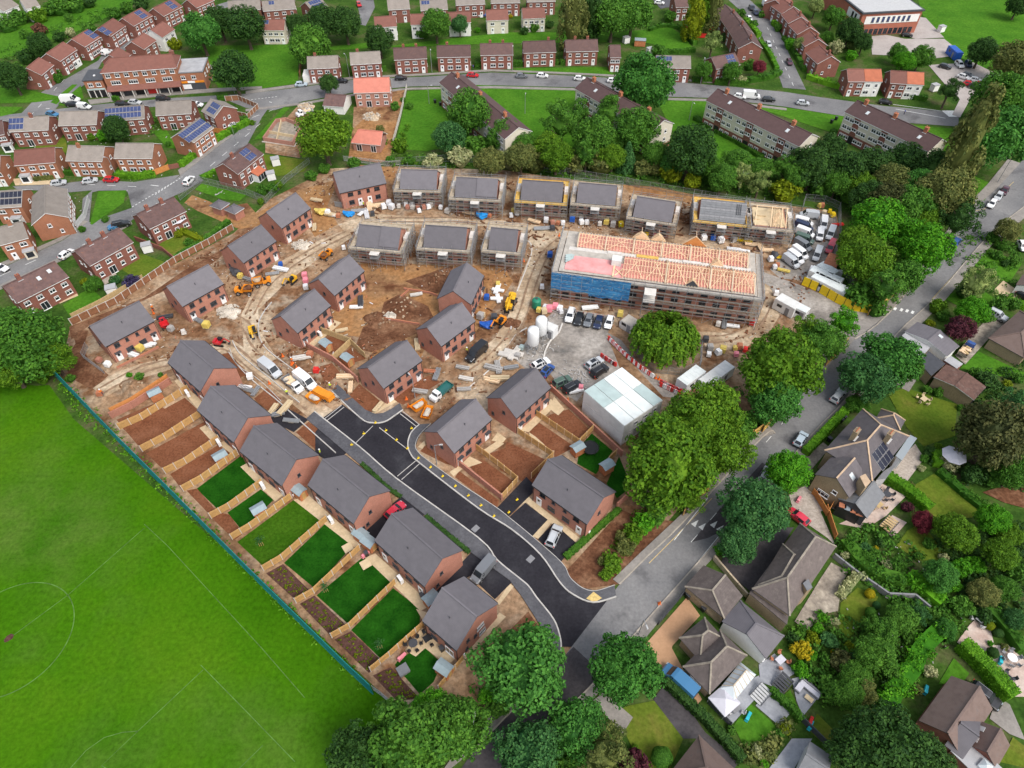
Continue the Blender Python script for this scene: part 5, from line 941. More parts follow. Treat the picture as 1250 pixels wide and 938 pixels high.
for sp, w, h, lf, lb in (('L 200 530 300 425 392 330',1.5,1.7,'lhedge','clipped hedge between the villa and the main road'),('P 385 245 470 350 560 410 670 440',3.2,2.6,'hedge','tall rounded hedge running away from the hipped house'),('P 685 410 740 450 850 540',3.4,2.4,'bright','vivid green hedge continuing from the tall rounded hedge'),('S 850 190 740 300 700 390 620 490 590 570',3.6,2.6,'bright','thick vivid hedge climbing between two gardens'),('S 930 270 1060 400 1170 530',2.0,2.6,'lhedge','clipped conifer hedge beside the black parked car'),('S 1060 90 1160 200 1230 300',2.2,2.4,'hedge','dark hedge beside the sunny patio'),('L 580 640 700 720 790 800',1.8,1.8,'lhedge','light hedge along the villa terrace'),('L 835 610 960 720 1050 790',2.2,1.8,'hedge','dark hedge along the lower villa lawn'),
 ('L 815 530 828 590',1.5,1.8,'lhedge','short clipped hedge beside the villa gravel'),('A 865 800 985 710 1095 640 1190 590',1.8,1.6,'lhedge','long clipped hedge beside the curving road'),('A 560 842 650 850 745 838',1.8,1.5,'lhedge','bright hedge in front of a grey roofed semi'),('A 300 830 380 835 470 832',2.2,2.0,'hedge','dark clipped hedge facing the side road'),('A 170 862 260 855',1.4,1.3,'olive','low olive hedge beside a paved front yard'),('A 545 480 570 485',1.5,1.5,'hedge','scrap of hedge by the parked cars'),
 ('c 100 605 220 600 330 590',1.6,1.6,'hedge','hedge in front of the semi with side garage'),('c 430 578 530 572',1.5,1.4,'hedge','low hedge below the second semi'),('c 540 552 700 540',2.2,2.6,'hedge','tall square hedge beside the second semi'),('c 790 552 1010 545',1.4,1.3,'hedge','hedge in front of the two tone roofed semi'),('d 0 535 200 525',1.4,1.4,'hedge','dark hedge left of the blue figure on the pavement'),('d 250 515 430 510 610 505',2,2,'hedge','tall bright hedge on the top road'),('d 640 505 880 495',1.6,1.7,'hedge','hedge below the slim street tree'),('d 900 495 1150 485',1.6,1.7,'hedge','hedge at the end of the green verge'),('h 650 612 750 610',1.5,1.5,'hedge','hedge below the solar glass semi'),('h 780 622 930 625',1.5,1.5,'hedge','hedge behind the lamp post on the top road'),('h 950 640 1200 650',1.8,1.6,'hedge','dark hedge before the road junction'),
 ('i 80 630 200 610 320 570',3,2.6,'hedge','bulky hedge at the corner of the upper road'),('i 60 170 110 230 160 290',2,1.8,'lhedge','light hedge along the left of the upper road'),('i 170 330 240 420 300 540',2.4,2,'lhedge','hedge climbing the left side of the upper road'),('i 530 600 680 650 850 695 970 712',2.6,2.5,'lhedge','long bright hedge round the junction corner'),('i 350 300 430 400 510 550',2.4,2,'hedge','hedge along the right of the upper road'),('i 270 190 330 240',2,1.8,'lhedge','short hedge outside the upper terrace'),
 ('C 890 570 970 622',1.6,1.2,'hedge','short hedge in front of the third flats'),('C 990 630 1100 690 1210 760',1.6,1.2,'hedge','long hedge in front of the third flats'),('D 330 630 430 680',1.8,1.0,'hedge','short hedge in front of the rightmost flats'),('D 460 692 560 740',1.8,1.0,'hedge','second hedge in front of the rightmost flats'),('a 515 525 570 500 625 482',2.2,2.4,'hedge','square hedge below the white walled lane house'),('a 675 425 735 395 790 372',2,2,'hedge','hedge below the third lane house'),('a 880 325 940 300 1000 275',1.8,1.8,'hedge','hedge below the fourth lane house'),('a 220 625 330 630 400 610 460 580',3.4,2.4,'hedge','big hedge at the bottom of the climbing lane'),
 ('E 835 240 900 265 985 305',2.2,1.8,'acid','yellow green hedge across a back garden'),('E 838 385 900 345 1000 280 1095 205',1.6,1.2,'hedge','low hedge along the timber fence'),('h 450 240 560 205 690 225',2.2,1.8,'hedge','hedge at the top of the enclosed lawn'),('h 690 225 760 300 800 350',1.8,1.6,'hedge','hedge down the right side of the enclosed lawn'),('h 480 400 620 410 800 395',1.8,1.4,'hedge','hedge at the foot of the enclosed lawn'),('u 160 385 270 490 400 610 520 740 650 890',1.2,1.9,'dark','dark hedge between the drive and the gazebo garden'),('u 822 440 930 530 1025 635',.9,1.7,'hedge','ivy screen between two grey terraces'),('j 360 750 500 770',1.8,1.6,'hedge','hedge in front of the half white semi'),('x 395 440 470 350 530 275',2.2,1.8,'cream','cream flowering hedge beside the stone patio'),('f 420 620 540 560',1.8,1.0,'lhedge','bright low hedge beside the solar semi'),('f 540 20 620 0',1.6,1.4,'hedge','hedge at the road corner by the fenced plot'),('f 640 280 700 225',1.8,1.5,'hedge','hedge end by the parked van'),('b 260 110 330 90',1.2,1.2,'hedge','small hedge by the lane houses'),('b 340 80 500 15',1.6,1.3,'hedge','hedge along the lane at the top'),('Z 690 682 712 662 750 628 756 622',1.1,.7,'hedge','low planted strip behind the silver car'),('N 45 25 170 140 235 185',.8,.35,'dark','low shrubs along the third new house'),('N 350 275 450 360 560 450',.8,.35,'dark','low shrubs along the second new house'),('r 1100 190 1250 230',1.8,1.5,'lhedge','hedge below the cream drive')):
 hedge(sp, w, h, lf, lb)
# ---- ground cover nobody could count
def scatter(name, spec, n, leaf, label, h=.8, r=(.4,1.1), lf=.3):
 P = pts(spec); xs = [p.x for p in P]; ys = [p.y for p in P]; R = random.Random(n); cl = []
 def inside(x, y):
  c = False
  for i in range(len(P)):
   a, b = P[i], P[i-1]
   if (a.y > y) != (b.y > y) and x < (b.x-a.x)*(y-a.y)/(b.y-a.y)+a.x: c = not c
  return c
 while len(cl) < n:
  x, y = R.uniform(min(xs), max(xs)), R.uniform(min(ys), max(ys))
  if inside(x, y): q = R.uniform(*r); cl.append(((x, y, h*R.uniform(.1,.6)*q), q))
 o = clump_cloud(n, cl, 26, lf).build(name, 'leaf_'+leaf); o['kind'] = 'stuff'; o['label'] = label; o['category'] = 'undergrowth'
for a_ in (('rough_grass','Z 50 445 60 440 100 482 230 612 440 822 458 846 440 840 220 625 90 500',420,'lhedge','long rough grass along the foot of the teal fence',.2,(.25,.55),.22),('undergrowth','Z 500 205 520 185 560 192 640 200 740 205 860 205 960 215 1030 235 1030 250 900 238 760 226 620 206',420,'mid','tangled undergrowth below the trees above the site'),('undergrowth','Z 1035 250 1180 270 1160 300 1100 370 1070 385 1030 330',220,'mid','undergrowth below the trees beside the upper main road'),('undergrowth','Z 880 560 925 530 1000 445 1020 420 960 400 900 470',150,'mid','undergrowth beside the site entrance trees'),
 ('undergrowth','Z 740 705 790 650 850 600 870 560 830 580 780 620 735 680',300,'lime','low scrub on the planted bank',.6,(.25,.7),.26),('garden_planting','Z 1020 660 1060 640 1110 660 1130 690 1150 720 1180 760 1150 790 1080 730 1030 700',260,'mid','mixed garden planting below the paved terrace'),('garden_planting','Z 960 770 1010 740 1050 760 1120 740 1160 750 1120 830 1070 870 1000 860 980 830',330,'mid','dense garden planting between the hedges'),('garden_planting','Z 1140 660 1250 640 1250 770 1200 760 1160 720',260,'dark','dense planting at the right edge'),('garden_planting','Z 1150 470 1250 440 1250 500 1190 500',90,'dark','planting around the rust roofed garage'),('garden_planting','Z 1130 560 1250 545 1250 600 1160 590',110,'dark','planting under the big conifer'),('garden_planting','u 600 860 690 780 800 770 900 660 960 650 880 800 820 900 720 938',60,'olive','flower border round the small lawn'),('undergrowth','Z 570 850 600 800 640 770 620 860 560 920 520 890 560 860',70,'mid','undergrowth below the chestnut'),('undergrowth','Z 1130 290 1250 280 1250 380 1180 350',140,'mid','garden shrubs right of the upper main road'),('undergrowth','Z 470 175 500 150 490 190 540 195 480 205',50,'lime','scrub along the edge of the site'),('garden_planting','f 0 150 240 200 260 260 120 240 0 300',40,'mid','small garden planting behind the semis'),('undergrowth','A 0 250 300 100 520 40 560 60 300 200 160 330 0 420',160,'mid','bushes behind the lane houses')):
 scatter(*a_)
def young(spec, n, label):
 P = pts(spec); R = random.Random(n); cl = []
 a, b, c, d = P[:4]
 for i in range(n):
  s, t = R.random(), R.random(); p = a.lerp(b, s).lerp(d.lerp(c, s), t); cl.append(((p.x, p.y, .15), R.uniform(.12,.2)))
 o = clump_cloud(n, cl, 700, .09).build('young_plants', 'leaf_acid'); o['kind'] = 'stuff'; o['label'] = label; o['category'] = 'young plants'
for sp, lb in (('M 420 470 490 430 610 550 560 595','young plants in the upper planting bed'),('M 575 615 640 580 780 710 730 770','young plants in the middle planting bed'),('M 740 785 815 750 955 885 900 935','young plants in the lower planting bed'),('Q 230 410 310 375 430 510 340 520','young plants in the last planting bed')): young(sp, 60, lb)
# ---------------------------------------------------------------- scaffolding
def scaffold(parent, x0, x1, y0, y1, lifts, wd=1.25, deck='board', top='board', sides='FBLR', rail=True, step=2.1, wrapm=None):
 """tube frames on each side of a rectangle (inner face x0..x1, y0..y1), a boarded deck per lift"""
 top_z = lifts[-1]
 runs = dict(F=((x0-wd,y0-wd),(x1+wd,y0-wd),(0,1)), B=((x1+wd,y1+wd),(x0-wd,y1+wd),(0,-1)), L=((x0-wd,y1+wd),(x0-wd,y0-wd),(1,0)), R=((x1+wd,y0-wd),(x1+wd,y1+wd),(-1,0)))
 for s in sides:
  a, c, n = runs[s]; L = hypot(c[0]-a[0], c[1]-a[1]); k = max(2, round(L/step)); b = MB(); d = ((c[0]-a[0])/L, (c[1]-a[1])/L)
  for i in range(k+1):
   px, py = a[0]+d[0]*L*i/k, a[1]+d[1]*L*i/k
   b.bar((px,py,0),(px,py,top_z+1.0+.5*((i*7+int(L)) % 3)),.075)
   for z in lifts: b.bar((px,py,z-.12),(px+n[0]*wd*.9,py+n[1]*wd*.9,z-.12),.06)
   if i % 3 == 0 and i < k:
    for z0, z1 in zip([0]+lifts[:-1], lifts): b.bar((px,py,z0),(px+d[0]*L/k,py+d[1]*L/k,z1),.05)
  for z in lifts:
   for zz in ((z+.5, z+1.0) if z == lifts[-1] else (z+.9,)): b.bar((a[0],a[1],zz),(c[0],c[1],zz),.075)
   b.bar((a[0],a[1],z-.1),(c[0],c[1],z-.1),.07)
  b.build('scaffold_frame', 'galv', parent)
 for i, z in enumerate(lifts):
  b = MB(); m = top if i == len(lifts)-1 else deck  # lower lifts take a darker board, their shade put into the colour
  for s in sides:
   a, c, n = runs[s]; L = hypot(c[0]-a[0], c[1]-a[1]); d = ((c[0]-a[0])/L, (c[1]-a[1])/L); nb = max(3, round(L/3.0)); inset = wd if s in 'LR' else 0
   for q in range(nb):
    t0 = inset+(L-2*inset)*q/nb; t1 = inset+(L-2*inset)*(q+1)/nb-.03
    for r in range(0 if z == top_z else 2, 4):
     o = .12+r*(wd-.2)/4+.12; ml = (q*3+r) % 3
     b.bar((a[0]+d[0]*t0+n[0]*o, a[1]+d[1]*t0+n[1]*o, z+.004*ml), (a[0]+d[0]*t1+n[0]*o, a[1]+d[1]*t1+n[1]*o, z+.004*ml), .235, .05)
   if z == top_z or int(L+i) % 2: b.bar((a[0]+n[0]*.09,a[1]+n[1]*.09,z+.12),(c[0]+n[0]*.09,c[1]+n[1]*.09,z+.12),.04,.2)
  b.build('working_deck', m, parent)
def shell_house(ridge, label, D=8.6, top='board', roofm='slate_roof', step_at=None, kind='roofed'):
 P = pts(ridge, 8.15); c, yaw, L = plan_ridge(P[0], P[1])
 o = thing('house_under_construction', c, yaw, label, 'house', 'houses still wrapped in scaffolding'); D -= .4
 gable_wall(L-.3, D, 5.0, 5.03 if kind == 'open' else 8.0, 'new_brick', o)
 for u in (-.36, -.12, .12, .36):
  for z in (.9, 3.4):
   fix(win_mesh(1.2, 1.1, 'casement', 'dark_grey'), 'window', o, 'F', u*L, z, L-.3, D)
 if kind == 'roofed':
  rf = gable_roof(L-.3, D, 5.0, 8.0, roofm, o, .15, .25, .13, 'dark_grey')
  if step_at is not None:
   b = MB(); on_slope(b, (step_at+.5)*L/2-L*.0, D/4, D, 5.0, 8.0, L*(.5-step_at/2)-.1, D/2+.9, .10, 0, -1, .12); b.build('raised_roof', roofm, rf)
 elif kind == 'battens':
  rf = gable_roof(L-.3, D, 5.0, 8.0, 'lead_grey', o, .1, .25, .12, 'dark_grey'); b = MB(); k = 0
  for i in range(9):
   for j in range(8): on_slope(b, -L/2+L*(i+.5)/9, D/2*(j+.6)/8, D, 5.0, 8.0, L/9-.06, .42, .01+.004*((i+j) % 2), (i*3+j) % 3 == 0, -1, .05)
  b.build('loose_tiles', ['lead_grey','mid_grey'], rf); b = MB()
  for i in range(3): on_slope(b, L*.3+.45*i, D/4-.5, D, 5.0, 8.0, .2, D/3, .08, 0, -1, .12)
  b.build('tile_stack', 'dark_grey', rf)
 else:
  b = MB(); s = 3.0/(D/2)
  for i in range(int(L/.62)):
   x = -L/2+.3+i*.62
   if x < .04*L or (x > .3*L and i % 2): continue
   b.bar((x,-D/2-.3,5.0),(x,0,8.0),.05,.14); b.bar((x,D/2+.3,5.0),(x,0,8.0),.05,.14); b.bar((x,-D/2,5.1),(x,D/2,5.1),.05,.12)
  for x in (-.45*L, 0, .3*L, .44*L): b.bar((x,-D/2-.3,5.1),(x,0,8.1),.16,.2); b.bar((x,D/2+.3,5.1),(x,0,8.1),.16,.2)
  for k in range(6): b.bar((.08*L,-D/2+k*.7,5.4),(.28*L,-D*.05+k*.25,6.6),.12)
  b.bar((-L/2,0,8.05),(L/2,0,8.05),.08,.2); b.build('roof_timbers', 'new_timber', o)
  b = MB(); b.box((-.02*L,0,5.06),(L*.94,D-.3,.08)); b.box((-.25*L,.5,5.3),(2.2,1.4,.4)); b.box((-.38*L,-1.2,5.25),(1.2,1.2,.3)); b.build('upper_floor', 'slab_cream', o)
 s = thing('scaffolding', c, yaw, 'steel tube scaffolding around the '+label.replace('scaffolded house ','house ').replace('half roofed house ','house '), 'scaffolding', 'scaffolding round the new houses')
 scaffold(s, -L/2-.25, L/2+.25, -D/2-.45, D/2+.45, [1.75, 3.4, 4.95], 1.25, 'old_or_shaded_board', top)
 b = MB(); b.box((0,-D/2-2.3,3.9),(2.2,1.5,.1)); [b.bar((sx,sy,0),(sx,sy,5.4),.07) for sx in (-1.1,1.1) for sy in (-D/2-1.6,-D/2-3.0)]; [b.bar((-1.1,-D/2-3.0,z),(1.1,-D/2-3.0,z),.06) for z in (1.9,4.4,4.9)]; b.bar((-1.1,-D/2-3.0,0),(1.1,-D/2-3.0,1.9),.05)
 b.build('loading_bay', 'galv', s)
 b = MB(); b.box((0,-D/2-2.3,5.0),(2.3,1.6,.1)); b.build('loading_deck', 'concrete_light', s)
 for sx in (-1, 1):
  b = MB(); b.box((sx*(L/2+.85), .9, 5.7),(1.0,2.6,.12)); b.box((sx*(L/2+.85), -.5, 5.35),(1.0,.1,.8))
  for yy in (-.4,2.2): b.bar((sx*(L/2+.4),yy,4.9),(sx*(L/2+.4),yy,7.0),.06); b.bar((sx*(L/2+1.3),yy,4.9),(sx*(L/2+1.3),yy,6.8),.06)
  b.build('gable_platform', 'concrete_light', s)
 return o
for a_ in (('n 558 45 838 52','scaffolded house at the left end of the back row',8.6,'board'),('F 965 65 1165 75','scaffolded house with stepped roof second along the back row',8.6,'board','slate_roof',.0),('k 110 0 425 20','scaffolded house ringed by yellow boards',8.6,'yellow_board'),('k 540 20 835 45','scaffolded house behind the white wrapped brick stack',8.6,'board'),('k 985 125 1280 170','scaffolded house behind the apartment trusses',8.6,'board'),
  ('n 240 465 560 495','scaffolded house with stepped roof in the front row',8.6,'board','slate_roof',.05),('n 745 470 1065 490','scaffolded house in the middle of the front row',8.6,'board'),('Z 599.3 278 633 281','narrow scaffolded house at the front row end',8.6,'board')):
 shell_house(*a_)
shell_house('l 475 145 825 180', 'half roofed house with loose grey tiles', 8.6, 'yellow_board', kind='battens'); shell_house('l 890 190 1150 215', 'roofless house with open timbers by the parked vans', 8.6, 'board', kind='open')
# ---------------------------------------------------------------- the apartment block
AO = Vector((9.5,120.9,0)); AYAW = atan2(-9.1, 44.2)
ap = thing('apartment_block', AO, AYAW, 'long unfinished brick apartment block with open pink roof trusses and blue netting', 'apartment block')
b = MB(); b.box((22.5,8,4.2),(42.6,14.8,8.4)); b.build('wall', 'new_brick', ap)
for i in range(14):
 for z in (.9, 3.6, 6.3):
  fr = put(win_mesh(1.5, 1.4, 'casement', 'dark_grey'), 'window', ap, (2.8+i*3.05, .6, z))
for i in range(4):
 for z in (.9, 3.6, 6.3): put(win_mesh(1.4,1.4,'casement','dark_grey'), 'window', ap, (43.8, 3+i*3.3, z), pi/2)
b = MB(); b.box((22.5,8,8.46),(43.2,15.4,.12)); b.build('floor_slab', 'concrete', ap)
b = MB(); b.box((7.4,3.6,8.6),(10.6,5.2,.14)); b.box((7.5,3.5,8.69),(9.6,4.6,.03),0,0); b.box((12.95,3.2,8.6),(.4,5.6,.4),0,2); b.box((14.2,3.0,8.58),(2.0,5.0,.1)); b.bar((13.3,.9,8.7),(15,3.4,8.9),.2,.2,2); b.bar((13.4,3.2,8.7),(15,1,8.9),.2,.2,2); b.build('roof_deck', ['red_deck','chips','new_timber'], ap)
for x0, x1, y0, y1 in ((14.9,43.5,.9,8.2),(3.6,42.4,9.8,15.1)):
 b = MB(); n_ = 5
 for i in range(n_): b.box((x0+(x1-x0)*(i+.5)/n_, (y0+y1)/2, 8.62+.006*(i % 2)), ((x1-x0)/n_+.02, y1-y0, .1))
 b.build('membrane', 'membrane', ap)
def truss_mesh(span, rise):
 b = MB(); h = span/2; w = .08
 b.bar((0,-h,0),(0,h,0),w,.1); b.bar((0,-h-.35,-.12),(0,0,rise),w,.12); b.bar((0,h+.35,-.12),(0,0,rise),w,.12)
 for s in (-1, 1): b.bar((0,s*h/3,0),(0,0,rise-.05),w,.08); b.bar((0,s*h/3,0),(0,s*h*.55,rise*.45),w,.08); b.bar((0,s*h*.72,0),(0,s*h*.55,rise*.45),w,.08)
 return b.mesh('roof_truss', 'new_timber')
for (x0, x1, yc, span, rise, n_) in ((15.0,43.4,4.5,7.6,2.15,44),(3.8,42.2,12.5,5.6,1.6,56)):
 tm = truss_mesh(span, rise)
 for i in range(n_): put(tm, 'roof_truss', ap, (x0+(x1-x0)*i/(n_-1), yc, 8.78))
 b = MB(); z = 8.78
 b.bar((x0,yc,z+rise),(x1,yc,z+rise),.07,.14)
 for t in (.3, .62): b.bar((x0,yc-span/2*t,z+rise*(1-t)+.1),(x1,yc-span/2*t,z+rise*(1-t)+.1),.09,.05)
 k = 6
 for i in range(k):
  xa = x0+(x1-x0)*i/k; xb = x0+(x1-x0)*(i+1)/k
  b.bar((xa+.3,yc-span/2,z+.12),(xb-1.5,yc,z+rise+.12),.11,.05); b.bar((xb-.3,yc-span/2,z+.14),(xa+2,yc-.2,z+rise+.12),.11,.05)
 b.build('bracing', 'new_timber', ap)
 b = MB()
 for i in range(k+1):
  if i in (2, 4, 5) or yc > 10:
   x = x0+(x1-x0)*i/k; b.bar((x,yc-span/2-.3,z+.05),(x,yc,z+rise+.14),.3,.22); b.bar((x,yc+span/2+.3,z+.05),(x,yc,z+rise+.14),.3,.22)
 b.build('party_wall', 'stone_trim', ap)
b = MB()
for x, w in ((12.5,3.2),(20,5),(30,4),(36,3)): b.box((x,9.0,8.7),(w,.9,.25),0,0 if w > 4 else 1)
b.box((22.5,9.0,8.56),(41,1.2,.1),0,1); b.build('gutter_boards', ['yellow_board','concrete_light'], ap)
def gablet(x, y, w, h, m): # small dormer gable : sheeted front and rafters back to the slope
 b = MB(); b.add([(x-w/2,y,8.7),(x+w/2,y,8.7),(x,y,8.7+h),(x-w/2,y+.12,8.7),(x+w/2,y+.12,8.7),(x,y+.12,8.7+h)], [(0,1,2),(5,4,3),(0,3,4,1),(1,4,5,2),(2,5,3,0)])
 for t in range(5): yy = y+.3+t*.45; hh = h*(1-.12*t); b.bar((x-w/2*(1-.12*t),yy,8.75),(x,yy,8.7+hh),.06,.1,1); b.bar((x+w/2*(1-.12*t),yy,8.75),(x,yy,8.7+hh),.06,.1,1)
 b.bar((x,y,8.7+h),(x,y+2.4,8.7+h),.08,.12,1); b.build('gable_frame', [m,'new_timber'], ap)
gablet(30.2,.55,3.0,1.5,'dark_grey'); gablet(30.4,15.4,5.4,2.4,'orange_timber'); gablet(18,15.4,4.2,1.7,'new_timber'); gablet(22,15.6,3.6,1.5,'new_timber'); gablet(35.5,8.8,3.2,1.4,'new_timber')
b = MB(); b.box((13.3,5.3,9.4),(2.2,2.0,1.5),0,0); b.build('roof_hatch', 'cabin_white', ap)
b = MB()
for k in range(7): b.box((2.4+.5*(k % 2),6.0-.33*k,8.85+.05*(k % 3)),(1.6,.5,.12),.4+k*.1)
tag(b.build('green_sheet', 'mint_panel', loc=AO, rz=AYAW), 'crumpled pale green sheets on the red roof deck', 'sheeting')
sc = thing('scaffolding', AO, AYAW, 'tall tube scaffolding around the whole apartment block', 'scaffolding')
scaffold(sc, .8, 44.2, .2, 15.8, [2.0, 4.1, 6.2, 8.3], 1.3, 'old_or_shaded_board', 'concrete', 'FLR', step=2.3)
for x0, x1, z0, z1 in ((-.5,8.3,4.3,9.0),(8.1,17.2,3.5,8.9)):
 b = MB(); n_ = 18; m_ = 6; R = random.Random(int(x0*10)); vs = []; fs = []
 for i in range(n_+1):
  for j in range(m_+1): vs.append((x0+(x1-x0)*i/n_, -1.06-.07*abs(sin(i*1.6+j))-.03*R.random()-(.02 if x0 > 0 else 0), z0+(z1-z0)*j/m_+(.15*sin(i*.9) if j == 0 else 0)))
 for i in range(n_):
  for j in range(m_): o_ = i*(m_+1)+j; fs.append((o_, o_+m_+1, o_+m_+2, o_+1))
 b.add(vs, fs); tag(b.build('debris_netting', 'blue_net', None, loc=AO, rz=AYAW), 'blue debris netting sheet, '+('left hand' if x0 < 0 else 'right hand')+' of the two on the scaffold front', 'netting', 'blue nets')
b = MB(); b.box((21.5,-2.6,6.25),(2.6,2.6,.12)); [b.bar((x,y,0),(x,y,7.4),.08) for x in (20.2,22.8) for y in (-3.9,-1.4)]; [b.bar((20.2,-3.9,z),(22.8,-3.9,z),.07) for z in (2,4.1,6.2,6.8,7.3)]; [b.bar((20.2,-3.9,z),(22.8,-3.9,z+2),.06) for z in (0,2,4)]; b.build('loading_tower', 'galv', sc)
b = MB(); b.box((21.5,-2.7,8.35),(2.5,2.4,.1)); b.box((21.5,-2.6,6.35),(2.5,2.5,.1)); b.build('loading_deck', 'concrete_light', sc)
# ---------------------------------------------------------------- villas and bungalows right of the main road
def wing(o, spec, He, Hr, roofm, wallm, kind='q', hips=(0,0), verge='dark_grey', ov=.15, th=.14, chim=(), name='wall', z0=0, solar_=None, sky=(), D=None, trim=None):
 P = pts(spec, Hr if kind == 'r' else He)
 if kind == 'q': c, yaw, L, D = plan_quad(P)
 elif kind == 't': c, yaw, L, D = plan_three(*P[:3], He)
 else: c, yaw, L = plan_ridge(*P[:2])
 loc = c-o.location; kids = []
 L -= 2*ov; D -= .5
 if hips[0] < 0: hips = (D/2+.25, D/2+.25) if L > D else (L/2, L/2)
 if hips[0] and hips[1]:
  b = MB(); b.box((0,0,He/2-.1),(L-.3,D-.2,He+.2)); kids.append(b.build(name, wallm, o))
 else: kids.append(gable_wall(L, D, He, Hr, wallm, o, name, hips))
 rf = gable_roof(L, D, He, Hr, roofm, o, ov, .25, th, verge, hips=hips, ridge={'villa_roof':'ridge_stone','stone_roof':'old_or_shaded_board'}.get(roofm)); kids.append(rf)
 for k in kids: k.location = loc; k.rotation_euler = (0,0,yaw)
 for x, y in chim: chimney(rf, x*L/2, y*D/2, Hr-abs(y)*(Hr-He), 1.5, (1.1,.7), wallm if wallm != 'white_render' else 'old_brick', 3)
 for x, y in sky: skylight(rf, x*L/2, y*D/2, D, He, Hr, .9, 1.2)
 return loc, yaw, L, D, rf
def wwin(o, W, side, u, z, w, h, frame='white_plastic', style='casement'):
 loc, yaw, L, D, rf = W; r, sx, sy = SIDE[side]
 p = Vector((u, sy*D/2, z)) if sy else Vector((sx*L/2, u, z)); p = Matrix.Rotation(yaw, 3, 'Z') @ p
 put(win_mesh(w, h, style, frame), 'window', o, loc+p, yaw+r)
def flat_box(o, spec, h, mat, roof, name='extension', over=.15, t=.14):
 P = [p-o.location for p in pts(spec, h)]; b = MB(); b.prism([(p.x,p.y) for p in P], 0, h); c = sum(P, Vector())/len(P)
 b2 = [(c.x+(p.x-c.x)*1.03, c.y+(p.y-c.y)*1.03) for p in P]; b.prism(b2, h, h+t, 1); return b.build(name, [mat, roof], o)
vl = thing('stone_villa', at('s',600,400), 0, 'large stone villa with slate hips, pale ridge tiles and red pot chimneys', 'villa')
vl.location.z = 0
W = wing(vl, 's 290 440 580 120 940 330 655 668', 5.4, 8.4, 'villa_roof', 'stone_wall', 'q', (-1,-1)); chimney(W[4], -2.6, 2.2, 7.6, 1.8, (1.3,.8), 'stone_wall', 4); chimney(W[4], 1.2, -2.2, 7.6, 1.8, (1.3,.8), 'stone_wall', 4); solar(W[4], [-3.2,-2.1,-1.0,.1], [2.6,4.1], W[3], 5.4, 8.4, 'solar_dark')
for r_ in (-1,1): pass
W = wing(vl, 's 520 500 380 655', 4.8, 7.0, 'villa_roof', 'stone_wall', 'r', (0,0), D=6.6)
for sd in 'LR': wwin(vl, W, sd, -.9, 3.2, .9, .9); wwin(vl, W, sd, .6, 1.0, 2.2, 1.2)
skylight(W[4], .1, -W[3]/4, W[3], 4.8, 7.0, 1.0, 1.3)
wing(vl, 's 665 675 525 850', 3.0, 4.4, 'lead_grey', 'dark_grey', 'r', (0,0), D=5.4)
wing(vl, 's 690 190 720 115 910 215 860 285', 2.8, 4.2, 'villa_roof', 'stone_wall', 'q', (1.2,1.2))
flat_box(vl, 's 940 325 992 350 880 515 832 480', 2.9, 'white_steel', 'pale_glass', 'conservatory'); flat_box(vl, 's 560 640 600 620 640 680 600 720', 7.2, 'stone_wall', 'ridge_stone', 'stack')
flat_box(vl, 's 690 660 740 600 800 560 840 490 860 520 760 650', 2.8, 'light_grey', 'lead_grey', 'bay_window')
b = MB(); P_ = [p-vl.location for p in pts('s 390 865 560 945 600 915 430 830', 2.6)]; b.prism([(p.x,p.y) for p in P_], 0, 2.6)
for k in range(4):
 p_ = P_[0].lerp(P_[1], (k+.5)/4).lerp(P_[3].lerp(P_[2], (k+.5)/4), .45); b.box((p_.x,p_.y,2.66),(1.2,1.0,.1),-.4,1 if k != 1 else 2)
b.build('glass_lean_to', ['black_plastic','terracotta','pale_glass'], vl)
h2 = thing('hipped_house', at('O',1040,560), 0, 'old house with weathered brown hipped roofs and a rear dormer', 'house'); h2.location.z = 0
wing(h2, 'O 860 610 1085 300 1250 425 1025 760', 4.2, 7.4, 'stone_roof', 'stone_wall', 'q', (-1,-1)); W = wing(h2, 'O 880 585 1010 405 1110 480 1010 700', 4.6, 6.6, 'stone_roof', 'stone_wall', 'q', (-1,-1))
flat_box(h2, 'O 840 645 880 590 1030 710 1015 790', 2.9, 'stone_wall', 'stone_roof', 'lean_to'); flat_box(h2, 'P 195 440 220 420 240 460 215 475', 5.6, 'stone_wall', 'lead_grey', 'dormer')
b = MB();
g3 = thing('garage_house', at('t',700,520), 0, 'long low building with ribbed brown roof and a slate roofed rear half', 'bungalow'); g3.location.z = 0
wing(g3, 't 480 465 630 305 905 560 770 735', 2.8, 4.6, 'stone_roof', 'stone_wall', 'q', (1.5,0)); W = wing(g3, 't 775 735 905 560 1225 880 1075 1040', 2.8, 4.7, 'slate_roof', 'white_render', 'q', (0,2.5))
for k in (-.6,0,.6): wwin(g3, W, 'F', k*W[2]/2, .9, 1.4, 1.2)
b4 = thing('bungalow', at('u',440,220), 0, 'bungalow with ribbed brown hipped roofs beside the clay drive', 'bungalow'); b4.location.z = 0
W = wing(b4, 'u 245 108 405 -25 565 100 400 235', 2.8, 4.8, 'stone_roof', 'stone_wall', 'q', (-1,-1)); W2 = wing(b4, 'u 275 272 515 60 690 195 455 462', 2.8, 5.2, 'stone_roof', 'stone_wall', 'q', (-1,-1))
wwin(b4, W, 'F', 0, .9, 1.6, 1.2); wwin(b4, W2, 'L', 0, .9, 2.0, 1.2); wwin(b4, W2, 'F', -2, .9, 1.6, 1.2)
b = MB(); c_ = Vector((0,0,0)); P_ = [p-b4.location for p in pts('u 520 410 650 245 750 325 610 490', 2.7)]
b.prism([(p.x,p.y) for p in P_], 0, 2.2); R1, R2 = P_[0].lerp(P_[3],.5), P_[1].lerp(P_[2],.5); R1 = R1.lerp(R2,.22); R2 = R2.lerp(R1,.22)
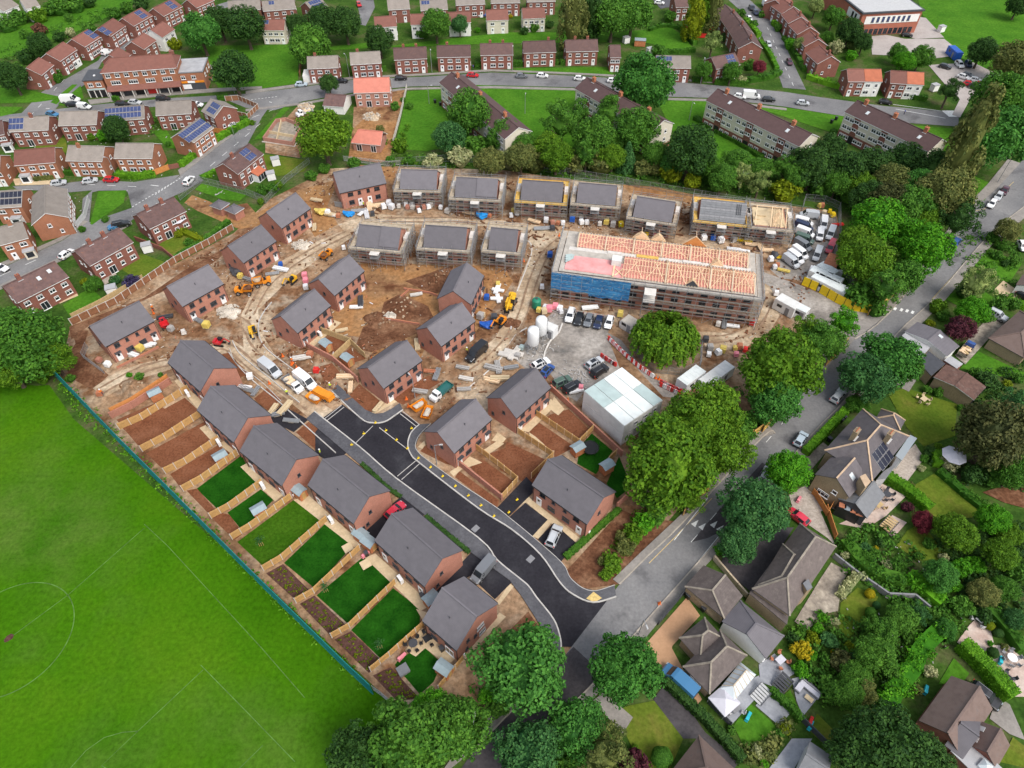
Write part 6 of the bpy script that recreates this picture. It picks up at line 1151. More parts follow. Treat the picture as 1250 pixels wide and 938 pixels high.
vs = [(p.x,p.y,2.25) for p in P_]+[(R1.x,R1.y,3.3),(R2.x,R2.y,3.3)]; b.add(vs, [(0,1,5,4),(1,2,5),(2,3,4,5),(3,0,4)], 1)
for t in (.1,.26,.42,.58,.74,.9):
 for a, q in ((0,1),(3,2)): e_ = P_[a].lerp(P_[q], t); r_ = R1.lerp(R2, min(1,max(0,(t-.2)/.6))); b.bar((e_.x,e_.y,2.3),(r_.x,r_.y,3.33),.08,.08,2)
b.bar((R1.x,R1.y,3.36),(R2.x,R2.y,3.36),.14,.12,2); b.build('conservatory', ['white_plastic','sky_glass','stone_trim'], b4)
h5 = thing('hipped_bungalow', at('u',400,960), 0, 'brown hipped roof cut by the bottom edge of the picture', 'bungalow'); h5.location.z = 0
wing(h5, 'u 392 722 640 965 430 1200 180 960', 2.8, 5.0, 'bungalow_roof', 'stone_wall', 'q', (-1,-1))
h6 = thing('slate_outbuilding', at('u',1120,900), 0, 'grey slate outbuilding behind the pale yard', 'outbuilding'); h6.location.z = 0
wing(h6, 'u 1105 770 1255 870 1130 1030 985 927', 2.5, 3.4, 'lead_grey', 'light_grey', 'q')
b7 = thing('bungalow', at('w',620,640), 0, 'brown tiled bungalow with slate valley wing and flat roof lantern', 'bungalow'); b7.location.z = 0
wing(b7, 'w 345 678 560 378 880 520 680 815', 2.8, 5.0, 'bungalow_roof', 'old_brick', 'q'); W = wing(b7, 'w 660 800 770 620 960 800 890 920', 2.8, 4.4, 'bungalow_roof', 'old_brick', 'q', (0,0)); skylight(W[4], -1, -1.6, W[3], 2.8, 4.4); skylight(W[4], 1, -1.6, W[3], 2.8, 4.4)
wing(b7, 'w 655 548 765 640 670 880 545 800', 3.1, 4.9, 'slate_roof', 'old_brick', 'q')
flat_box(b7, 'w 585 830 690 735 920 950 800 1040', 2.9, 'old_brick', 'flat_felt', 'flat_roof'); b = MB(); P_ = [p-b7.location for p in pts('w 750 920 790 875 850 930 800 985', 3.1)]; b.prism([(p.x,p.y) for p in P_], 3.0, 3.4); c_ = sum(P_, Vector())/4
b.add([(p.x,p.y,3.4) for p in P_]+[(c_.x,c_.y,3.9)], [(0,1,4),(1,2,4),(2,3,4),(3,0,4)], 1); b.build('roof_lantern', ['white_plastic','sky_glass'], b7)
b8 = thing('bungalow', at('r',1200,420), 0, 'bungalow with tan walls and brown roof at the right edge', 'bungalow'); b8.location.z = 0
W = wing(b8, 'r 975 460 1210 250 1500 390 1260 610', 2.8, 5.0, 'bungalow_roof', 'stone_wall', 'q', (-1,-1))
for k in (-.55,-.2,.2): wwin(b8, W, 'F', k*W[2]/2, .8, 1.5, 1.2)
b9 = thing('slate_bungalow', at('r',560,480), 0, 'narrow slate roofed house end with flat roofs beside the road', 'house'); b9.location.z = 0
W = wing(b9, 'r 360 400 425 335 765 520 640 610', 3.0, 4.0, 'slate_roof', 'white_render', 'q', (0,0), 'white_plastic'); skylight(W[4], .4*W[2]/2, -1, W[3], 3.0, 4.0)
flat_box(b9, 'r 320 440 365 405 545 510 450 620', 2.8, 'stone_wall', 'flat_felt', 'flat_roof'); flat_box(b9, 'r 450 645 520 560 645 655 540 745', 2.7, 'stone_wall', 'dark_grey', 'flat_roof'); flat_box(b9, 'r 640 628 690 595 780 655 735 690', 2.5, 'old_brick', 'flat_felt', 'store')
b10 = thing('garage_building', at('r',740,790), 0, 'stone garage with corrugated rust brown roof', 'garage'); b10.location.z = 0
W = wing(b10, 'r 555 758 655 660 958 830 870 930', 2.9, 3.5, 'rust_roof', 'stone_wall', 'q', (0,0), 'white_plastic')
for k in (-.65,-.1,.45): wwin(b10, W, 'F', k*W[2]/2, 1.1, 1.1, 1.0, 'black_plastic')
w11 = thing('rendered_house', at('m',1200,0), 0, 'small outbuilding beside the cream drive', 'outbuilding'); w11.location = at('H',1280,470)
wing(w11, 'H 1225 480 1250 440 1330 500 1290 560', 2.5, 3.4, 'bungalow_roof', 'white_render', 'q')
# ---------------------------------------------------------------- school, shops, small buildings
F1, F2 = at('Z',1054,16.5,8.2), at('Z',1127,12.5,8.2); d_ = F2-F1; L_ = d_.length; yw_ = atan2(d_.y, d_.x)
scl_ = thing('school', Vector((F1.x,F1.y,0)), yw_, 'two storey brick school with a white upper band and pale flat roof', 'school')
b = MB(); b.box((L_/2,15,4.0),(L_,30,8.0)); b.build('wall', 'school_brick', scl_); b = MB(); b.box((L_/2,15,8.2),(L_+1,31,.5),0,0); b.box((L_/2,15,8.47),(L_-.5,29.5,.06),0,1); b.build('roof', ['dark_grey','light_grey'], scl_)
b = MB()
for k in range(7): b.box((L_*.1+k*2.4,22,9.2),(.5,14,.9),.1)
for k in range(4): b.box((4+k*6.5,8+k % 2*5,8.55),(4.5,.25,.1))
b.build('roof_vents', 'light_grey', scl_)
b = MB(); b.box((L_*.52,-.06,5.6),(L_*.9,.12,2.7)); b.build('white_band', 'white_render', scl_); b = MB(); b.box((-.06,6,5.6),(.12,9,3)); b.build('white_band', 'white_render', scl_)
for k in range(8): put(win_mesh(1.0,1.8,'single','dark_grey','solar'), 'window', scl_, (L_*.2+k*2.05,-.13,4.8))
for k in range(11): put(win_mesh(1.5,2.0,'casement','dark_grey'), 'window', scl_, (1.6+k*(L_-3)/10.5,-.01,.4))
for k in range(2): put(win_mesh(1.2,2.0,'single','dark_grey'), 'window', scl_, (-.13,4+k*2.4,4.7), -pi/2)
F1, F2 = at('A',482,348,8.0), at('A',838,322,8.0); d_ = F2-F1; L_ = d_.length; yw_ = atan2(d_.y, d_.x)
sh = thing('shop_parade', Vector((F1.x,F1.y,0)), yw_, 'three storey brick shop parade with a long red brown roof', 'shops')
def shift(o_, x, y): o_.location = (x, y, 0); return o_
shift(gable_wall(L_, 9, 8.0, 8.2, 'orange_brick', sh), L_/2, 4.5); rf = shift(gable_roof(L_, 9, 8.0, 10.4, 'red_roof', sh, .3, .4, .15, hips=(3,1.5)), L_/2, 4.5)
for k in range(8): put(win_mesh(1.5,1.3), 'window', sh, (1.6+k*(L_-3.2)/7,0,6.2))
for k in range(4): put(win_mesh(3.0,1.3), 'window', sh, (3.2+k*(L_-6)/3.2,0,3.9))
b = MB(); b.add([(0,-2.2,2.7),(L_,-2.2,2.7),(L_,-.02,3.6),(0,-.02,3.6),(0,-2.2,2.5),(L_,-2.2,2.5),(L_,-.02,2.5),(0,-.02,2.5)], [(0,1,2,3),(7,6,5,4),(0,4,5,1),(1,5,6,2),(3,7,4,0)]); b.build('canopy', 'red_roof', sh)
for k, m_ in enumerate(('black_plastic','dark_grey','black_plastic','red_plastic','dark_grey','black_plastic')):
 b = MB(); w_ = L_/6; b.box((w_*(k+.5),-.08,1.25),(w_-.8,.16,2.4),0,0); b.box((w_*(k+.5),-.2,2.3),(w_-.7,.1,.4),0,1); b.box((w_*k+.2,-.3,1.25),(.4,.6,2.5),0,2); b.build('shop_front', [m_,'mid_grey','concrete_light'], sh)
for k in range(7):
 b = MB(); b.box((.3+k*(L_-.6)/6,-2.05,1.25),(.25,.25,2.5)); b.build('canopy_post', 'concrete_light', sh)
chimney(rf, L_/2-1.5, 2, 9.2, 1.5, (1.4,.8))
for k in range(6):
 b = MB(); b.box((2+k*3.4,10.5,1.0),(.2,3,2));
F1, F2 = at('A',395,388,5.6), at('A',486,382,5.6); d_ = F2-F1; L2 = d_.length
s2 = thing('corner_shop', Vector((F1.x,F1.y,0)), atan2(d_.y,d_.x), 'two storey brick corner shop with dark flat roof left of the parade', 'shop')
b = MB(); b.box((L2/2,4,2.8),(L2,8,5.6)); b.build('wall', 'orange_brick', s2); b = MB(); b.box((L2/2,4,5.7),(L2+.5,8.5,.25)); b.box((L2/2,3,5.95),(.6,.6,.3),0,1); b.build('roof', ['dark_grey','white_plastic'], s2)
for k in (.3,.72): put(win_mesh(1.5,1.2), 'window', s2, (L2*k,0,3.6))
b = MB(); b.box((L2/2,-.1,2.75),(L2-.3,.2,.5),0,0); [b.box((L2*k,-.06,1.2),(L2*.26,.12,2.2),0,1) for k in (.2,.5,.8)]; [b.box((L2*k,-.1,1.2),(.3,.2,2.3),0,2) for k in (.04,.36,.64,.96)]; b.build('shop_front', ['mint_panel','black_plastic','concrete_light'], s2)
F1, F2 = at('A',832,352,5.8), at('A',966,344,5.8); d_ = F2-F1; L3 = d_.length
s3 = thing('end_shop', Vector((F1.x,F1.y,0)), atan2(d_.y,d_.x), 'flat roofed end shop with orange and white fascia', 'shop')
b = MB(); b.box((L3/2,5.5,2.9),(L3,11,5.8)); b.build('wall', 'orange_brick', s3); b = MB(); b.box((L3/2,5.5,5.9),(L3+.3,11.3,.25)); b.box((L3/2,5.5,6.03),(L3-.4,10.5,.06),0,1); b.build('roof', ['mid_grey','flat_felt'], s3)
for k in (.25,.62): put(win_mesh(1.4,1.2), 'window', s3, (L3*k,0,3.7))
for k, (x0, x1, m_) in enumerate(((.04,.36,'machine_orange'),(.36,.62,'white_plastic'),(.62,.95,'machine_orange'))): b = MB(); b.box((L3*(x0+x1)/2,-.1,2.8),(L3*(x1-x0)-.03,.22,.6)); b.build('fascia_sign', m_, s3)
b = MB(); b.box((L3/2,-.06,1.25),(L3*.9,.12,2.4),0,0); b.box((L3*.3,-.14,1.3),(L3*.3,.06,1.5),0,1); b.build('shop_front', ['navy_' if False else 'dark_grey','white_plastic'], s3)
for k in range(3): put(win_mesh(1.1,1.2), 'window', s3, (L3,2+k*3.4,3.6), pi/2)
for sp, lb in (('f 470 820 545 775 630 800 560 855','left brick substation with hipped slate roof'),('f 580 850 660 810 740 835 670 890','right brick substation with hipped slate roof')):
 o = thing('brick_substation', at('f',*([float(q) for q in sp.split()[1:3]])), 0, lb, 'substation', 'twin brick substations'); o.location.z = 0
 wing(o, sp, 2.4, 3.3, 'slate_roof', 'new_brick', 'q', (-1,-1), 'white_plastic')
ub = thing('unfinished_building', at('f',1010,300), 0, 'unfinished brick building with open walls and pale floor slabs', 'building shell'); ub.location.z = 0
P_ = pts('f 890 330 1110 365 1180 230 1060 180 990 190')
b = MB(); Q_ = [p-ub.location for p in P_]; strip_mb(b, Q_+[Q_[0]], .3, 0, 1.4); b.build('wall', 'pink_brick', ub)
b = MB(); strip_mb(b, [Q_[0].lerp(Q_[4],.4), Q_[1].lerp(Q_[2],.4)], .2, 0, 1.1); strip_mb(b, [Q_[0].lerp(Q_[1],.45), Q_[4].lerp(Q_[3],.5)], .2, 0, 1.1); b.build('inner_wall', 'slab_cream', ub)
b = MB(); b.prism([(p.x,p.y) for p in Q_], 0, .25); b.build('floor_slab', 'old_or_shaded_board', ub); b = MB(); strip_mb(b, [p*1.12 for p in Q_[:3]], .5, 0, .2); b.build('footing', 'concrete', ub)
# ---------------------------------------------------------------- vehicles
def veh_mesh(st, glass):
 """st: stations (x, z_low, z_belt, z_top, half width, half width of the roof). glass: name -> list of (station i, side) panels"""
 b = MB(); n = len(st)
 for x, zl, zb, zt, w, wt in st:
  b.v += [(x,-w*.93,zl),(x,-w,(zl+zb)/2),(x,-w*.97,zb),(x,-wt,zt),(x,wt,zt),(x,w*.97,zb),(x,w,(zl+zb)/2),(x,w*.93,zl)]
 for i in range(n-1):
  for k in range(8): b.f.append((i*8+k, i*8+(k+1) % 8, i*8+8+(k+1) % 8, i*8+8+k))
 b.f += [tuple(range(7,-1,-1)), tuple(range((n-1)*8, n*8))]; b.m = [0]*len(b.f)
 return b
def lerp3(a, b, t): return tuple(a[i]+(b[i]-a[i])*t for i in range(3))
def pane(q, inset=.12, off=.012):
 """shrink a quad and push it out of the body"""
 c = [sum(p[i] for p in q)/len(q) for i in range(3)]; q2 = [Vector(lerp3(p, c, inset)) for p in q]
 n = (q2[1]-q2[0]).cross(q2[2]-q2[0]); n.normalize()
 if n.dot(Vector(c)-Vector((0,0,.8))) < 0: n = -n
 return [p+n*off for p in q2]
VT = dict(
 car=(dict(st=[(-2.05,.45,.72,.74,.72,.60),(-1.98,.28,.92,.97,.84,.66),(-1.45,.22,.95,1.40,.89,.60),(-.2,.20,.93,1.47,.90,.62),(.35,.20,.92,1.40,.90,.60),(1.05,.22,.90,.95,.89,.74),(1.8,.25,.78,.82,.84,.66),(2.1,.40,.60,.62,.70,.58)], roof=(2,4), ws=(4,5), rw=(1,2), wb=1.28, wr=.32)),
 suv=(dict(st=[(-2.2,.5,.8,.84,.76,.64),(-2.15,.32,1.05,1.15,.90,.72),(-1.8,.28,1.08,1.66,.93,.66),(-.2,.26,1.06,1.72,.94,.68),(.4,.26,1.05,1.62,.94,.66),(1.05,.28,1.02,1.08,.93,.80),(1.95,.3,.92,.98,.90,.72),(2.2,.45,.7,.74,.78,.64)], roof=(2,4), ws=(4,5), rw=(1,2), wb=1.38, wr=.36)),
 van=(dict(st=[(-2.65,.45,1.2,2.15,.92,.80),(-2.6,.35,1.2,2.25,.96,.84),(-1.0,.32,1.2,2.30,.97,.85),(.7,.32,1.2,2.28,.97,.84),(1.15,.32,1.2,2.16,.97,.80),(1.85,.32,1.18,1.24,.96,.84),(2.5,.35,.95,1.02,.92,.74),(2.7,.5,.7,.74,.82,.66)], roof=(1,4), ws=(4,5), rw=(0,0), wb=1.75, wr=.36)),
 smallvan=(dict(st=[(-2.15,.4,1.0,1.72,.84,.72),(-2.1,.3,1.0,1.80,.88,.74),(-.6,.27,1.0,1.84,.89,.75),(.35,.27,1.0,1.80,.89,.73),(.7,.27,1.0,1.70,.89,.70),(1.3,.28,.98,1.04,.88,.76),(1.95,.3,.85,.9,.84,.66),(2.15,.42,.62,.66,.74,.6)], roof=(1,4), ws=(4,5), rw=(0,0), wb=1.35, wr=.33)))
WHEEL = {}
def wheel_mesh(r):
 if r not in WHEEL:
  b = MB(); b.tube((0,-.11,0),(0,.11,0),r,None,14,0); b.tube((0,-.125,0),(0,.125,0),r*.6,None,10,1); WHEEL[r] = b.mesh('wheel', ['rubber','rim'])
 return WHEEL[r]
VM = {}
for k_, d_ in VT.items():
 st = d_['st']; body = veh_mesh(st, None); P8 = lambda i, k: body.v[i*8+k]
 g = {}
 b = MB(); i, j = d_['ws']; b.add(pane([P8(i,3),P8(j,3),P8(j,4),P8(i,4)], .10), [(0,1,2,3)]); g['windscreen'] = b.mesh('windscreen','glass')
 if d_['rw'] != (0,0): b = MB(); i, j = d_['rw']; b.add(pane([P8(j,3),P8(i,3),P8(i,4),P8(j,4)], .12), [(0,1,2,3)]); g['rear_window'] = b.mesh('rear_window','glass')
 else: b = MB(); x_ = st[0][0]-.02; [b.box((x_, s*.4, 1.72 if k_ == 'van' else 1.35), (.03,.62,.5 if k_ == 'van' else .4)) for s in (-1,1)]; g['rear_window'] = b.mesh('rear_window','glass')
 i0, i1 = (d_['roof'][0], d_['roof'][1]+1) if k_ in ('car','suv') else (3, 5)
 for nm_, a, c in (('L',2,3),('R',5,4)):
  b = MB()
  for i in range(i0, i1):
   b.add(pane([P8(i,a),P8(i+1,a),P8(i+1,c),P8(i,c)], .14 if i < i1-1 else .16), [(0,1,2,3)])
  g['side'+nm_] = b.mesh('side_window','glass')
 for m_ in (body,): pass
 x0, x1 = st[0][0], st[-1][0]; body.box((x0+.02,0,.42),(.12,1.5,.2),0,1); body.box((x1-.02,0,.40),(.12,1.3,.18),0,1)
 if k_ == 'suv': [body.bar((-1.7,s*.56,1.75),(.3,s*.56,1.75),.05,.05,2) for s in (-1,1)]
 lm = MB(); lm.box((0,0,0),(.16,.34,.16)); tl = MB(); tl.box((0,0,0),(.08,.22,.26))
 mr = MB(); mr.box((0,0,0),(.14,.22,.16))
 VM[k_] = dict(body=body.mesh('body', ['car_white','black_plastic','steel']), g=g, light=lm.mesh('headlight','pale_glass'), tail=tl.mesh('tail_light','red_plastic'), mirror=mr.mesh('mirror','black_plastic'))
ZV = .17
def vehicle(spec, kind, col, label, auto=False, group=None, name=None, scale=1.0, roofglass=False, small=False):
 """spec: centre and a point in front of the bonnet"""
 P = pts(spec, 0.7); d = P[1]-P[0]; yaw = atan2(d.y, d.x); base = kind
 o = thing(name or {'car':'parked_car','suv':'parked_car','van':'van','smallvan':'van'}[kind], (P[0].x, P[0].y, ZV), yaw, label, 'car' if kind in ('car','suv') else 'van', group, auto)
 V = VM[kind]; D = VT[kind]; st = D['st']; bd = put(V['body'], 'body', o, mat='car_'+col)
 put(V['g']['windscreen'], 'windscreen', o); put(V['g']['rear_window'], 'rear_window', o); put(V['g']['sideL'], 'side_window', o); put(V['g']['sideR'], 'side_window', o)
 w = st[3][4]
 for sx in (-D['wb'], D['wb']):
  for sy in (-w+.08, w-.08): put(wheel_mesh(D['wr']), 'wheel', o, (sx, sy, D['wr']))
 if not small:
  for sy in (-1, 1):
   put(V['light'], 'headlight', o, (st[-2][0]+.1, sy*st[-2][5]*.9, st[-2][2]-.08)); put(V['tail'], 'tail_light', o, (st[1][0]-.03, sy*st[1][4]*.86, st[1][2]-.1)); put(V['mirror'], 'mirror', o, (st[5][0]-.35, sy*(w+.06), st[5][2]+.08))
 if roofglass: b = MB(); b.box((-.4,0,st[3][3]+.005),(1.3,.85,.02)); b.build('sunroof','glass',o)
 if scale != 1: o.scale = (scale,)*3
 return o
G1, G2, G3, G4 = 'vans parked in the site yard', 'cars parked in the site car park', 'cars in the school car park', 'cars on the surrounding roads'
V_ = vehicle
for a_ in (('N 205 248 240 218','car','pink','bright red car between two new houses beside the estate road'),('N 962 370 985 320','suv','silver','silver car alone on the black parking bay'),('L 362 250 385 222','suv','silver','silver car on the main road under the dark trees'),('L 185 455 205 425','car','pale_blue','pale greenish car on the main road beside the villa hedge'),('L 172 825 140 800','car','pink','red car on the villa yard beside the timber fence'),('O 915 78 930 50','car','silver','silver car half hidden below the vivid green tree'),
 ('r 1045 285 1090 308','suv','silver','silver grey estate car beside the right hand bungalow'),('w 800 475 850 515','suv','black','black car next to the clipped conifer hedge'),('q 1100 520 1085 545','car','maroon','dark red car at the head of three by the small green'),('q 1055 562 1040 585','car','silver','silver car between the white and dark red cars'),('q 1005 620 985 645','car','white','white car last of three by the small green'),('q 730 910 755 880','car','blue','blue car on the main road near the bright trees'),('H 1242 315 1250 330','car','white','white car cut by the right edge near the topiary lawn'),('r 1255 145 1275 160','car','black','black car cut by the right edge on the cream drive'),
 ('K 412 172 440 155','suv','silver','silver car with sunroof beside the barriers above the cabin block'),('K 437 208 465 190','suv','black','black car next to the silver one above the cabin block'),('J 1055 175 1085 160','suv','white','white car with black sunroof behind a new house'),('J 1085 207 1105 185','car','blue','vivid blue car beside the white one with sunroof'),('J 1157 260 1190 245','suv','green','grey green estate car in the row of four'),('J 1205 285 1235 268','suv','black','black car at the end of the row of four'),
 ('f 318 632 350 595','suv','white','white people carrier on the curving road'),('f 655 200 690 190','car','white','white car on the fenced drive by the hedge'),('b 378 800 400 802','car','white','white car half hidden between two semis'),('g 507 440 545 412','car','white','white car parked beside the dark brick semi'),('g 925 215 970 205','suv','black','black car behind the two tone roofed semi'),('g 885 225 850 235','car','steel_blue','blue car end behind the two tone roofed semi'),('g 5 545 40 555','car','white','white car cut by the left edge'),
 ('e 445 648 490 640','car','silver','silver car left of three on the side road'),('e 685 630 730 622','car','silver','grey silver car in the middle of three on the side road'),('e 848 622 890 622','car','red','scarlet car right of three on the side road')):
 V_(*a_, group=G4 if a_[0][0] in 'efgqLb' else None, roofglass='sunroof' in a_[3])
for a_ in (('a 555 797 600 797','car','black'),('a 400 872 440 880','car','steel_blue'),('a 930 793 970 795','car','black'),('a 1030 783 1065 785','car','silver'),('b 120 755 170 757','suv','black'),('c 48 645 90 643','car','pale_blue'),('c 355 618 385 618','car','black'),('c 808 597 850 595','car','black'),('d 230 575 270 577','car','red'),('d 605 580 640 580','car','grey'),('d 762 578 800 580','car','white'),('d 1048 600 1075 602','car','white'),('h 175 617 200 618','car','white'),('c 488 35 500 60','car','red'),('d 810 75 835 77','car','pale_blue'),('d 250 115 275 116','car','white'),('d 305 112 320 115','car','blue'),('h 530 22 565 25','car','white'),
 ('i 92 145 105 170','car','white'),('i 108 62 120 85','car','black'),('i 140 97 155 120','car','navy'),('i 237 340 250 365','car','silver'),('i 397 475 410 500','car','maroon'),('i 20 737 50 742','car','white'),('i 240 760 275 762','car','black'),('i 500 787 545 792','car','silver'),('i 1130 780 1170 785','car','black'),('j 357 267 385 270','car','black'),('h 1240 62 1250 85','car','navy')):
 V_(*a_, label='%s car' % {'steel_blue':'blue','navy':'dark blue','maroon':'dark red','pale_blue':'pale blue'}.get(a_[2], a_[2]), auto=True, group=G4, small=True)
for a_ in (('j 648 510 680 518','car','black'),('j 757 497 780 520','suv','white'),('j 825 495 840 525','suv','navy'),('j 1040 595 1085 590','car','white'),('j 788 588 820 598','car','white'),('j 825 577 865 590','car','grey'),('j 880 612 935 625','car','white'),('j 830 642 860 648','car','red'),('j 920 650 945 660','car','red'),('j 872 668 905 680','car','black'),('j 942 668 965 675','car','white')):
 V_(*a_, label='%s car in the school car park' % {'navy':'dark blue'}.get(a_[2], a_[2]), auto=True, group=G3, small=True)
for x_, y_, c_, k_, lb_ in ((850,285,'white','suv','white car at the left of the row under the blue netting'),(915,310,'black','car','black car second in the row under the blue netting'),(990,320,'grey','car','dark grey car in the middle of the row under the netting'),(1065,335,'navy','car','dark blue car fourth in the row under the netting'),(1147,335,'white','car','white car at the right end of the row under the netting')):
 V_('p %d %d %d %d' % (x_, y_, x_-14, y_+45), k_, c_, lb_, group=G2)
for sp, k_, c_, lb_ in (('m 545 208 480 200','van','silver','silver van parked across the top of the yard'),('m 505 265 565 280','van','white','white van first of the stacked row by the scaffolding'),('m 505 300 560 320','van','navy','dark blue van second of the row by the scaffolding'),('m 515 345 560 362','van','white','white van third of the row by the scaffolding'),('m 510 395 560 412','van','green','grey green van fourth of the row by the scaffolding'),('m 497 440 545 468','van','grey','dark grey van fifth of the row by the scaffolding'),('m 475 500 530 540','van','white','upper of two long white vans angled in the yard'),('m 442 535 490 570','van','white','lower of two long white vans angled in the yard'),('m 408 565 455 600','van','silver','silver van angled beside the timber pile'),('m 655 275 653 310','van','white','white van alone at the back of the yard'),('m 627 362 625 395','smallvan','white','small white van in the middle of the yard'),('m 710 350 695 390','van','white','white van behind the red one'),('m 710 455 685 505','van','pink','red van by the yard fence'),('m 607 510 590 560','van','silver','silver van standing alone in the yard lane'),('m 563 662 550 700','smallvan','white','white small van behind the yellow hoarding'),
 ('o 440 700 505 750','van','silver','long white van on the unmade haul road'),('o 707 790 760 832','van','white','white van beside the grey kerb with pickup alongside'),('J 750 125 712 160','van','black','black van on the rutted lane'),('N 625 535 588 578','van','grey','grey van on the driveway by the nearest house'),('u 255 378 170 300','van','steel_blue','blue van parked beside the clay drive'),('i 105 738 155 742','van','white','white van on the top road by the third flats'),('i 220 48 240 70','van','white','white van outside the upper terrace'),('a 815 402 845 385','smallvan','white','small white van on the lane behind the shops'),('a 540 770 600 768','van','white','large white van beside the corner shop'),('a 645 817 695 822','smallvan','white','small white van pulling out near the shops')):
 V_(sp, k_, c_, lb_, group=G1 if sp[0] == 'm' else None, scale=(.95 if sp[0] == 'N' else .9 if sp[0] == 'm' else 1.08) if k_ == 'van' else 1)
def pickup(spec, cab, bed, load, label, loadm='rubble', sc=1.0):
 P = pts(spec, .7); d = P[1]-P[0]; o = thing('tipper_truck', (P[0].x,P[0].y,ZV), atan2(d.y,d.x), label, 'truck'); o.scale = (sc,)*3
 b = MB(); b.box((1.55,0,.75),(1.9,1.8,.75)); b.box((1.15,0,1.5),(1.1,1.7,.85),0,0,(.82,.88)); b.box((2.35,0,.62),(.5,1.75,.5),0,0,(.8,.95)); b.build('cab', cab, o)
 b = MB(); b.add([(1.74,-.7,1.2),(1.74,.7,1.2),(1.63,.62,1.8),(1.63,-.62,1.8)], [(0,1,2,3)]); b.build('windscreen', 'glass', o)
 for s in (-1,1): b = MB(); b.box((1.15,s*.83,1.5),(.7,.06,.5)); b.build('side_window', 'glass', o)
 b = MB(); b.box((-1.2,0,.72),(3.4,1.9,.12)); [b.box((-1.2,s*.95,1.0),(3.4,.06,.5)) for s in (-1,1)]; [b.box((x,0,1.0),(.06,1.9,.5)) for x in (-2.9,.48)]; b.build('tipper_bed', bed, o)
 if load: b = MB(); R = random.Random(3); [b.box((-1.2+R.uniform(-1.2,1.2),R.uniform(-.6,.6),1.0+R.uniform(0,.25)),(.9,.5,.25),R.uniform(0,3),R.randint(0,1)) for _ in range(14)]; b.build('load', [loadm, 'new_timber'], o)
 for sx in (-1.6,1.6):
  for sy in (-.85,.85): put(wheel_mesh(.36), 'wheel', o, (sx,sy,.36))
 for sy in (-1,1): put(VM['van']['light'], 'headlight', o, (2.55,sy*.65,.75))
pickup('J 578 312 540 345','car_white','car_teal',False,'white tipper truck with dark green bed on the new bend'); pickup('o 615 815 685 875','car_white','mid_grey',True,'white flatbed truck loaded with rubble on the haul road'); pickup('r 810 545 850 495','car_blue','old_or_shaded_board',True,'blue pickup with a loaded timber bed on the drive', 'fence_pale')
pickup('f 1195 115 1150 130','car_white','light_grey',True,'white flatbed truck beside the unfinished brick walls')
# ---------------------------------------------------------------- plant and machines
def tracks(o, L=2.6, gap=.9, h=.6, w=.42):
 for s in (-1,1): b = MB(); b.box((0,s*gap,h/2),(L,w,h)); b.tube((L/2,s*gap-w/2,h/2),(L/2,s*gap+w/2,h/2),h/2,None,10); b.tube((-L/2,s*gap-w/2,h/2),(-L/2,s*gap+w/2,h/2),h/2,None,10); b.build('track','rubber',o)
def digger(spec, col, label, s=1.0, reach=1.0):
 P = pts(spec, .7); d = P[1]-P[0]; o = thing('excavator', (P[0].x,P[0].y,ZV), atan2(d.y,d.x), label, 'excavator'); o.scale = (s,)*3
 tracks(o); b = MB(); b.box((-.5,0,1.05),(2.4,2.0,.7)); b.box((-1.3,0,1.45),(.9,1.9,.6),0,0,(.9,.95)); b.build('body', col, o)
 b = MB(); b.box((.25,.55,1.75),(1.3,.85,1.3),0,0,(.85,.9)); b.box((.25,.55,2.43),(1.2,.85,.08),0,1); b.build('cab', ['glass','black_plastic'], o)
 b = MB(); a = (.7,-.2,1.3); e = (2.3*reach,-.2,3.1); f = (3.9*reach,-.2,2.0); b.bar(a,e,.26,.34); b.build('boom', col, o); b = MB(); b.bar(e,f,.22,.28); b.build('arm', col, o)
 b = MB(); b.bar((f[0],-.2,2.0),(f[0]-.15,-.2,1.2),.8,.1); b.bar((f[0]-.15,-.2,1.2),(f[0]-.7,-.2,1.1),.8,.1); [b.bar((f[0]-.1,-.2+q*.38,1.9),(f[0]-.55,-.2+q*.38,1.2),.06,.4) for q in (-1,1)]; b.build('bucket', 'dark_grey', o)
def dumper(spec, col, load, label, s=1.0):
 P = pts(spec, .7); d = P[1]-P[0]; o = thing('site_dumper', (P[0].x,P[0].y,ZV), atan2(d.y,d.x), label, 'dumper', 'site dumpers'); o.scale = (s,)*3
 b = MB(); b.box((-1.1,0,1.0),(1.8,1.5,.6)); b.box((-1.7,0,1.35),(.7,1.3,.4)); b.box((0,0,.8),(3.0,.7,.3)); b.build('chassis', col, o)
 b = MB(); b.add([(.1,-.7,.9),(1.5,-.7,.9),(1.5,.7,.9),(.1,.7,.9),(-.2,-1,1.75),(2.0,-1,1.75),(2.0,1,1.75),(-.2,1,1.75)], [(3,2,1,0),(0,1,5,4),(1,2,6,5),(2,3,7,6),(3,0,4,7)]); b.build('skip', col, o)
 if load: b = MB(); b.blob((.9,0,1.62),(1.0,.9,.35),4); b.build('load', load, o)
 b = MB(); b.bar((-.6,-.6,1.3),(-.6,-.6,2.7),.08); b.bar((-.6,.6,1.3),(-.6,.6,2.7),.08); b.bar((-.6,-.6,2.7),(-.6,.6,2.7),.08); b.build('roll_bar', 'black_plastic', o); b = MB(); b.box((-.85,0,1.5),(.5,.5,.5)); b.build('seat','black_plastic',o)
 for sx in (-1.3,1.1):
  for sy in (-.85,.85): put(wheel_mesh(.5), 'wheel', o, (sx,sy,.5))
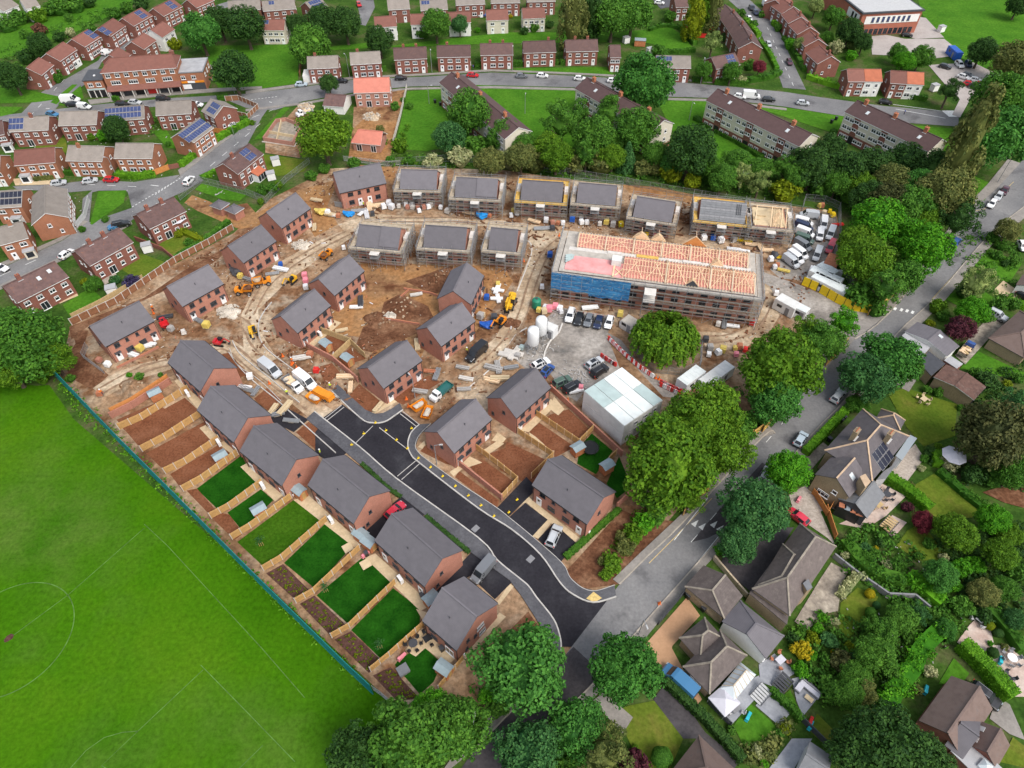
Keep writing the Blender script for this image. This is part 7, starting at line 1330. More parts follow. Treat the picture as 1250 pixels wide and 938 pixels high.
def telehandler(spec, col, label):
 P = pts(spec, .9); d = P[1]-P[0]; o = thing('telehandler', (P[0].x,P[0].y,ZV), atan2(d.y,d.x), label, 'telehandler')
 b = MB(); b.box((-.2,-.1,1.1),(4.4,1.5,.7)); b.box((-2.0,-.2,1.6),(1.0,1.6,.7)); b.box((.2,-.75,1.5),(1.8,.6,.6)); b.build('chassis', col, o); b = MB(); b.box((.1,.65,1.9),(1.5,.85,1.5),0,0,(.85,.9)); b.build('cab','glass',o); b = MB(); b.box((.1,.65,2.68),(1.35,.82,.1)); b.build('cab_roof', col, o)
 b = MB(); b.bar((-2.0,-.1,2.3),(2.6,-.1,1.7),.4,.45); b.bar((2.4,-.1,1.7),(3.2,-.1,1.0),.3,.35); b.build('boom', col, o); b = MB(); b.box((3.25,-.1,.9),(.1,1.3,.8)); [b.box((3.8,-.1+q*.4,.5),(1.2,.14,.08)) for q in (-1,1)]; b.build('forks','black_plastic',o)
 for sx in (-1.5,1.5):
  for sy in (-.95,.95): put(wheel_mesh(.58), 'wheel', o, (sx,sy,.58))
telehandler('p 398 190 375 245','machine_yellow','yellow telehandler beside the rutted lane'); digger('o 305 410 320 470','machine_yellow','yellow mini digger at the haul road bend',.8); digger('o 50 490 120 500','car_red','red mini digger at the end of the kerb line',.7); digger('o 600 15 555 55','machine_yellow','small yellow digger below the two dumpers',.75); digger('p 315 335 270 380','machine_orange','orange mini digger by the blue tarpaulin',.85)
dumper('o 245 100 310 100','machine_orange','dark_earth','orange dumper full of red earth, lower of two',1.05); dumper('o 375 35 330 45','machine_orange','track_earth','orange dumper with pale load, upper of two',1.05); dumper('F 345 440 320 465','machine_orange','dark_earth','orange dumper left of the scaffolded house corner',.95); dumper('E 785 690 800 720','car_red',None,'red and white roller dumper between two left hand houses',.9)
b = MB()
o = thing('plant_trailer', at('o',850,905), atan2(*(at('o',920,935)-at('o',780,860)).yx), 'orange yellow plant trailer behind the white vans', 'trailer'); b.box((0,0,1.0),(4.6,1.8,1.0),0,0,(.94,.9)); b.box((1.6,0,1.55),(1.3,1.6,.3)); b.build('body','machine_orange',o); [put(wheel_mesh(.33),'wheel',o,(x,y,.45)) for x in (-1.4,1.2) for y in (-.95,.95)]
for sp, lb in (('J 475 385 500 370','left orange skip with rubble on the new bend'),('J 515 420 535 375','right orange skip with blue bags on the new bend'),('o 780 935 830 960','pale orange skip beside the plant trailer')):
 P = pts(sp); d = P[1]-P[0]; o = thing('skip', (P[0].x,P[0].y,ZV), atan2(d.y,d.x), lb, 'skip', 'orange skips')
 b = MB(); b.add([(-1.1,-.7,0),(1.1,-.7,0),(1.1,.7,0),(-1.1,.7,0),(-1.7,-.85,1.1),(1.7,-.85,1.1),(1.7,.85,1.1),(-1.7,.85,1.1)], [(3,2,1,0),(0,1,5,4),(1,2,6,5),(2,3,7,6),(3,0,4,7)]); b.build('skip_body','machine_orange',o); b = MB(); b.blob((0,0,.85),(1.4,.7,.3),6); b.build('rubble','rubble',o)
# ---------------------------------------------------------------- fences
PANEL = {}
def panel_mesh(kind, L, h, mats):
 k = (kind, round(L, 1), h, tuple(mats))
 if k in PANEL: return PANEL[k]
 b = MB(); L = round(L, 1)
 if kind == 'boards':
  n = max(3, int(L/.16)); [b.box((-L/2+L*(i+.5)/n, .012*(i % 2), h/2), (L/n-.012, .03, h-.02*(i % 3)), 0, 0) for i in range(n)]; [b.box((0,-.04,z),(L,.05,.09),0,0) for z in (.3,h-.3)]; b.box((0,0,h+.02),(L,.09,.05),0,1)
 elif kind == 'sheet':
  n = max(2, int(L/.9)); [b.box((-L/2+L*(i+.5)/n, .02*(i % 2), h/2), (L/n, .035, h), 0, 0) for i in range(n)]; b.box((0,0,h+.03),(L,.08,.06),0,1); b.box((0,-.06,.15),(L,.07,.3),0,1)
 elif kind == 'mesh':
  for z in (.1, h*.5, h): b.bar((-L/2,0,z),(L/2,0,z),.05)
  for i in range(int(L/.35)+1): b.bar((-L/2+i*.35,0,.1),(-L/2+i*.35,0,h),.022)
  for z in (h*.2,h*.35,h*.65,h*.8): b.bar((-L/2,0,z),(L/2,0,z),.018)
 elif kind == 'pales':
  for z in (.3, h-.3): b.bar((-L/2,0,z),(L/2,0,z),.06)
  for i in range(int(L/.2)): b.bar((-L/2+.1+i*.2,0,.05),(-L/2+.1+i*.2,0,h),.07,.03)
 elif kind == 'wall':
  b.box((0,0,h/2),(L,.22,h),0,0); b.box((0,0,h+.03),(L,.28,.06),0,1)
 elif kind == 'rails':
  for z in (.35,.75,h): b.box((0,0,z),(L,.04,.14),0,0)
 PANEL[k] = b.mesh('panel', list(mats)); return PANEL[k]
POST = {}
def fence(spec, kind, h, mats, label, post=None, pw=.12, bay=1.9, name='fence', auto=False, group=None, cat='fence'):
 P = pts(spec); c = sum(P, Vector())/len(P); o = thing(name, (c.x,c.y,.05), 0, label, cat, group, auto); k = (post, pw, h)
 if post and k not in POST: b = MB(); b.box((0,0,h/2+.06),(pw,pw,h+.12)); POST[k] = b.mesh('post', post)
 for a, q in zip(P, P[1:]):
  d = q-a; L = d.length; n = max(1, round(L/bay)); y = atan2(d.y, d.x); me = panel_mesh(kind, L/n-(pw if post else 0), h, mats)
  for i in range(n):
   p = a+d*((i+.5)/n)-c; put(me, 'panel', o, (p.x,p.y,0), y)
   if post: p = a+d*(i/n)-c; put(POST[k], 'post', o, (p.x,p.y,0), y)
 if post: p = P[-1]-c; put(POST[k], 'post', o, (p.x,p.y,0))
 return o
fence('Z 45 436 88 480 152 547 217 612 322 718 428 822 456 848','sheet',4.2,['teal_fence','teal_fence'],'long teal sheet fence between football field and new gardens',bay=2.4)
fence('Z 456 843 466 850 480 862','mesh',2.0,['galv'],'short pale steel fence continuing from the teal fence end','galv',.07,2.4)
fence('E 345 692 560 590 840 395 1000 310 1115 238','boards',1.8,['fence_brown','concrete_light'],'brown timber fence with pale concrete posts behind the old semis','concrete_light',.15,2.0)
TF = ['fence_timber','fence_timber']; BW = ['new_brick','new_brick']
for sp, lb in (('I 220 488 330 440 555 300','fence between the first two bare gardens'),('I 330 592 440 535 615 420','fence between the second and third bare gardens'),('I 440 698 540 650 700 540','fence between the third and fourth bare gardens'),('I 525 782 620 730 805 595','fence where bare gardens meet the first lawn'),('M 150 208 240 160 400 42','fence between the first two lawns'),('M 250 308 340 255 535 112','fence above the wide pale lawn with a sapling'),('M 400 458 490 405 705 217','fence below the wide pale lawn'),('M 555 612 640 565 860 357','fence between two dark lawns above the sapling'),('M 725 778 810 730 1030 517','fence between the last two large lawns'),('M 910 938 1000 865 1165 717','fence beside the lawn with a dining set'),('Q 530 477 650 332','short fence beside the last garden shed')):
 fence(sp,'boards',1.75,TF,'golden timber '+lb,'concrete_light',.11,1.85,group='garden fences of the new houses')
for sp, lb in (('J 845 437 980 530 1110 617','golden timber fence from the dusty roofed house to the black driveway'),('J 740 577 850 660 945 737','golden timber fence beside the white slabbed garden'),('J 1025 417 1240 562','golden timber fence between the two upper earth gardens'),('J 945 737 870 820','timber fence end facing the narrow driveway'),('K 340 557 405 492','short timber fence beside the trampoline lawn'),('K 480 642 515 607','short timber fence by the second small shed'),('J 1115 617 1010 720','brick and timber screen beside the new house gable')):
 fence(sp,'boards',1.75,TF,lb,'new_timber',.12,1.85,group='garden fences of the new houses')
for sp, lb in (('o 790 402 1050 500 1165 612','pale timber fence behind two small earth gardens'),('o 920 632 1060 502','pale timber fence dividing two small earth gardens'),):
 fence(sp,'boards',1.8,['fence_pale','fence_pale'],lb,'fence_pale',.12,1.85)
for sp, lb in (('o 660 470 740 542 920 634 1110 792','brick garden wall in front of two small sheds'),('I 185 432 290 380 465 268','brick wall with timber top beside the topmost garden'),('J 670 662 870 822','low brick wall along the footway garden'),('K 205 302 400 482 540 612','long brick wall below the white cabin block'),('K 520 860 600 780','brick wall end by the planted bank')):
 fence(sp,'wall',1.6,BW,lb,'new_brick',.32,3.0,'garden_wall',cat='wall')
fence('I 190 420 290 370 460 258','boards',2.2,['orange_timber','orange_timber'],'orange timber boards leaning over the topmost garden wall','orange_timber',.1,1.85)
HM = ['galv']
for sp, lb, h, bay in (('Z 484 202 560 197 640 206 740 222 820 236 900 249 985 262 1016 274','long steel mesh fence behind the scaffolded houses',2.2,3.2),('f 250 782 410 652 760 742 905 805','steel fence round the twin substations',2.2,3.0),('f 905 805 1060 640 1240 500','steel fence beside the brown garden shed and weeds',1.8,3.0),('K 600 20 588 95 640 172 700 217 820 228 915 192 920 100 870 20','ring of steel mesh fencing round the weeping tree',2.0,3.2),('m 490 180 510 95 660 110 770 160 772 450 792 500','steel mesh fence round the van yard',2.0,3.2),('m 800 640 850 730 880 860','green steel fence behind the grey cabins',2.0,3.2),('k 1000 60 900 30','steel fence end by the brown bank',2,3),('E 420 800 400 850 500 925','steel fence round the corner plot near the hedge tree',1.6,3)):
 fence(sp,'mesh',h,HM,lb,'galv',.07,bay)
fence('B 730 425 700 560 665 690','pales',1.8,['concrete_light'],'pale paling fence beside the cream flats green','concrete_light',.1,2.5); fence('B 430 770 640 795 700 790','pales',1.8,['light_grey'],'grey paling fence below the red tiled bungalow','galv',.08,2.5)
for sp, lb in (('m 487 735 600 785','short length of yellow hoarding beside the white small van'),('m 620 795 740 868 870 932 1000 955','long curved yellow hoarding at the site entrance')): fence(sp,'sheet',2.3,['hoard_yellow','hoard_yellow'],lb,'black_plastic',.1,2.4,'hoarding',cat='hoarding')
for sp, lb in (('H 500 648 540 632 620 560 700 485','yellow timber fence at the corner of the main road'),('L 300 110 350 60 400 0','yellow timber fence below the entrance trees'),('L 0 425 50 372','yellow timber fence behind the lime tree by the main road'),('O 520 275 560 215 640 160','yellow hoarding below the largest lime tree'),('K 1105 500 1165 520 1250 460','yellow timber gate at the tree lined entrance')): fence(sp,'boards',1.9,['yellow_board','fence_timber'],lb,'fence_timber',.1,2.2)
fence('b 600 775 700 768 850 832 770 912','boards',1.7,['fence_brown','concrete_light'],'brown panel fence with pale posts round the corner plot','concrete_light',.14,1.9); fence('b 600 850 690 880 760 895','boards',1.2,['fence_brown','concrete_light'],'inner brown fence of the corner plot','concrete_light',.12,1.9)
for sp, m_, lb in (('f 55 592 170 545','orange_timber','orange timber fence ending a long hedge'),('f 500 262 615 280','orange_timber','orange timber fence below the small solar roof'),('f 170 545 245 530','old_brick','low brick wall at the hedge corner'),('h 710 222 800 292','red_plastic','reddish fence of the far back garden'),('h 790 232 945 236','red_plastic','long red garden fence below the tall conifers'),('h 790 288 890 294','red_plastic','second red garden fence below the tall conifers'),('g 560 938 780 830 1000 700 1100 640','fence_pale','pale rear fence of the old semis'),('s 190 770 210 790 300 938 340 860','orange_timber','orange timber fence beside the villa yard'),('L 300 790 345 930','orange_timber','tall new timber fence below the villa'),('u 1010 610 1100 700 1250 850','dark_grey','grey fence between two play gardens'),('u 440 520 575 660','dark_grey','dark fence beside the white gazebo'),('t 270 770 470 530','dark_grey','dark slatted fence between the clay drive and the pavement'),('t 690 270 800 400 940 560','stone_trim','stone wall beside the dark sunken yard'),('x 350 130 500 250 760 430 960 440 1070 530','mid_grey','grey garden wall running below the tall hedge'),('w 640 420 480 560 310 690','fence_brown','brown fence beside the bungalow gable'),('E 650 290 780 340 835 385','old_brick','brick wall between two back gardens'),('E 370 230 410 180 430 100','light_grey','pale garden fence at the road bend'),('c 40 590 50 500','fence_brown','brown fence beside the white side garage'),('K 640 0 600 30','galv','steel rail by the grey lane'),('n 60 330 150 340','galv','steel rail below the top left new house')):
 fence(sp,'wall' if 'wall' in lb else 'boards',1.3 if 'wall' in lb else 1.6,[m_,m_],lb,m_,.12,2.0,cat='wall' if 'wall' in lb else 'fence')
# ---------------------------------------------------------------- small things helper
PROTO = {}
def one(key, builder, parts):
 """builder() -> list of (part name, MB, materials); cached, shared by the copies"""
 if key not in PROTO: PROTO[key] = [(n, b.mesh(n, m, n == 'load' and len(b.v) > 150)) for n, b, m in builder()]
 return PROTO[key]
def place(spec, key, builder, name, label, cat, group=None, auto=False, z=ZV, yaw=None, scale=1.0, zz=0.0):
 P = pts(spec, zz); y = yaw if yaw is not None else (atan2((P[1]-P[0]).y, (P[1]-P[0]).x) if len(P) > 1 else 0)
 pr = one(key, builder, None)
 if len(pr) == 1:
  o = put(pr[0][1], name, None, (P[0].x,P[0].y,z), y, scl=(scale,)*3); return tag(o, label, cat, group, None, auto)
 o = thing(name, (P[0].x,P[0].y,z), y, label, cat, group, auto); o.scale = (scale,)*3
 for n, me in pr: put(me, n, o)
 return o
def shed_b():
 a = MB(); a.box((0,0,.95),(2.1,1.6,1.9)); a.add([(-1.05,-.8,1.9),(-1.05,.8,1.9),(-1.05,0,2.25),(1.05,-.8,1.9),(1.05,.8,1.9),(1.05,0,2.25)], [(0,2,1),(3,4,5)])
 r = MB(); s = .35/.8
 for q in (-1,1): r.add([(-1.2,0,2.32),(1.2,0,2.32),(1.2,q*.95,1.9),(-1.2,q*.95,1.9),(-1.2,0,2.26),(1.2,0,2.26),(1.2,q*.95,1.84),(-1.2,q*.95,1.84)], [(0,1,2,3),(7,6,5,4),(0,4,5,1),(1,5,6,2),(2,6,7,3),(3,7,4,0)])
 d = MB(); d.box((1.07,0,.9),(.05,.75,1.7)); return [('wall',a,'shed_timber'),('roof',r,'shed_roof'),('door',d,'fence_timber')]
GS = 'timber sheds in the new gardens'
for sp, lb in (('I 402 340 445 320','shed in the topmost garden by the brick wall'),('I 712 640 755 615','shed at the end of the last bare garden'),('M 387 190 430 165','shed on the narrow second lawn'),('M 577 100 610 125','shed wedged beside the first grass garden gable'),('M 868 308 905 335','left of two sheds side by side between houses'),('M 908 345 945 372','right of two sheds side by side between houses'),('N 380 690 410 665','shed tucked behind the nearest new house'),('Q 558 395 600 425','shed at the corner of the last garden'),('K 330 600 355 585','shed beside the black trampoline'),('K 468 685 500 665','shed on the dark lawn below the cabin block'),('o 872 545 920 580','upper of two sheds behind the curved brick wall'),('o 1035 655 1085 690','lower of two sheds behind the curved brick wall'),('K -20 590 0 600' if False else 'J 1228 595 1250 580','shed by the long earth garden')):
 if 'long earth garden' in lb: continue
 place(sp,'shed',shed_b,'garden_shed','small orange timber '+lb+' with grey roof','shed',GS,scale=1.05)
def hp_b(): a = MB(); a.box((0,0,.5),(1.1,.5,1.0)); f = MB(); f.tube((-.1,-.26,.52),(-.1,-.31,.52),.4,None,16); t = MB(); t.box((0,0,1.02),(1.1,.5,.03)); return [('casing',a,'white_plastic'),('fan',f,'black_plastic'),('lid',t,'white_plastic')]
for i, sp in enumerate(('I 548 325','I 697 560','I 905 765','M 722 225','M 1052 508','o 815 440')): place(sp,'hp',hp_b,'heat_pump','white heat pump with black fan','heat pump','heat pumps at fence ends',auto=True,yaw=-.9+.3*(i == 5),scale=1.15)
def bin_b(): a = MB(); a.box((0,0,.5),(.58,.7,1.0),0,0,(1.1,1.1)); l = MB(); l.box((0,0,1.05),(.66,.8,.1)); return [('bin_body',a,'black_plastic'),('lid',l,'dark_grey')]
for sp in ('M 1165 560','M 1155 585','Q 545 290','M 890 385','u 470 120' if False else 't 480 540','t 495 565','t 610 660','s 410 225','s 430 205','s 320 370','e 180 325','e 620 545','D 330 590','i 750 920','c 1070 790','c 1110 810'): place(sp,'bin',bin_b,'wheelie_bin','dark wheelie bin','bin','wheelie bins',auto=True,yaw=.6)
# ---------------------------------------------------------------- site equipment
P_ = pts('K 360 305 540 190 742 345 558 468', 6.0); c_, yw_, L_, D_ = plan_quad(P_)
cb = thing('site_cabin_block', c_, yw_, 'white two storey block of site cabins with pale green panels on its roof', 'site cabins')
for zf in (0, 3.0):
 for i in range(4): b = MB(); b.box((-L_/2+L_*(i+.5)/4,0,zf+1.5),(L_/4-.05,D_,2.92)); b.build('cabin','cabin_white',cb)
b = MB()
for i in range(4):
 for j in range(2): b.box((-L_/2+L_*(i+.5)/4, -D_/4+D_/2*j, 6.02+.01*((i+j) % 2)), (L_/4-.14, D_/2-.14, .1), 0, 1 if (i, j) in ((1,1),(3,0),(0,1)) else 0)
b.build('roof_panels',['cabin_roof','mint_panel'],cb)
for i in range(4):
 for z in (1.0, 4.0): put(win_mesh(1.0,.8,'single','light_grey'),'window',cb,(D_*0+L_/2,-D_/2+D_*(i+.5)/4,z),pi/2)
for i in range(3): put(win_mesh(1.0,.8,'single','light_grey'),'window',cb,(-L_/4+L_/4*i+.6,-D_/2,4.2))
b = MB()
for k in range(14): b.box((-L_*.05+k*.32,-D_/2-.7,2.9-k*.2),(.34,1.0,.06))
b.box((-L_*.05-.9,-D_/2-.7,3.0),(1.4,1.2,.08)); [b.bar((-L_*.05-1.5+q,-D_/2-1.2,3.0),(-L_*.05-1.5+q,-D_/2-1.2,4.1),.05) for q in (0,1.4)]; b.bar((-L_*.05,-D_/2-1.2,4.0),(L_*.05+3.4,-D_/2-1.2,1.2),.06); [b.bar((-L_*.05-1.4+q,-D_/2-1.2,0),(-L_*.05-1.4+q,-D_/2-1.2,3.0),.07) for q in (0,1.3)]; b.build('staircase','dark_grey',cb)
def cont(spec, dims, col, roof, label, name='site_cabin', cat='cabin', zz=2.6, group=None):
 P = pts(spec, zz); d = P[1]-P[0]; o = thing(name, (P[0].x,P[0].y,ZV), atan2(d.y,d.x), label, cat, group); L, w, h = dims
 b = MB(); b.box((0,0,h/2),(L,w,h)); [b.box((sx*(L/2-.05),sy*(w/2-.05),h/2),(.14,.14,h+.03)) for sx in (-1,1) for sy in (-1,1)]; b.build('cabin_body',col,o); b = MB(); b.box((0,0,h+.03),(L-.1,w-.1,.06)); [b.box((-L/2+L*(i+.5)/5,0,h+.075),(.08,w-.2,.04)) for i in range(5)]; b.build('roof',roof,o)
 b = MB(); b.box((L*.2,-w/2-.02,1.05),(.9,.05,2.0)); b.build('door','mid_grey',o); b = MB(); b.box((-L*.2,-w/2-.02,1.6),(1.2,.05,.7)); b.build('window','glass',o); return o
cont('K 875 230 935 185',(6,2.6,2.7),'white_steel','cabin_roof','white steel cabin just below the ringed weeping tree'); cont('K 995 222 1060 175',(8.5,2.6,2.7),'white_steel','cabin_white','longer off white cabin partly under the lime trees')
for sp, d_, c_, r_, lb in (('m 725 555 690 620',(5,3,2.8),'terracotta','terracotta','rust orange topped container at the back of the grey cabins'),('m 685 625 640 690' if False else 'm 690 615 730 640',(4.6,2.6,2.7),'white_steel','cabin_roof','upper white cabin behind the yellow hoarding'),('m 680 665 760 700',(7.5,2.6,2.7),'cabin_white','cabin_roof','middle grey white cabin behind the yellow hoarding'),('m 710 725 790 765',(8.5,2.8,2.7),'white_steel','cabin_roof','largest white cabin nearest the yellow hoarding'),('m 385 870 440 900',(5,2.8,2.8),'white_steel','cabin_white','white cabin on the inner side of the entrance lane'),('m 500 915 540 935',(2.6,2.2,2.5),'white_steel','cabin_roof','small security hut at the entrance lane')): cont(sp,d_,c_,r_,lb)
cont('j 730 380 775 420',(6.5,2.5,2.6),'blue_plastic','blue_plastic','blue shipping container beside the school field','container','container')
for sp, lb in (('p 565 560','front white silo on legs beside the rutted lane'),('p 625 480','rear white silo on legs behind the front one')):
 P = pts(sp); o = thing('silo', (P[0].x,P[0].y,ZV), 0, lb, 'silo', 'white silos')
 b = MB(); b.lathe([(.3,1.3),(1.25,2.6),(1.25,6.2),(1.1,6.55),(.3,6.75)],(0,0,0),20); b.build('silo_body','white_steel',o,True); b = MB(); [b.bar((1.15*cos(a),1.15*sin(a),0),(1.15*cos(a),1.15*sin(a),2.8),.14) for a in (.4,1.97,3.54,5.11)]; [b.bar((1.15*cos(a),1.15*sin(a),1.2),(1.15*cos(a+1.57),1.15*sin(a+1.57),1.2),.08) for a in (.4,1.97,3.54,5.11)]; b.build('silo_legs','galv',o); b = MB(); [b.bar((1.3,-.2+q*.4,2.6),(1.3,-.2+q*.4,6.8),.05) for q in (0,1)]; b.build('ladder','galv',o)
def tank_b(): a = MB(); a.lathe([(1.0,0),(1.05,.1),(1.05,2.0),(.7,2.35),(.3,2.4)],(0,0,0),16); c = MB(); c.tube((0,0,2.4),(0,0,2.55),.3); return [('tank',a,'green_plastic'),('cap',c,'dark_grey')]
place('p 592 220','gtank',tank_b,'water_tank','dark green cylindrical tank beside the rutted lane','tank',scale=1.0)
cont('p 700 370 735 385',(2.6,2.2,2.6),'white_steel','cabin_white','white square tank beside the silos','water_tank','tank'); cont('G 585 745 610 760',(3.2,2.8,2.2),'concrete_light','concrete','pale concrete store at the end of the car row','concrete_store','store')
def pal(col, kind):
 def f():
  b = MB(); [b.box((0,-.4+.4*i,.06),(1.1,.1,.12)) for i in range(3)]; [b.box((-.45+.22*i,0,.14),(.16,1.1,.03)) for i in range(5)]
  c = MB()
  if kind == 'pack': c.box((0,0,.62),(1.0,1.0,.9)); c.box((0,0,.85),(1.04,1.04,.1)); c.box((.1,0,1.1),(.7,.95,.14))
  elif kind == 'bag': c.box((0,0,.6),(1.0,1.0,.9),.2,0,(.8,.85)); c.box((.05,0,1.07),(.35,.4,.1),.5)
  elif kind == 'boards': [c.box((.0,-.35+.24*i,.22+.1*j),(3.0,.2,.08)) for i in range(4) for j in range(4-(i % 2))]
  elif kind == 'tubes': [c.tube((-1.8,-.4+.2*i,.25+.18*(j)),(1.8,-.4+.2*i,.25+.18*j),.09,None,6) for i in range(5) for j in range(2)]
  elif kind == 'tarp': c.blob((0,0,.6),(1.3,.9,.65),3,0,2,.3)
  return [('pallet',b,'old_or_shaded_board'),('load',c,col)]
 return f
WORD = dict(new_brick='red brick pack',white_plastic='white wrapped pack',wrap='grey wrapped stack',white_steel='white bag of sand',concrete_light='pale block pack',block='grey block pack',new_timber='stack of new timber',galv='bundle of steel tubes',blue_sheet='blue tarpaulin heap',terracotta='orange tile pack',slab_cream='cream slab stack',yellow_plastic='yellow pack',dark_grey='dark roof tile pack',blue_plastic='blue pack',pink_plastic='pink insulation pack',old_or_shaded_board='stack of scaffold boards',hoard_yellow='yellow formwork stack')
PK = """n 470 320 wrap pack|n 430 345 white_steel bag|n 490 350 wrap pack|n 545 340 concrete_light pack|n 600 325 white_plastic bag|n 612 350 new_brick pack|n 645 330 white_steel bag|n 650 350 concrete_light pack|n 690 350 new_brick pack|n 700 375 white_plastic bag|n 735 350 new_brick pack|n 770 345 white_plastic bag|n 790 330 concrete_light pack|n 845 310 new_brick pack|n 865 350 white_plastic pack|n 915 380 concrete_light pack|n 1060 330 slab_cream boards|n 1075 385 new_timber boards|n 1175 415 blue_sheet tarp|n 1235 415 terracotta pack|n 175 400 blue_sheet tarp|n 240 370 galv tubes|n 270 380 wrap tubes|n 300 400 wrap boards|n 345 400 dark_grey pack|n 30 400 slab_cream boards|n 5 390 white_plastic bag|n 320 340 new_timber boards|n 345 330 new_timber boards|n 380 330 new_timber boards
k 25 285 wrap bag|k 70 270 white_plastic bag|k 40 250 yellow_plastic pack|k 200 325 new_timber boards|k 290 325 wrap pack|k 340 345 new_brick pack|k 380 345 terracotta pack|k 420 345 white_plastic pack|k 260 380 galv tubes|k 340 385 dark_grey pack|k 490 290 white_plastic bag|k 490 320 blue_plastic pack|k 560 340 white_plastic pack|k 600 340 white_plastic pack|k 560 300 white_plastic pack|k 610 300 new_brick pack|k 700 350 concrete_light pack|k 750 340 yellow_plastic pack|k 800 360 block pack|k 860 360 hoard_yellow pack|k 260 830 white_plastic bag|k 320 590 blue_plastic pack|k 1050 440 hoard_yellow pack|k 1120 430 pink_plastic bag|k 345 850 block pack
l 490 460 white_plastic pack|l 560 460 blue_plastic pack|l 650 450 terracotta pack|l 620 480 white_plastic pack|l 720 470 block pack|l 800 475 hoard_yellow boards|l 860 500 new_timber boards|l 920 520 new_timber boards|l 970 545 new_timber boards|l 1000 620 white_plastic bag|l 1030 590 dark_grey tarp|l 1070 600 hoard_yellow boards|l 1030 680 wrap pack|l 1050 665 terracotta pack|l 1100 700 yellow_plastic boards|l 1040 880 white_plastic bag|l 720 540 wrap boards|l 800 550 white_plastic boards
m 640 150 terracotta pack|m 655 205 slab_cream pack|m 700 190 hoard_yellow bag|m 722 220 hoard_yellow bag|m 625 150 yellow_plastic bag|m 760 290 red_plastic boards|m 770 670 white_steel pack
E 690 800 white_plastic boards|E 720 785 white_steel boards|E 630 835 white_steel boards|E 675 815 yellow_plastic pack|E 480 870 new_brick pack|E 520 890 white_plastic pack|E 790 660 dark_grey boards|E 820 720 block pack|E 990 705 yellow_plastic pack|E 1150 470 yellow_plastic pack|E 1190 480 galv boards|E 1130 450 dark_grey tarp|E 960 680 galv tubes|E 880 735 concrete_light bag|E 300 885 terracotta pack
F 300 180 slab_cream boards|F 320 240 yellow_plastic tarp|F 370 250 white_plastic boards|F 405 260 terracotta pack|F 450 250 blue_sheet tarp|F 130 490 blue_plastic pack|F 130 510 white_steel boards|F 90 530 galv tubes|F 245 545 pink_plastic pack|F 250 570 pink_plastic pack|F 250 600 wrap pack|F 290 310 slab_cream boards|F 510 665 dark_grey boards|F 490 690 white_plastic boards|F 430 410 white_plastic bag|F 1110 650 blue_plastic pack|F 1160 605 white_plastic boards|F 1165 650 white_plastic boards|F 1110 780 blue_plastic tarp|F 1080 740 block pack|F 420 800 slab_cream boards|F 780 870 slab_cream boards|F 775 630 concrete_light boards
p 300 100 white_plastic boards|p 290 165 white_plastic boards|p 300 60 yellow_plastic pack|p 185 295 slab_cream pack|p 270 320 dark_grey pack|p 660 240 wrap pack|p 690 255 pink_plastic pack|p 735 235 pink_plastic pack|p 770 250 white_plastic pack|p 650 270 slab_cream pack|p 610 260 yellow_plastic pack|p 780 270 wrap bag|p 380 600 concrete_light tubes|p 420 580 concrete_light tubes|p 480 545 mint_panel pack|p 450 610 block pack|p 400 690 galv boards|p 300 690 block boards|p 1230 290 yellow_plastic bag|p 1240 370 wrap pack|p 880 870 white_plastic boards|p 930 850 pink_plastic bag|p 250 790 new_timber boards|p 30 690 block boards|p 1000 235 white_plastic boards
G 940 850 dark_grey pack|G 960 890 block pack|G 955 920 white_plastic pack|G 1020 900 yellow_plastic pack|G 1080 890 yellow_plastic pack|G 1100 885 terracotta pack|G 1085 920 pink_plastic pack|G 1130 900 red_plastic pack|G 1070 780 white_plastic boards|G 1000 775 concrete_light pack|G 1030 770 galv boards|G 1160 770 red_plastic pack|G 1000 910 white_plastic bag
J 530 215 terracotta boards|J 125 240 new_timber boards|J 150 290 new_timber boards|J 280 385 slab_cream boards|J 480 310 block boards|J 700 250 concrete_light boards|J 690 300 block boards|J 830 200 block boards|J 860 250 slab_cream boards|J 930 130 concrete_light tubes|J 560 230 galv boards
I 970 420 galv boards|I 1010 390 slab_cream boards|I 1040 450 galv tubes|I 950 400 slab_cream boards|I 830 300 galv tubes|I 870 310 galv boards|I 845 245 white_plastic pack|I 820 290 white_plastic boards|I 1130 140 terracotta pack|I 1090 150 concrete_light boards|I 1160 215 red_plastic bag|I 130 325 terracotta bag|I 770 250 slab_cream pack"""
WORD['red_plastic'] = 'red pack'; WORD['mint_panel'] = 'pale green tank pack'
R_ = random.Random(5)
for row in PK.replace('\n','|').split('|'):
 f = row.split()
 place(' '.join(f[:3]), 'pal'+f[3]+f[4], pal(f[3], f[4]), 'material_pallet', WORD[f[3]].replace('pack','bag') if f[4] == 'bag' else WORD[f[3]] if f[4] in ('pack','tarp') else WORD[f[3]].split()[0]+(' boards on bearers' if f[4] == 'boards' else ' pipes on bearers'), 'pallet', 'pallets of building material', auto=True, yaw=R_.uniform(-.5,.3)+(1.57 if R_.random() < .25 else 0), scale=R_.uniform(.9,1.35))
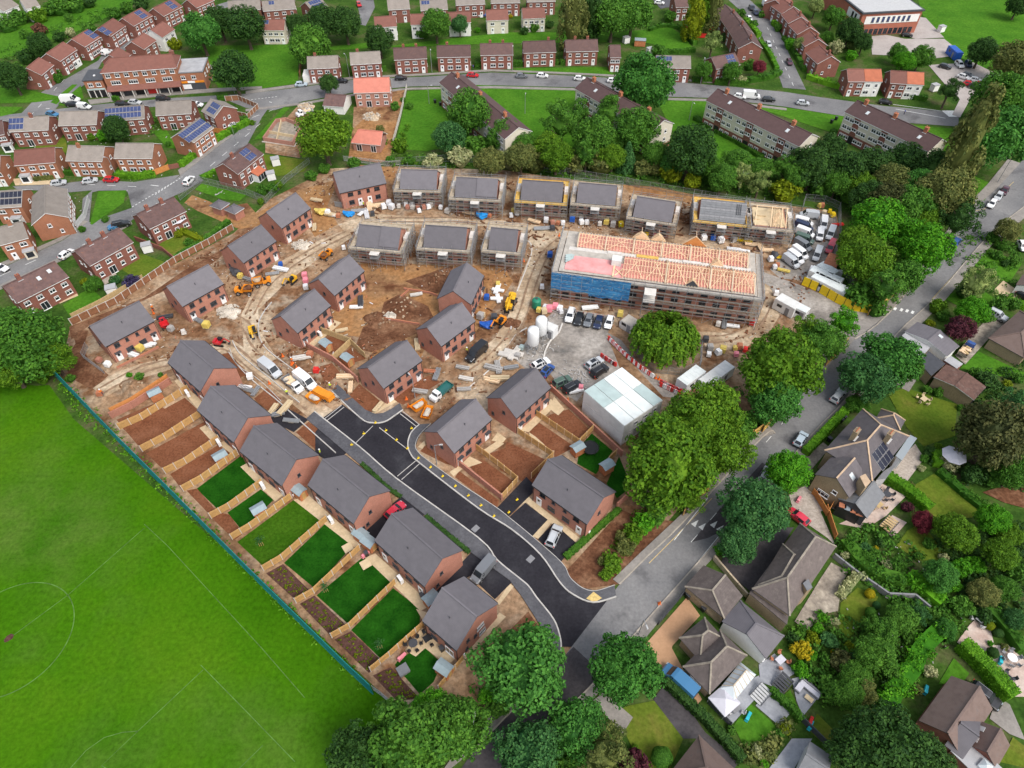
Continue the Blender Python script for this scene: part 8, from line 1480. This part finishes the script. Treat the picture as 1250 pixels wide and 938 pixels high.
def heap(spec, r, h, mat, label, chunks=30, chunk='rubble'):
 P = pts(spec); b = MB(); R = random.Random(int(r*100)+chunks); n = 22
 vs = [(0,0,h)]; rings = 5
 for i in range(1, rings+1):
  for k in range(n): a = 2*pi*k/n; q = r*i/rings*(1+.22*sin(2*a+r)+.12*sin(5*a)); vs.append((q*cos(a), q*sin(a), h*max(0,(1-(i/rings)**1.5))*(R.uniform(.75,1.2))-(.15 if i == rings else 0)))
 fs = [(0,1+k,1+(k+1) % n) for k in range(n)]
 for i in range(rings-1):
  for k in range(n): a = 1+i*n+k; c = 1+i*n+(k+1) % n; fs.append((a, a+n, c+n, c))
 b.add(vs, fs)
 for _ in range(chunks): a, q = R.uniform(0,6.28), r*R.random()**.5; s = R.uniform(.2,.55); b.box((q*cos(a),q*sin(a),h*(1-(q/r)**1.5)+.08),(s,s*.7,s*.6),R.uniform(0,3),1)
 tag(b.build('heap',[mat,chunk],loc=(P[0].x,P[0].y,.1)), label, 'heap')
for a_ in (('E 1090 630',2.6,.7,'rubble','pale stone rubble heap below the second left hand house',60),('F 225 390',2.2,.6,'rubble','pale stone rubble heap below the fourth left hand house',50),('F 700 690',3.6,.9,'dark_earth','dark spoil heap in the middle of the site',20,'track_earth'),('F 590 750',3.0,.8,'dark_earth','second dark spoil heap above the small gardens',20,'site_earth'),('F 870 560',3.0,1.2,'dark_earth','dark spoil heap beside the broad gable',10,'site_earth'),('I 290 290',3.2,1.0,'site_earth','earth heap with weeds beside the topmost garden',10,'track_earth'),('p 175 775',1.8,.8,'site_earth','round earth heap beside the dusty lane',6,'track_earth'),('p 400 340',2.0,.5,'dark_earth','dark heap beside the orange mini digger',4,'dark_earth'),('F 650 730',1.4,.5,'rubble','pale rubble pile at the foundations',40),('B 560 560',3.0,.8,'track_earth','stony heap behind the red tiled house',60),('B 250 510',2.6,.7,'track_earth','sandy heap beside the old outhouse',30),('F 190 700',2,.4,'site_earth','low heap at the kerb bend',20)): heap(*a_)
for sp, lb in (('F 715 600 840 620 880 635','brick footing beside the dark heap'),('F 610 740 700 755 790 770','low brick footing in the middle of the site'),('F 700 640 740 605','concrete footing beside the heap'),('E 560 900 760 800','concrete strip in front of the first left hand house')): fence(sp,'wall',.45,['new_brick','terracotta'],lb,None,.3,4.0,'foundation_wall',cat='foundation')
def bar_b(c):
 def f(): b = MB(); b.box((0,0,.35),(1.05,.45,.7),0,0,(.96,.55)); b.box((0,0,.85),(1.0,.22,.35)); return [('plastic_barrier',b,c)]
 return f
for sp, n in (('K 480 60 540 120 620 190 690 240',22),('K 728 268 822 312',9),('K 728 282 815 322',7),('K 445 142 512 185',7)):
 P = smooth_line(pts(sp), 8); acc = [0]
 for a, q in zip(P, P[1:]): acc.append(acc[-1]+(q-a).length)
 for i in range(n):
  t = acc[-1]*(i+.5)/n; j = max(k for k in range(len(acc)-1) if acc[k] <= t); p = P[j].lerp(P[j+1], (t-acc[j])/(acc[j+1]-acc[j])); d = P[j+1]-P[j]; c = 'red_plastic' if i % 2 == 0 else 'white_plastic'
  o = put(one('barrier'+c, bar_b(c), None)[0][1], 'plastic_barrier', None, (p.x,p.y,ZV), atan2(d.y,d.x)); tag(o, ('red' if i % 2 == 0 else 'white')+' interlocking plastic barrier in the lines around the cabin block', 'barrier', 'red and white barriers')
def foot_b(): b = MB(); b.box((0,0,.1),(.75,.4,.2),0,0,(.9,.8)); b.tube((0,0,.2),(0,0,1.0),.05); return [('barrier_foot',b,'hoard_yellow')]
FT = 'J 268 458 318 495 368 540 420 580 472 627 530 670 588 713 648 760 710 805 770 852 832 903 903 885 942 825'
for p in pts(FT): o = put(one('foot',foot_b,None)[0][1],'barrier_foot',None,(p.x,p.y,.23),.7,scl=(.7,.7,.7)); tag(o,'yellow weighted barrier foot in the row on the right footway','barrier foot','yellow barrier feet')
for p in pts('J 155 563 213 510 440 485'): o = put(one('foot',foot_b,None)[0][1],'barrier_foot',None,(p.x,p.y,.23),.2,scl=(.7,.7,.7)); tag(o,'yellow weighted barrier foot near the top of the estate road','barrier foot','yellow barrier feet at the road top')
def cone_b(): b = MB(); b.box((0,0,.03),(.42,.42,.06)); b.lathe([(.17,.06),(.1,.4),(.04,.75)],(0,0,0),10); return [('traffic_cone',b,'orange_plastic')]
for sp in ('I 1040 180','I 1065 195','I 935 270','J 415 345','J 425 380','K 415 245','K 705 245','K 720 250','O 410 695','J 250 155','k 390 430','k 120 625','E 730 620','E 735 640','o 610 650','o 535 600','J 730 100','K 285 350'): place(sp,'cone',cone_b,'traffic_cone','orange traffic cone','cone','traffic cones',auto=True,scale=1.3)
def lamp(base, h, label, arm=1.0, yaw=0, col='galv', group='street lamps'):
 P = pts(base); o = thing('street_lamp', (P[0].x,P[0].y,0), yaw, label, 'street lamp', group); b = MB(); b.tube((0,0,0),(0,0,h),.11,.06,8); b.bar((0,0,h),(arm,0,h+.15),.07); b.build('pole',col,o); b = MB(); b.box((arm+.2,0,h+.16),(.7,.28,.12),0,0,(.8,.8)); b.build('lamp_head','light_grey',o)
for sp, h, lb in (('b 665 712',10,'tall street lamp in front of the dark lawn tree'),('c 418 592',7.5,'street lamp between the first two top road semis'),('c 1046 552',8,'street lamp beside the two tone roofed semi'),('d 535 545',8,'street lamp at the end of the tall bright hedge'),('h 843 640',8,'street lamp beside the small street tree on the top road'),('f 690 372',7,'street lamp on the curving road bend'),('J 456 335',6,'new street lamp with red band on the corner plot'),('J 560 655',6,'new street lamp beside the dusty roofed house'),('Q 705 710',7,'street lamp beside the bottom chestnut'),('c 1025 795',6,'street lamp on the cream flats green'),('C 863 575',6,'street lamp beside the third flats'),('d 630 870',6,'street lamp on the green between flats'),('q 1045 460',7,'street lamp by the small green'),('H 700 470',7,'street lamp behind the yellow corner fence'),('e 895 605',6,'street lamp at the bright hedge'),('t 120 850',6,'street lamp by the clay drive gate'),('g 690 540',6,'street lamp in a back garden')): lamp(sp,h,lb,1.0,(hash_ := len(lb))*.7)
def person_mesh():
 me = bpy.data.meshes.new('person_skin'); V = [(0,0,.95),(0,0,1.2),(0,0,1.42),(0,0,1.52),(0,.02,1.66),(0,.02,1.76),(.1,0,.88),(.11,.03,.5),(.11,-.02,.08),(.11,.12,.04),(-.1,0,.88),(-.12,-.05,.5),(-.12,-.1,.08),(-.12,.03,.04),(.2,0,1.4),(.27,.03,1.12),(.25,.18,.92),(-.2,0,1.4),(-.28,-.02,1.12),(-.27,.08,.88)]
 E_ = [(0,1),(1,2),(2,3),(3,4),(4,5),(0,6),(6,7),(7,8),(8,9),(0,10),(10,11),(11,12),(12,13),(2,14),(14,15),(15,16),(2,17),(17,18),(18,19)]
 me.from_pydata(V, E_, []); o = bpy.data.objects.new('tmp_', me); COL.objects.link(o); m = o.modifiers.new('s','SKIN'); R = [.15,.15,.16,.06,.1,.09,.1,.075,.05,.04,.1,.075,.05,.04,.07,.05,.035,.07,.05,.035]
 for i, r in enumerate(R): me.skin_vertices[0].data[i].radius = (r, r*.8)
 me.skin_vertices[0].data[0].use_root = True; s = o.modifiers.new('u','SUBSURF'); s.levels = 1; dg = bpy.context.evaluated_depsgraph_get(); out = bpy.data.meshes.new_from_object(o.evaluated_get(dg)); bpy.data.objects.remove(o); out.materials.clear()
 for k in ('skin','hivis_yellow','denim','hair'): out.materials.append(MATS[k])
 for p in out.polygons:
  z, x = p.center.z, abs(p.center.x); p.material_index = 2 if z < .92 and x < .22 else 1 if .88 < z < 1.5 and (x < .3) and z > 1.0 else 3 if z > 1.72 else 0; p.use_smooth = True
 return out
PM = person_mesh(); PO = PM.copy(); PO.materials[1] = MATS['hivis_orange']; PB = PM.copy(); PB.materials[1] = MATS['blue_plastic']; b = MB(); b.lathe([(.17,0),(.16,.05),(.13,.12),(.04,.17)],(0,0,0),12); HAT = b.mesh('helmet','white_plastic')
for sp, me, lb, hat in (('o 572 895',PM,'worker in yellow vest standing on the unmade road by the white vans',1),('o 900 845',PM,'worker in yellow vest beside the orange trailer',1),('n 278 335',PM,'worker in yellow vest below the top left new house',1),('I 1180 610',PM,'worker in yellow vest beside the first grass garden house',1),('I 140 325',PO,'worker in orange vest at the corner near the teal fence',1),('E 735 625',PO,'worker in orange vest between the first left hand houses',1),('k 855 380',PM,'worker in yellow vest behind the truss roof',1),('o 610 650',PO,'worker in orange vest on the pale kerb line',1),('p 65 575',PM,'worker in yellow vest beside the black van',1),('d 235 535',PB,'person in blue on the pavement by the top road',0),('j 330 880',PB,'person in dark blue crossing by the flats',0)):
 P = pts(sp); o = thing('person', (P[0].x,P[0].y,ZV), len(lb)*.8, lb, 'person'); put(me,'body',o)
 if hat: put(HAT,'helmet',o,(0,.02,1.72))
# ---------------------------------------------------------------- gardens
def gaz_b():
 f = MB(); c = MB(); [f.bar((x,y,0),(x,y,2.2),.08) for x in (-1.7,1.7) for y in (-1.7,1.7)]; [f.bar(a,q,.06) for a,q in (((-1.7,-1.7,2.2),(1.7,-1.7,2.2)),((1.7,-1.7,2.2),(1.7,1.7,2.2)),((1.7,1.7,2.2),(-1.7,1.7,2.2)),((-1.7,1.7,2.2),(-1.7,-1.7,2.2)))]
 c.add([(-1.9,-1.9,2.25),(1.9,-1.9,2.25),(1.9,1.9,2.25),(-1.9,1.9,2.25),(0,0,3.2),(-1.9,-1.9,1.98),(1.9,-1.9,1.98),(1.9,1.9,1.98),(-1.9,1.9,1.98)],[(0,1,4),(1,2,4),(2,3,4),(3,0,4),(5,6,1,0),(6,7,2,1),(7,8,3,2),(8,5,0,3)]); return [('frame',f,'light_grey'),('canopy',c,'cloth_white')]
place('u 522 525','gaz',gaz_b,'gazebo','white square gazebo canopy on the grey terrace','gazebo',yaw=.62,scale=.85)
def tramp_b(): f = MB(); n = 20; [f.tube((1.6*cos(2*pi*i/n),1.6*sin(2*pi*i/n),.75),(1.6*cos(2*pi*(i+1)/n),1.6*sin(2*pi*(i+1)/n),.75),.06) for i in range(n)]; [f.bar((1.6*cos(a),1.6*sin(a),0),(1.6*cos(a),1.6*sin(a),2.4),.06) for a in (0,1.05,2.1,3.14,4.19,5.24)]; m = MB(); m.tube((0,0,.7),(0,0,.74),1.5,None,20); e = MB(); e.lathe([(1.62,.78),(1.62,1.0)],(0,0,0),20); return [('frame',f,'black_plastic'),('mat',m,'black_plastic'),('pad',m,'dark_grey')][:2]
place('K 392 585','tramp',tramp_b,'trampoline','round black trampoline on the small lawn','trampoline')
def set_b(tc, cc, n=4, r=.7, tr=1.2):
 def f():
  t = MB(); t.box((0,0,.72),(r*2,r*1.5,.06)) if n < 6 else t.tube((0,0,.7),(0,0,.76),r,None,16); [t.bar((x*r*.7,y*r*.5,0),(x*r*.7,y*r*.5,.7),.06) for x in (-1,1) for y in (-1,1)]; out = [('table',t,tc)]
  for i in range(n): c = MB(); a = 2*pi*(i+.5)/n; x, y = tr*cos(a), tr*sin(a); c.box((x,y,.42),(.5,.5,.08),a); c.box((x+.24*cos(a),y+.24*sin(a),.72),(.07,.5,.6),a); [c.bar((x+p*.2,y+q*.2,0),(x+p*.2,y+q*.2,.42),.05) for p in (-1,1) for q in (-1,1)]; out.append(('chair',c,cc))
  return out
 return f
for sp, k_, tc, cc, n, lb in (('Q 410 265','a','dark_grey','black_plastic',6,'dark dining set on the cream slabs of the last garden'),('Q 480 240','b','black_plastic','black_plastic',2,'pair of dark chairs behind the nearest new house'),('L 765 275','c','slab_cream','slab_cream',5,'cream table and chairs on the villa lawn'),('s 755 790','d','dark_grey','dark_grey',6,'dark round table set on the pink terrace'),('s 690 870','e','fence_pale','fence_pale',3,'timber seats round a pit on the pink terrace'),('u 890 250','f','cloth_white','terracotta',4,'terracotta cushioned dining set on the grey decking'),('w 930 375','g','black_plastic','dark_grey',6,'black dining set on the sunny patio'),('w 960 240','h','white_plastic','mid_grey',6,'round white table with grey chairs on the sunny patio'),('w 760 -10','i','light_grey','light_grey',4,'pale seating group at the top of the sunny patio'),('u 605 555','j','mid_grey','light_grey',3,'small round seat set beside the gazebo')): place(sp,'set'+k_,set_b(tc,cc,n),'garden_furniture',lb,'garden furniture',yaw=.6)
def sofa_b(): a = MB(); a.box((0,0,.22),(3.2,.9,.44)); a.box((0,.38,.55),(3.2,.2,.5)); a.box((-1.2,-1.0,.22),(.9,1.4,.44)); c = MB(); c.box((0,-.05,.5),(3.0,.7,.14)); c.box((-1.2,-1.0,.5),(.8,1.2,.14)); t = MB(); t.box((.6,-1.3,.35),(1.2,.7,.1)); return [('sofa_base',a,'mid_grey'),('cushion',c,'cloth_white'),('table',t,'slab_cream')]
place('u 1080 430','sofa',sofa_b,'garden_sofa','pale grey corner sofa on the dark deck','garden furniture',yaw=-.8)
def stair_b(m):
 def f(): b = MB(); [b.box((-.9+.36*i,0,.1+.13*i),(.3,1.6,.08)) for i in range(6)]; s = MB(); [s.bar((-1,q*.8,.1),(1,q*.8,.9),.08,.2) for q in (-1,1)]; return [('treads',b,m),('stringer',s,'dark_grey')]
 return f
for sp, m_, lb in (('u 768 465','light_grey','pale steps between the two grey terraces'),('u 905 395','dark_grey','dark slatted steps beside the dining set'),('s 690 945' if False else 'P 600 165','fence_pale','timber steps down from the pink terrace')): place(sp,'st'+m_,stair_b(m_),'garden_steps',lb,'steps',yaw=.7,scale=1.2)
def toy_b(c):
 def f(): b = MB(); b.box((0,0,.2),(1.6,.5,.25),0,0,(.9,.8)); b.box((-.5,0,.5),(.4,.45,.5)); s = MB(); s.bar((-.5,0,.7),(.8,0,.25),.4,.06); return [('frame',b,c),('slide',s,c)]
 return f
for sp, c_, lb in (('u 690 605','turq_plastic','turquoise toy slide on the small bright lawn'),('u 1085 660','turq_plastic','turquoise toy on the dark play lawn'),('u 1085 635','red_plastic','red toy behind the grey fence'),('s 90 820','pink_plastic','pink toy on the villa yard'),('Q 355 325','pink_plastic','pink toy on the last new lawn'),('w 415 440','turq_plastic','turquoise box beside the bungalow fence'),('w 895 250','turq_plastic','turquoise planter on the sunny patio'),('M 885 385','pink_plastic','red toy car beside the paired sheds')): place(sp,'toy'+c_,toy_b(c_),'garden_toy',lb,'toy',yaw=.9)
def slab_b(): b = MB(); b.box((0,0,.06),(1.6,1.6,.12)); return [('paving_square',b,'slab_cream')]
for sp, lb in (('M 800 350','cream square slab on the dark lawn by two sheds'),('M 885 428','cream square slab on the lawn below the red toy')): place(sp,'slab',slab_b,'paving_square',lb,'paving',yaw=.6)
def box_b(): b = MB(); b.box((0,0,.3),(1.6,1.4,.6)); l = MB(); l.box((0,0,.66),(1.7,1.5,.12)); return [('box_body',b,'mid_grey'),('lid',l,'lead_grey')]
place('Q 362 390','hot',box_b,'hot_tub','dark grey covered hot tub on the last new lawn','hot tub',yaw=.6)
def gh_b(): b = MB(); b.box((0,0,1),(2.2,1.8,2.0)); r = MB(); r.box((0,0,2.08),(2.4,2.0,.16)); return [('wall',b,'white_render'),('roof',r,'flat_felt')]
for sp, lb in (('f 985 510','small white shed on the mown back garden'),('f 950 620','white hut among garden clutter behind the semi'),('E 710 340','small white and red outhouse in a back garden'),('h 275 330','grey roofed shed beside the enclosed lawn'),('h 455 415','white domed store beside the solar glass semi'),('g 870 745','pale greenhouse by the timber fence'),('j 555 695','green roofed shelter by the school entrance'),('j 610 245','timber shelter on the school yard')): place(sp,'gh'+lb[:9],gh_b,'garden_shed',lb,'shed',yaw=.4)
def shd_b(): b = MB(); b.box((0,0,1),(4.0,2.4,2.0)); r = MB(); r.box((0,0,2.08),(4.2,2.6,.16)); return [('wall',b,'shed_timber'),('roof',r,'shed_roof')]
place('h 380 350','bshed',shd_b,'garden_shed','brown timber shed with grey roof at the lawn corner','shed',yaw=-.15)
def para_b(): b = MB(); b.tube((0,0,0),(0,0,2.6),.05); c = MB(); c.lathe([(1.7,2.1),(1.0,2.4),(.1,2.7)],(0,0,0),8); return [('pole',b,'galv'),('canopy',c,'cloth_white')]
place('E 860 235','para',para_b,'parasol','large white parasol behind the patchy roofed semi','parasol',scale=1.4)
place('L 882 575','para',para_b,'parasol','pale grey parasol under the big conifer','parasol',scale=1.3)
def tree_young():
 b = MB(); b.bar((0,0,0),(0,0,1.6),.08); [b.bar((x,.3*x,0),(x,.3*x,1.1),.08) for x in (-.3,.3)]; c = MB(); R = random.Random(4); vs = []; fs = []
 for _ in range(160): d = Vector((R.gauss(0,.35),R.gauss(0,.35),1.8+R.gauss(0,.4))); leafquad(vs, fs, d, Vector((R.gauss(0,1),R.gauss(0,1),1)), .13, R)
 c.add(vs, fs); return [('stake',b,'fence_timber'),('crown',c,'leaf_blue')]
for sp, lb in (('M 390 340','staked sapling on the wide pale lawn'),('M 698 560','staked sapling on the lawn below two sheds'),('M 955 830','thin staked sapling on the last large lawn')): place(sp,'sap',tree_young,'sapling',lb,'sapling')
# ---------------------------------------------------------------- litter of the site nobody could count
def debris(name, spec, n, mat, size, label, flatness=.5):
 P = pts(spec); xs = [p.x for p in P]; ys = [p.y for p in P]; R = random.Random(n+len(mat)); b = MB(); k = 0; q0 = at('F',720,640)
 while k < n:
  x, y = R.uniform(min(xs),max(xs)), R.uniform(min(ys),max(ys)); c = False
  for i in range(len(P)):
   a, q = P[i], P[i-1]
   if (a.y > y) != (q.y > y) and x < (q.x-a.x)*(y-a.y)/(q.y-a.y)+a.x: c = not c
  dens = sin(x*.23+1)*sin(y*.19)+.6*sin(x*.06-y*.08)
  if c and (x-q0.x)**2+(y-q0.y)**2 < 260 and R.random() < .85: k += 1; continue
  if c and dens+R.uniform(-.9,.9) > .1: s = R.uniform(*size); l = s*R.choice((1,1.3,1.6,4)); b.box((x,y,.12+s*flatness*.3),(l,s*.8,s*flatness),R.uniform(0,3)); k += 1
 o = b.build(name, mat); o['kind'] = 'stuff'; o['label'] = label; o['category'] = 'debris'
SITE = 'Z 90 400 285 290 400 215 480 208 860 245 1010 265 1000 350 900 440 840 400 700 400 640 470 560 500 520 505 440 500 360 480 300 420 200 440 130 450'
for a_ in (('stones',SITE,1500,'rubble',(.08,.22),'pale stones and broken blocks scattered over the site'),('clods',SITE,1500,'dark_earth',(.2,.5),'dark clods of earth scattered over the site'),('offcuts',SITE,420,'board',(.1,.24),'timber offcuts scattered over the site',.3),('brick_litter',SITE,500,'terracotta',(.1,.22),'broken bricks scattered over the site'),('litter',SITE,160,'wrap',(.12,.32),'white scraps scattered over the site',.3),('litter','p 520 470 760 220 1180 440 960 860 840 900 690 720 520 700',350,'block',(.12,.3),'grey rubble littering the car park edge'),('garden_clutter','Z 0 190 120 150 300 150 330 210 230 260 130 260 0 300',150,'block',(.15,.32),'small pots and clutter in the old gardens'),('garden_clutter','Z 1010 650 1100 640 1180 760 1080 880 960 800',90,'block',(.12,.26),'pots and edging stones among the planting')): debris(*a_)
def ruts(spec, off, w, mat, label):
 P = smooth_line(pts(spec), 8); LAYER[0] += .0008; b = MB()
 for s in (-1, 1):
  Lf, Rt = ribbon(P, 2*abs(off)); Q = Lf if s > 0 else Rt; R = random.Random(len(spec)); n = len(Q); ww = [w*R.uniform(.4,1.3) for _ in Q]; A, B_ = [], []
  for i, q in enumerate(Q):
   a = Q[max(0,i-1)]; c = Q[min(n-1,i+1)]; d = Vector((c[0]-a[0],c[1]-a[1])).normalized(); A.append((q[0]-d.y*ww[i]/2,q[1]+d.x*ww[i]/2,LAYER[0])); B_.append((q[0]+d.y*ww[i]/2,q[1]-d.x*ww[i]/2,LAYER[0]))
  b.add(A+B_, [(n+i, n+i+1, i+1, i) for i in range(n-1)])
 o = b.build('wheel_ruts', mat); o['kind'] = 'structure'; o['label'] = label; o['category'] = 'ruts'
for sp, lb in (('I 120 310 330 200 560 145 720 90 860 190 1000 290 1130 380','wheel ruts along the lower haul road'),('o 60 250 240 350 330 500 480 640 640 800','wheel ruts past the yellow digger'),('F -20 720 60 580 180 480 330 390 450 330','wheel ruts below the left hand houses'),('G 0 850 70 720 120 560 180 430 270 350','wheel ruts up the lane beside the netting'),('p -20 790 150 690 300 560 420 420 480 300','wheel ruts below the black van'),('G 920 840 1060 830 1180 770 1250 640','wheel ruts at the end of the large block'),('n 420 430 700 430 1000 430 1250 450','wheel ruts between the scaffolded rows')):
 ruts(sp, .95, .5, 'rut', lb)
finish_labels()
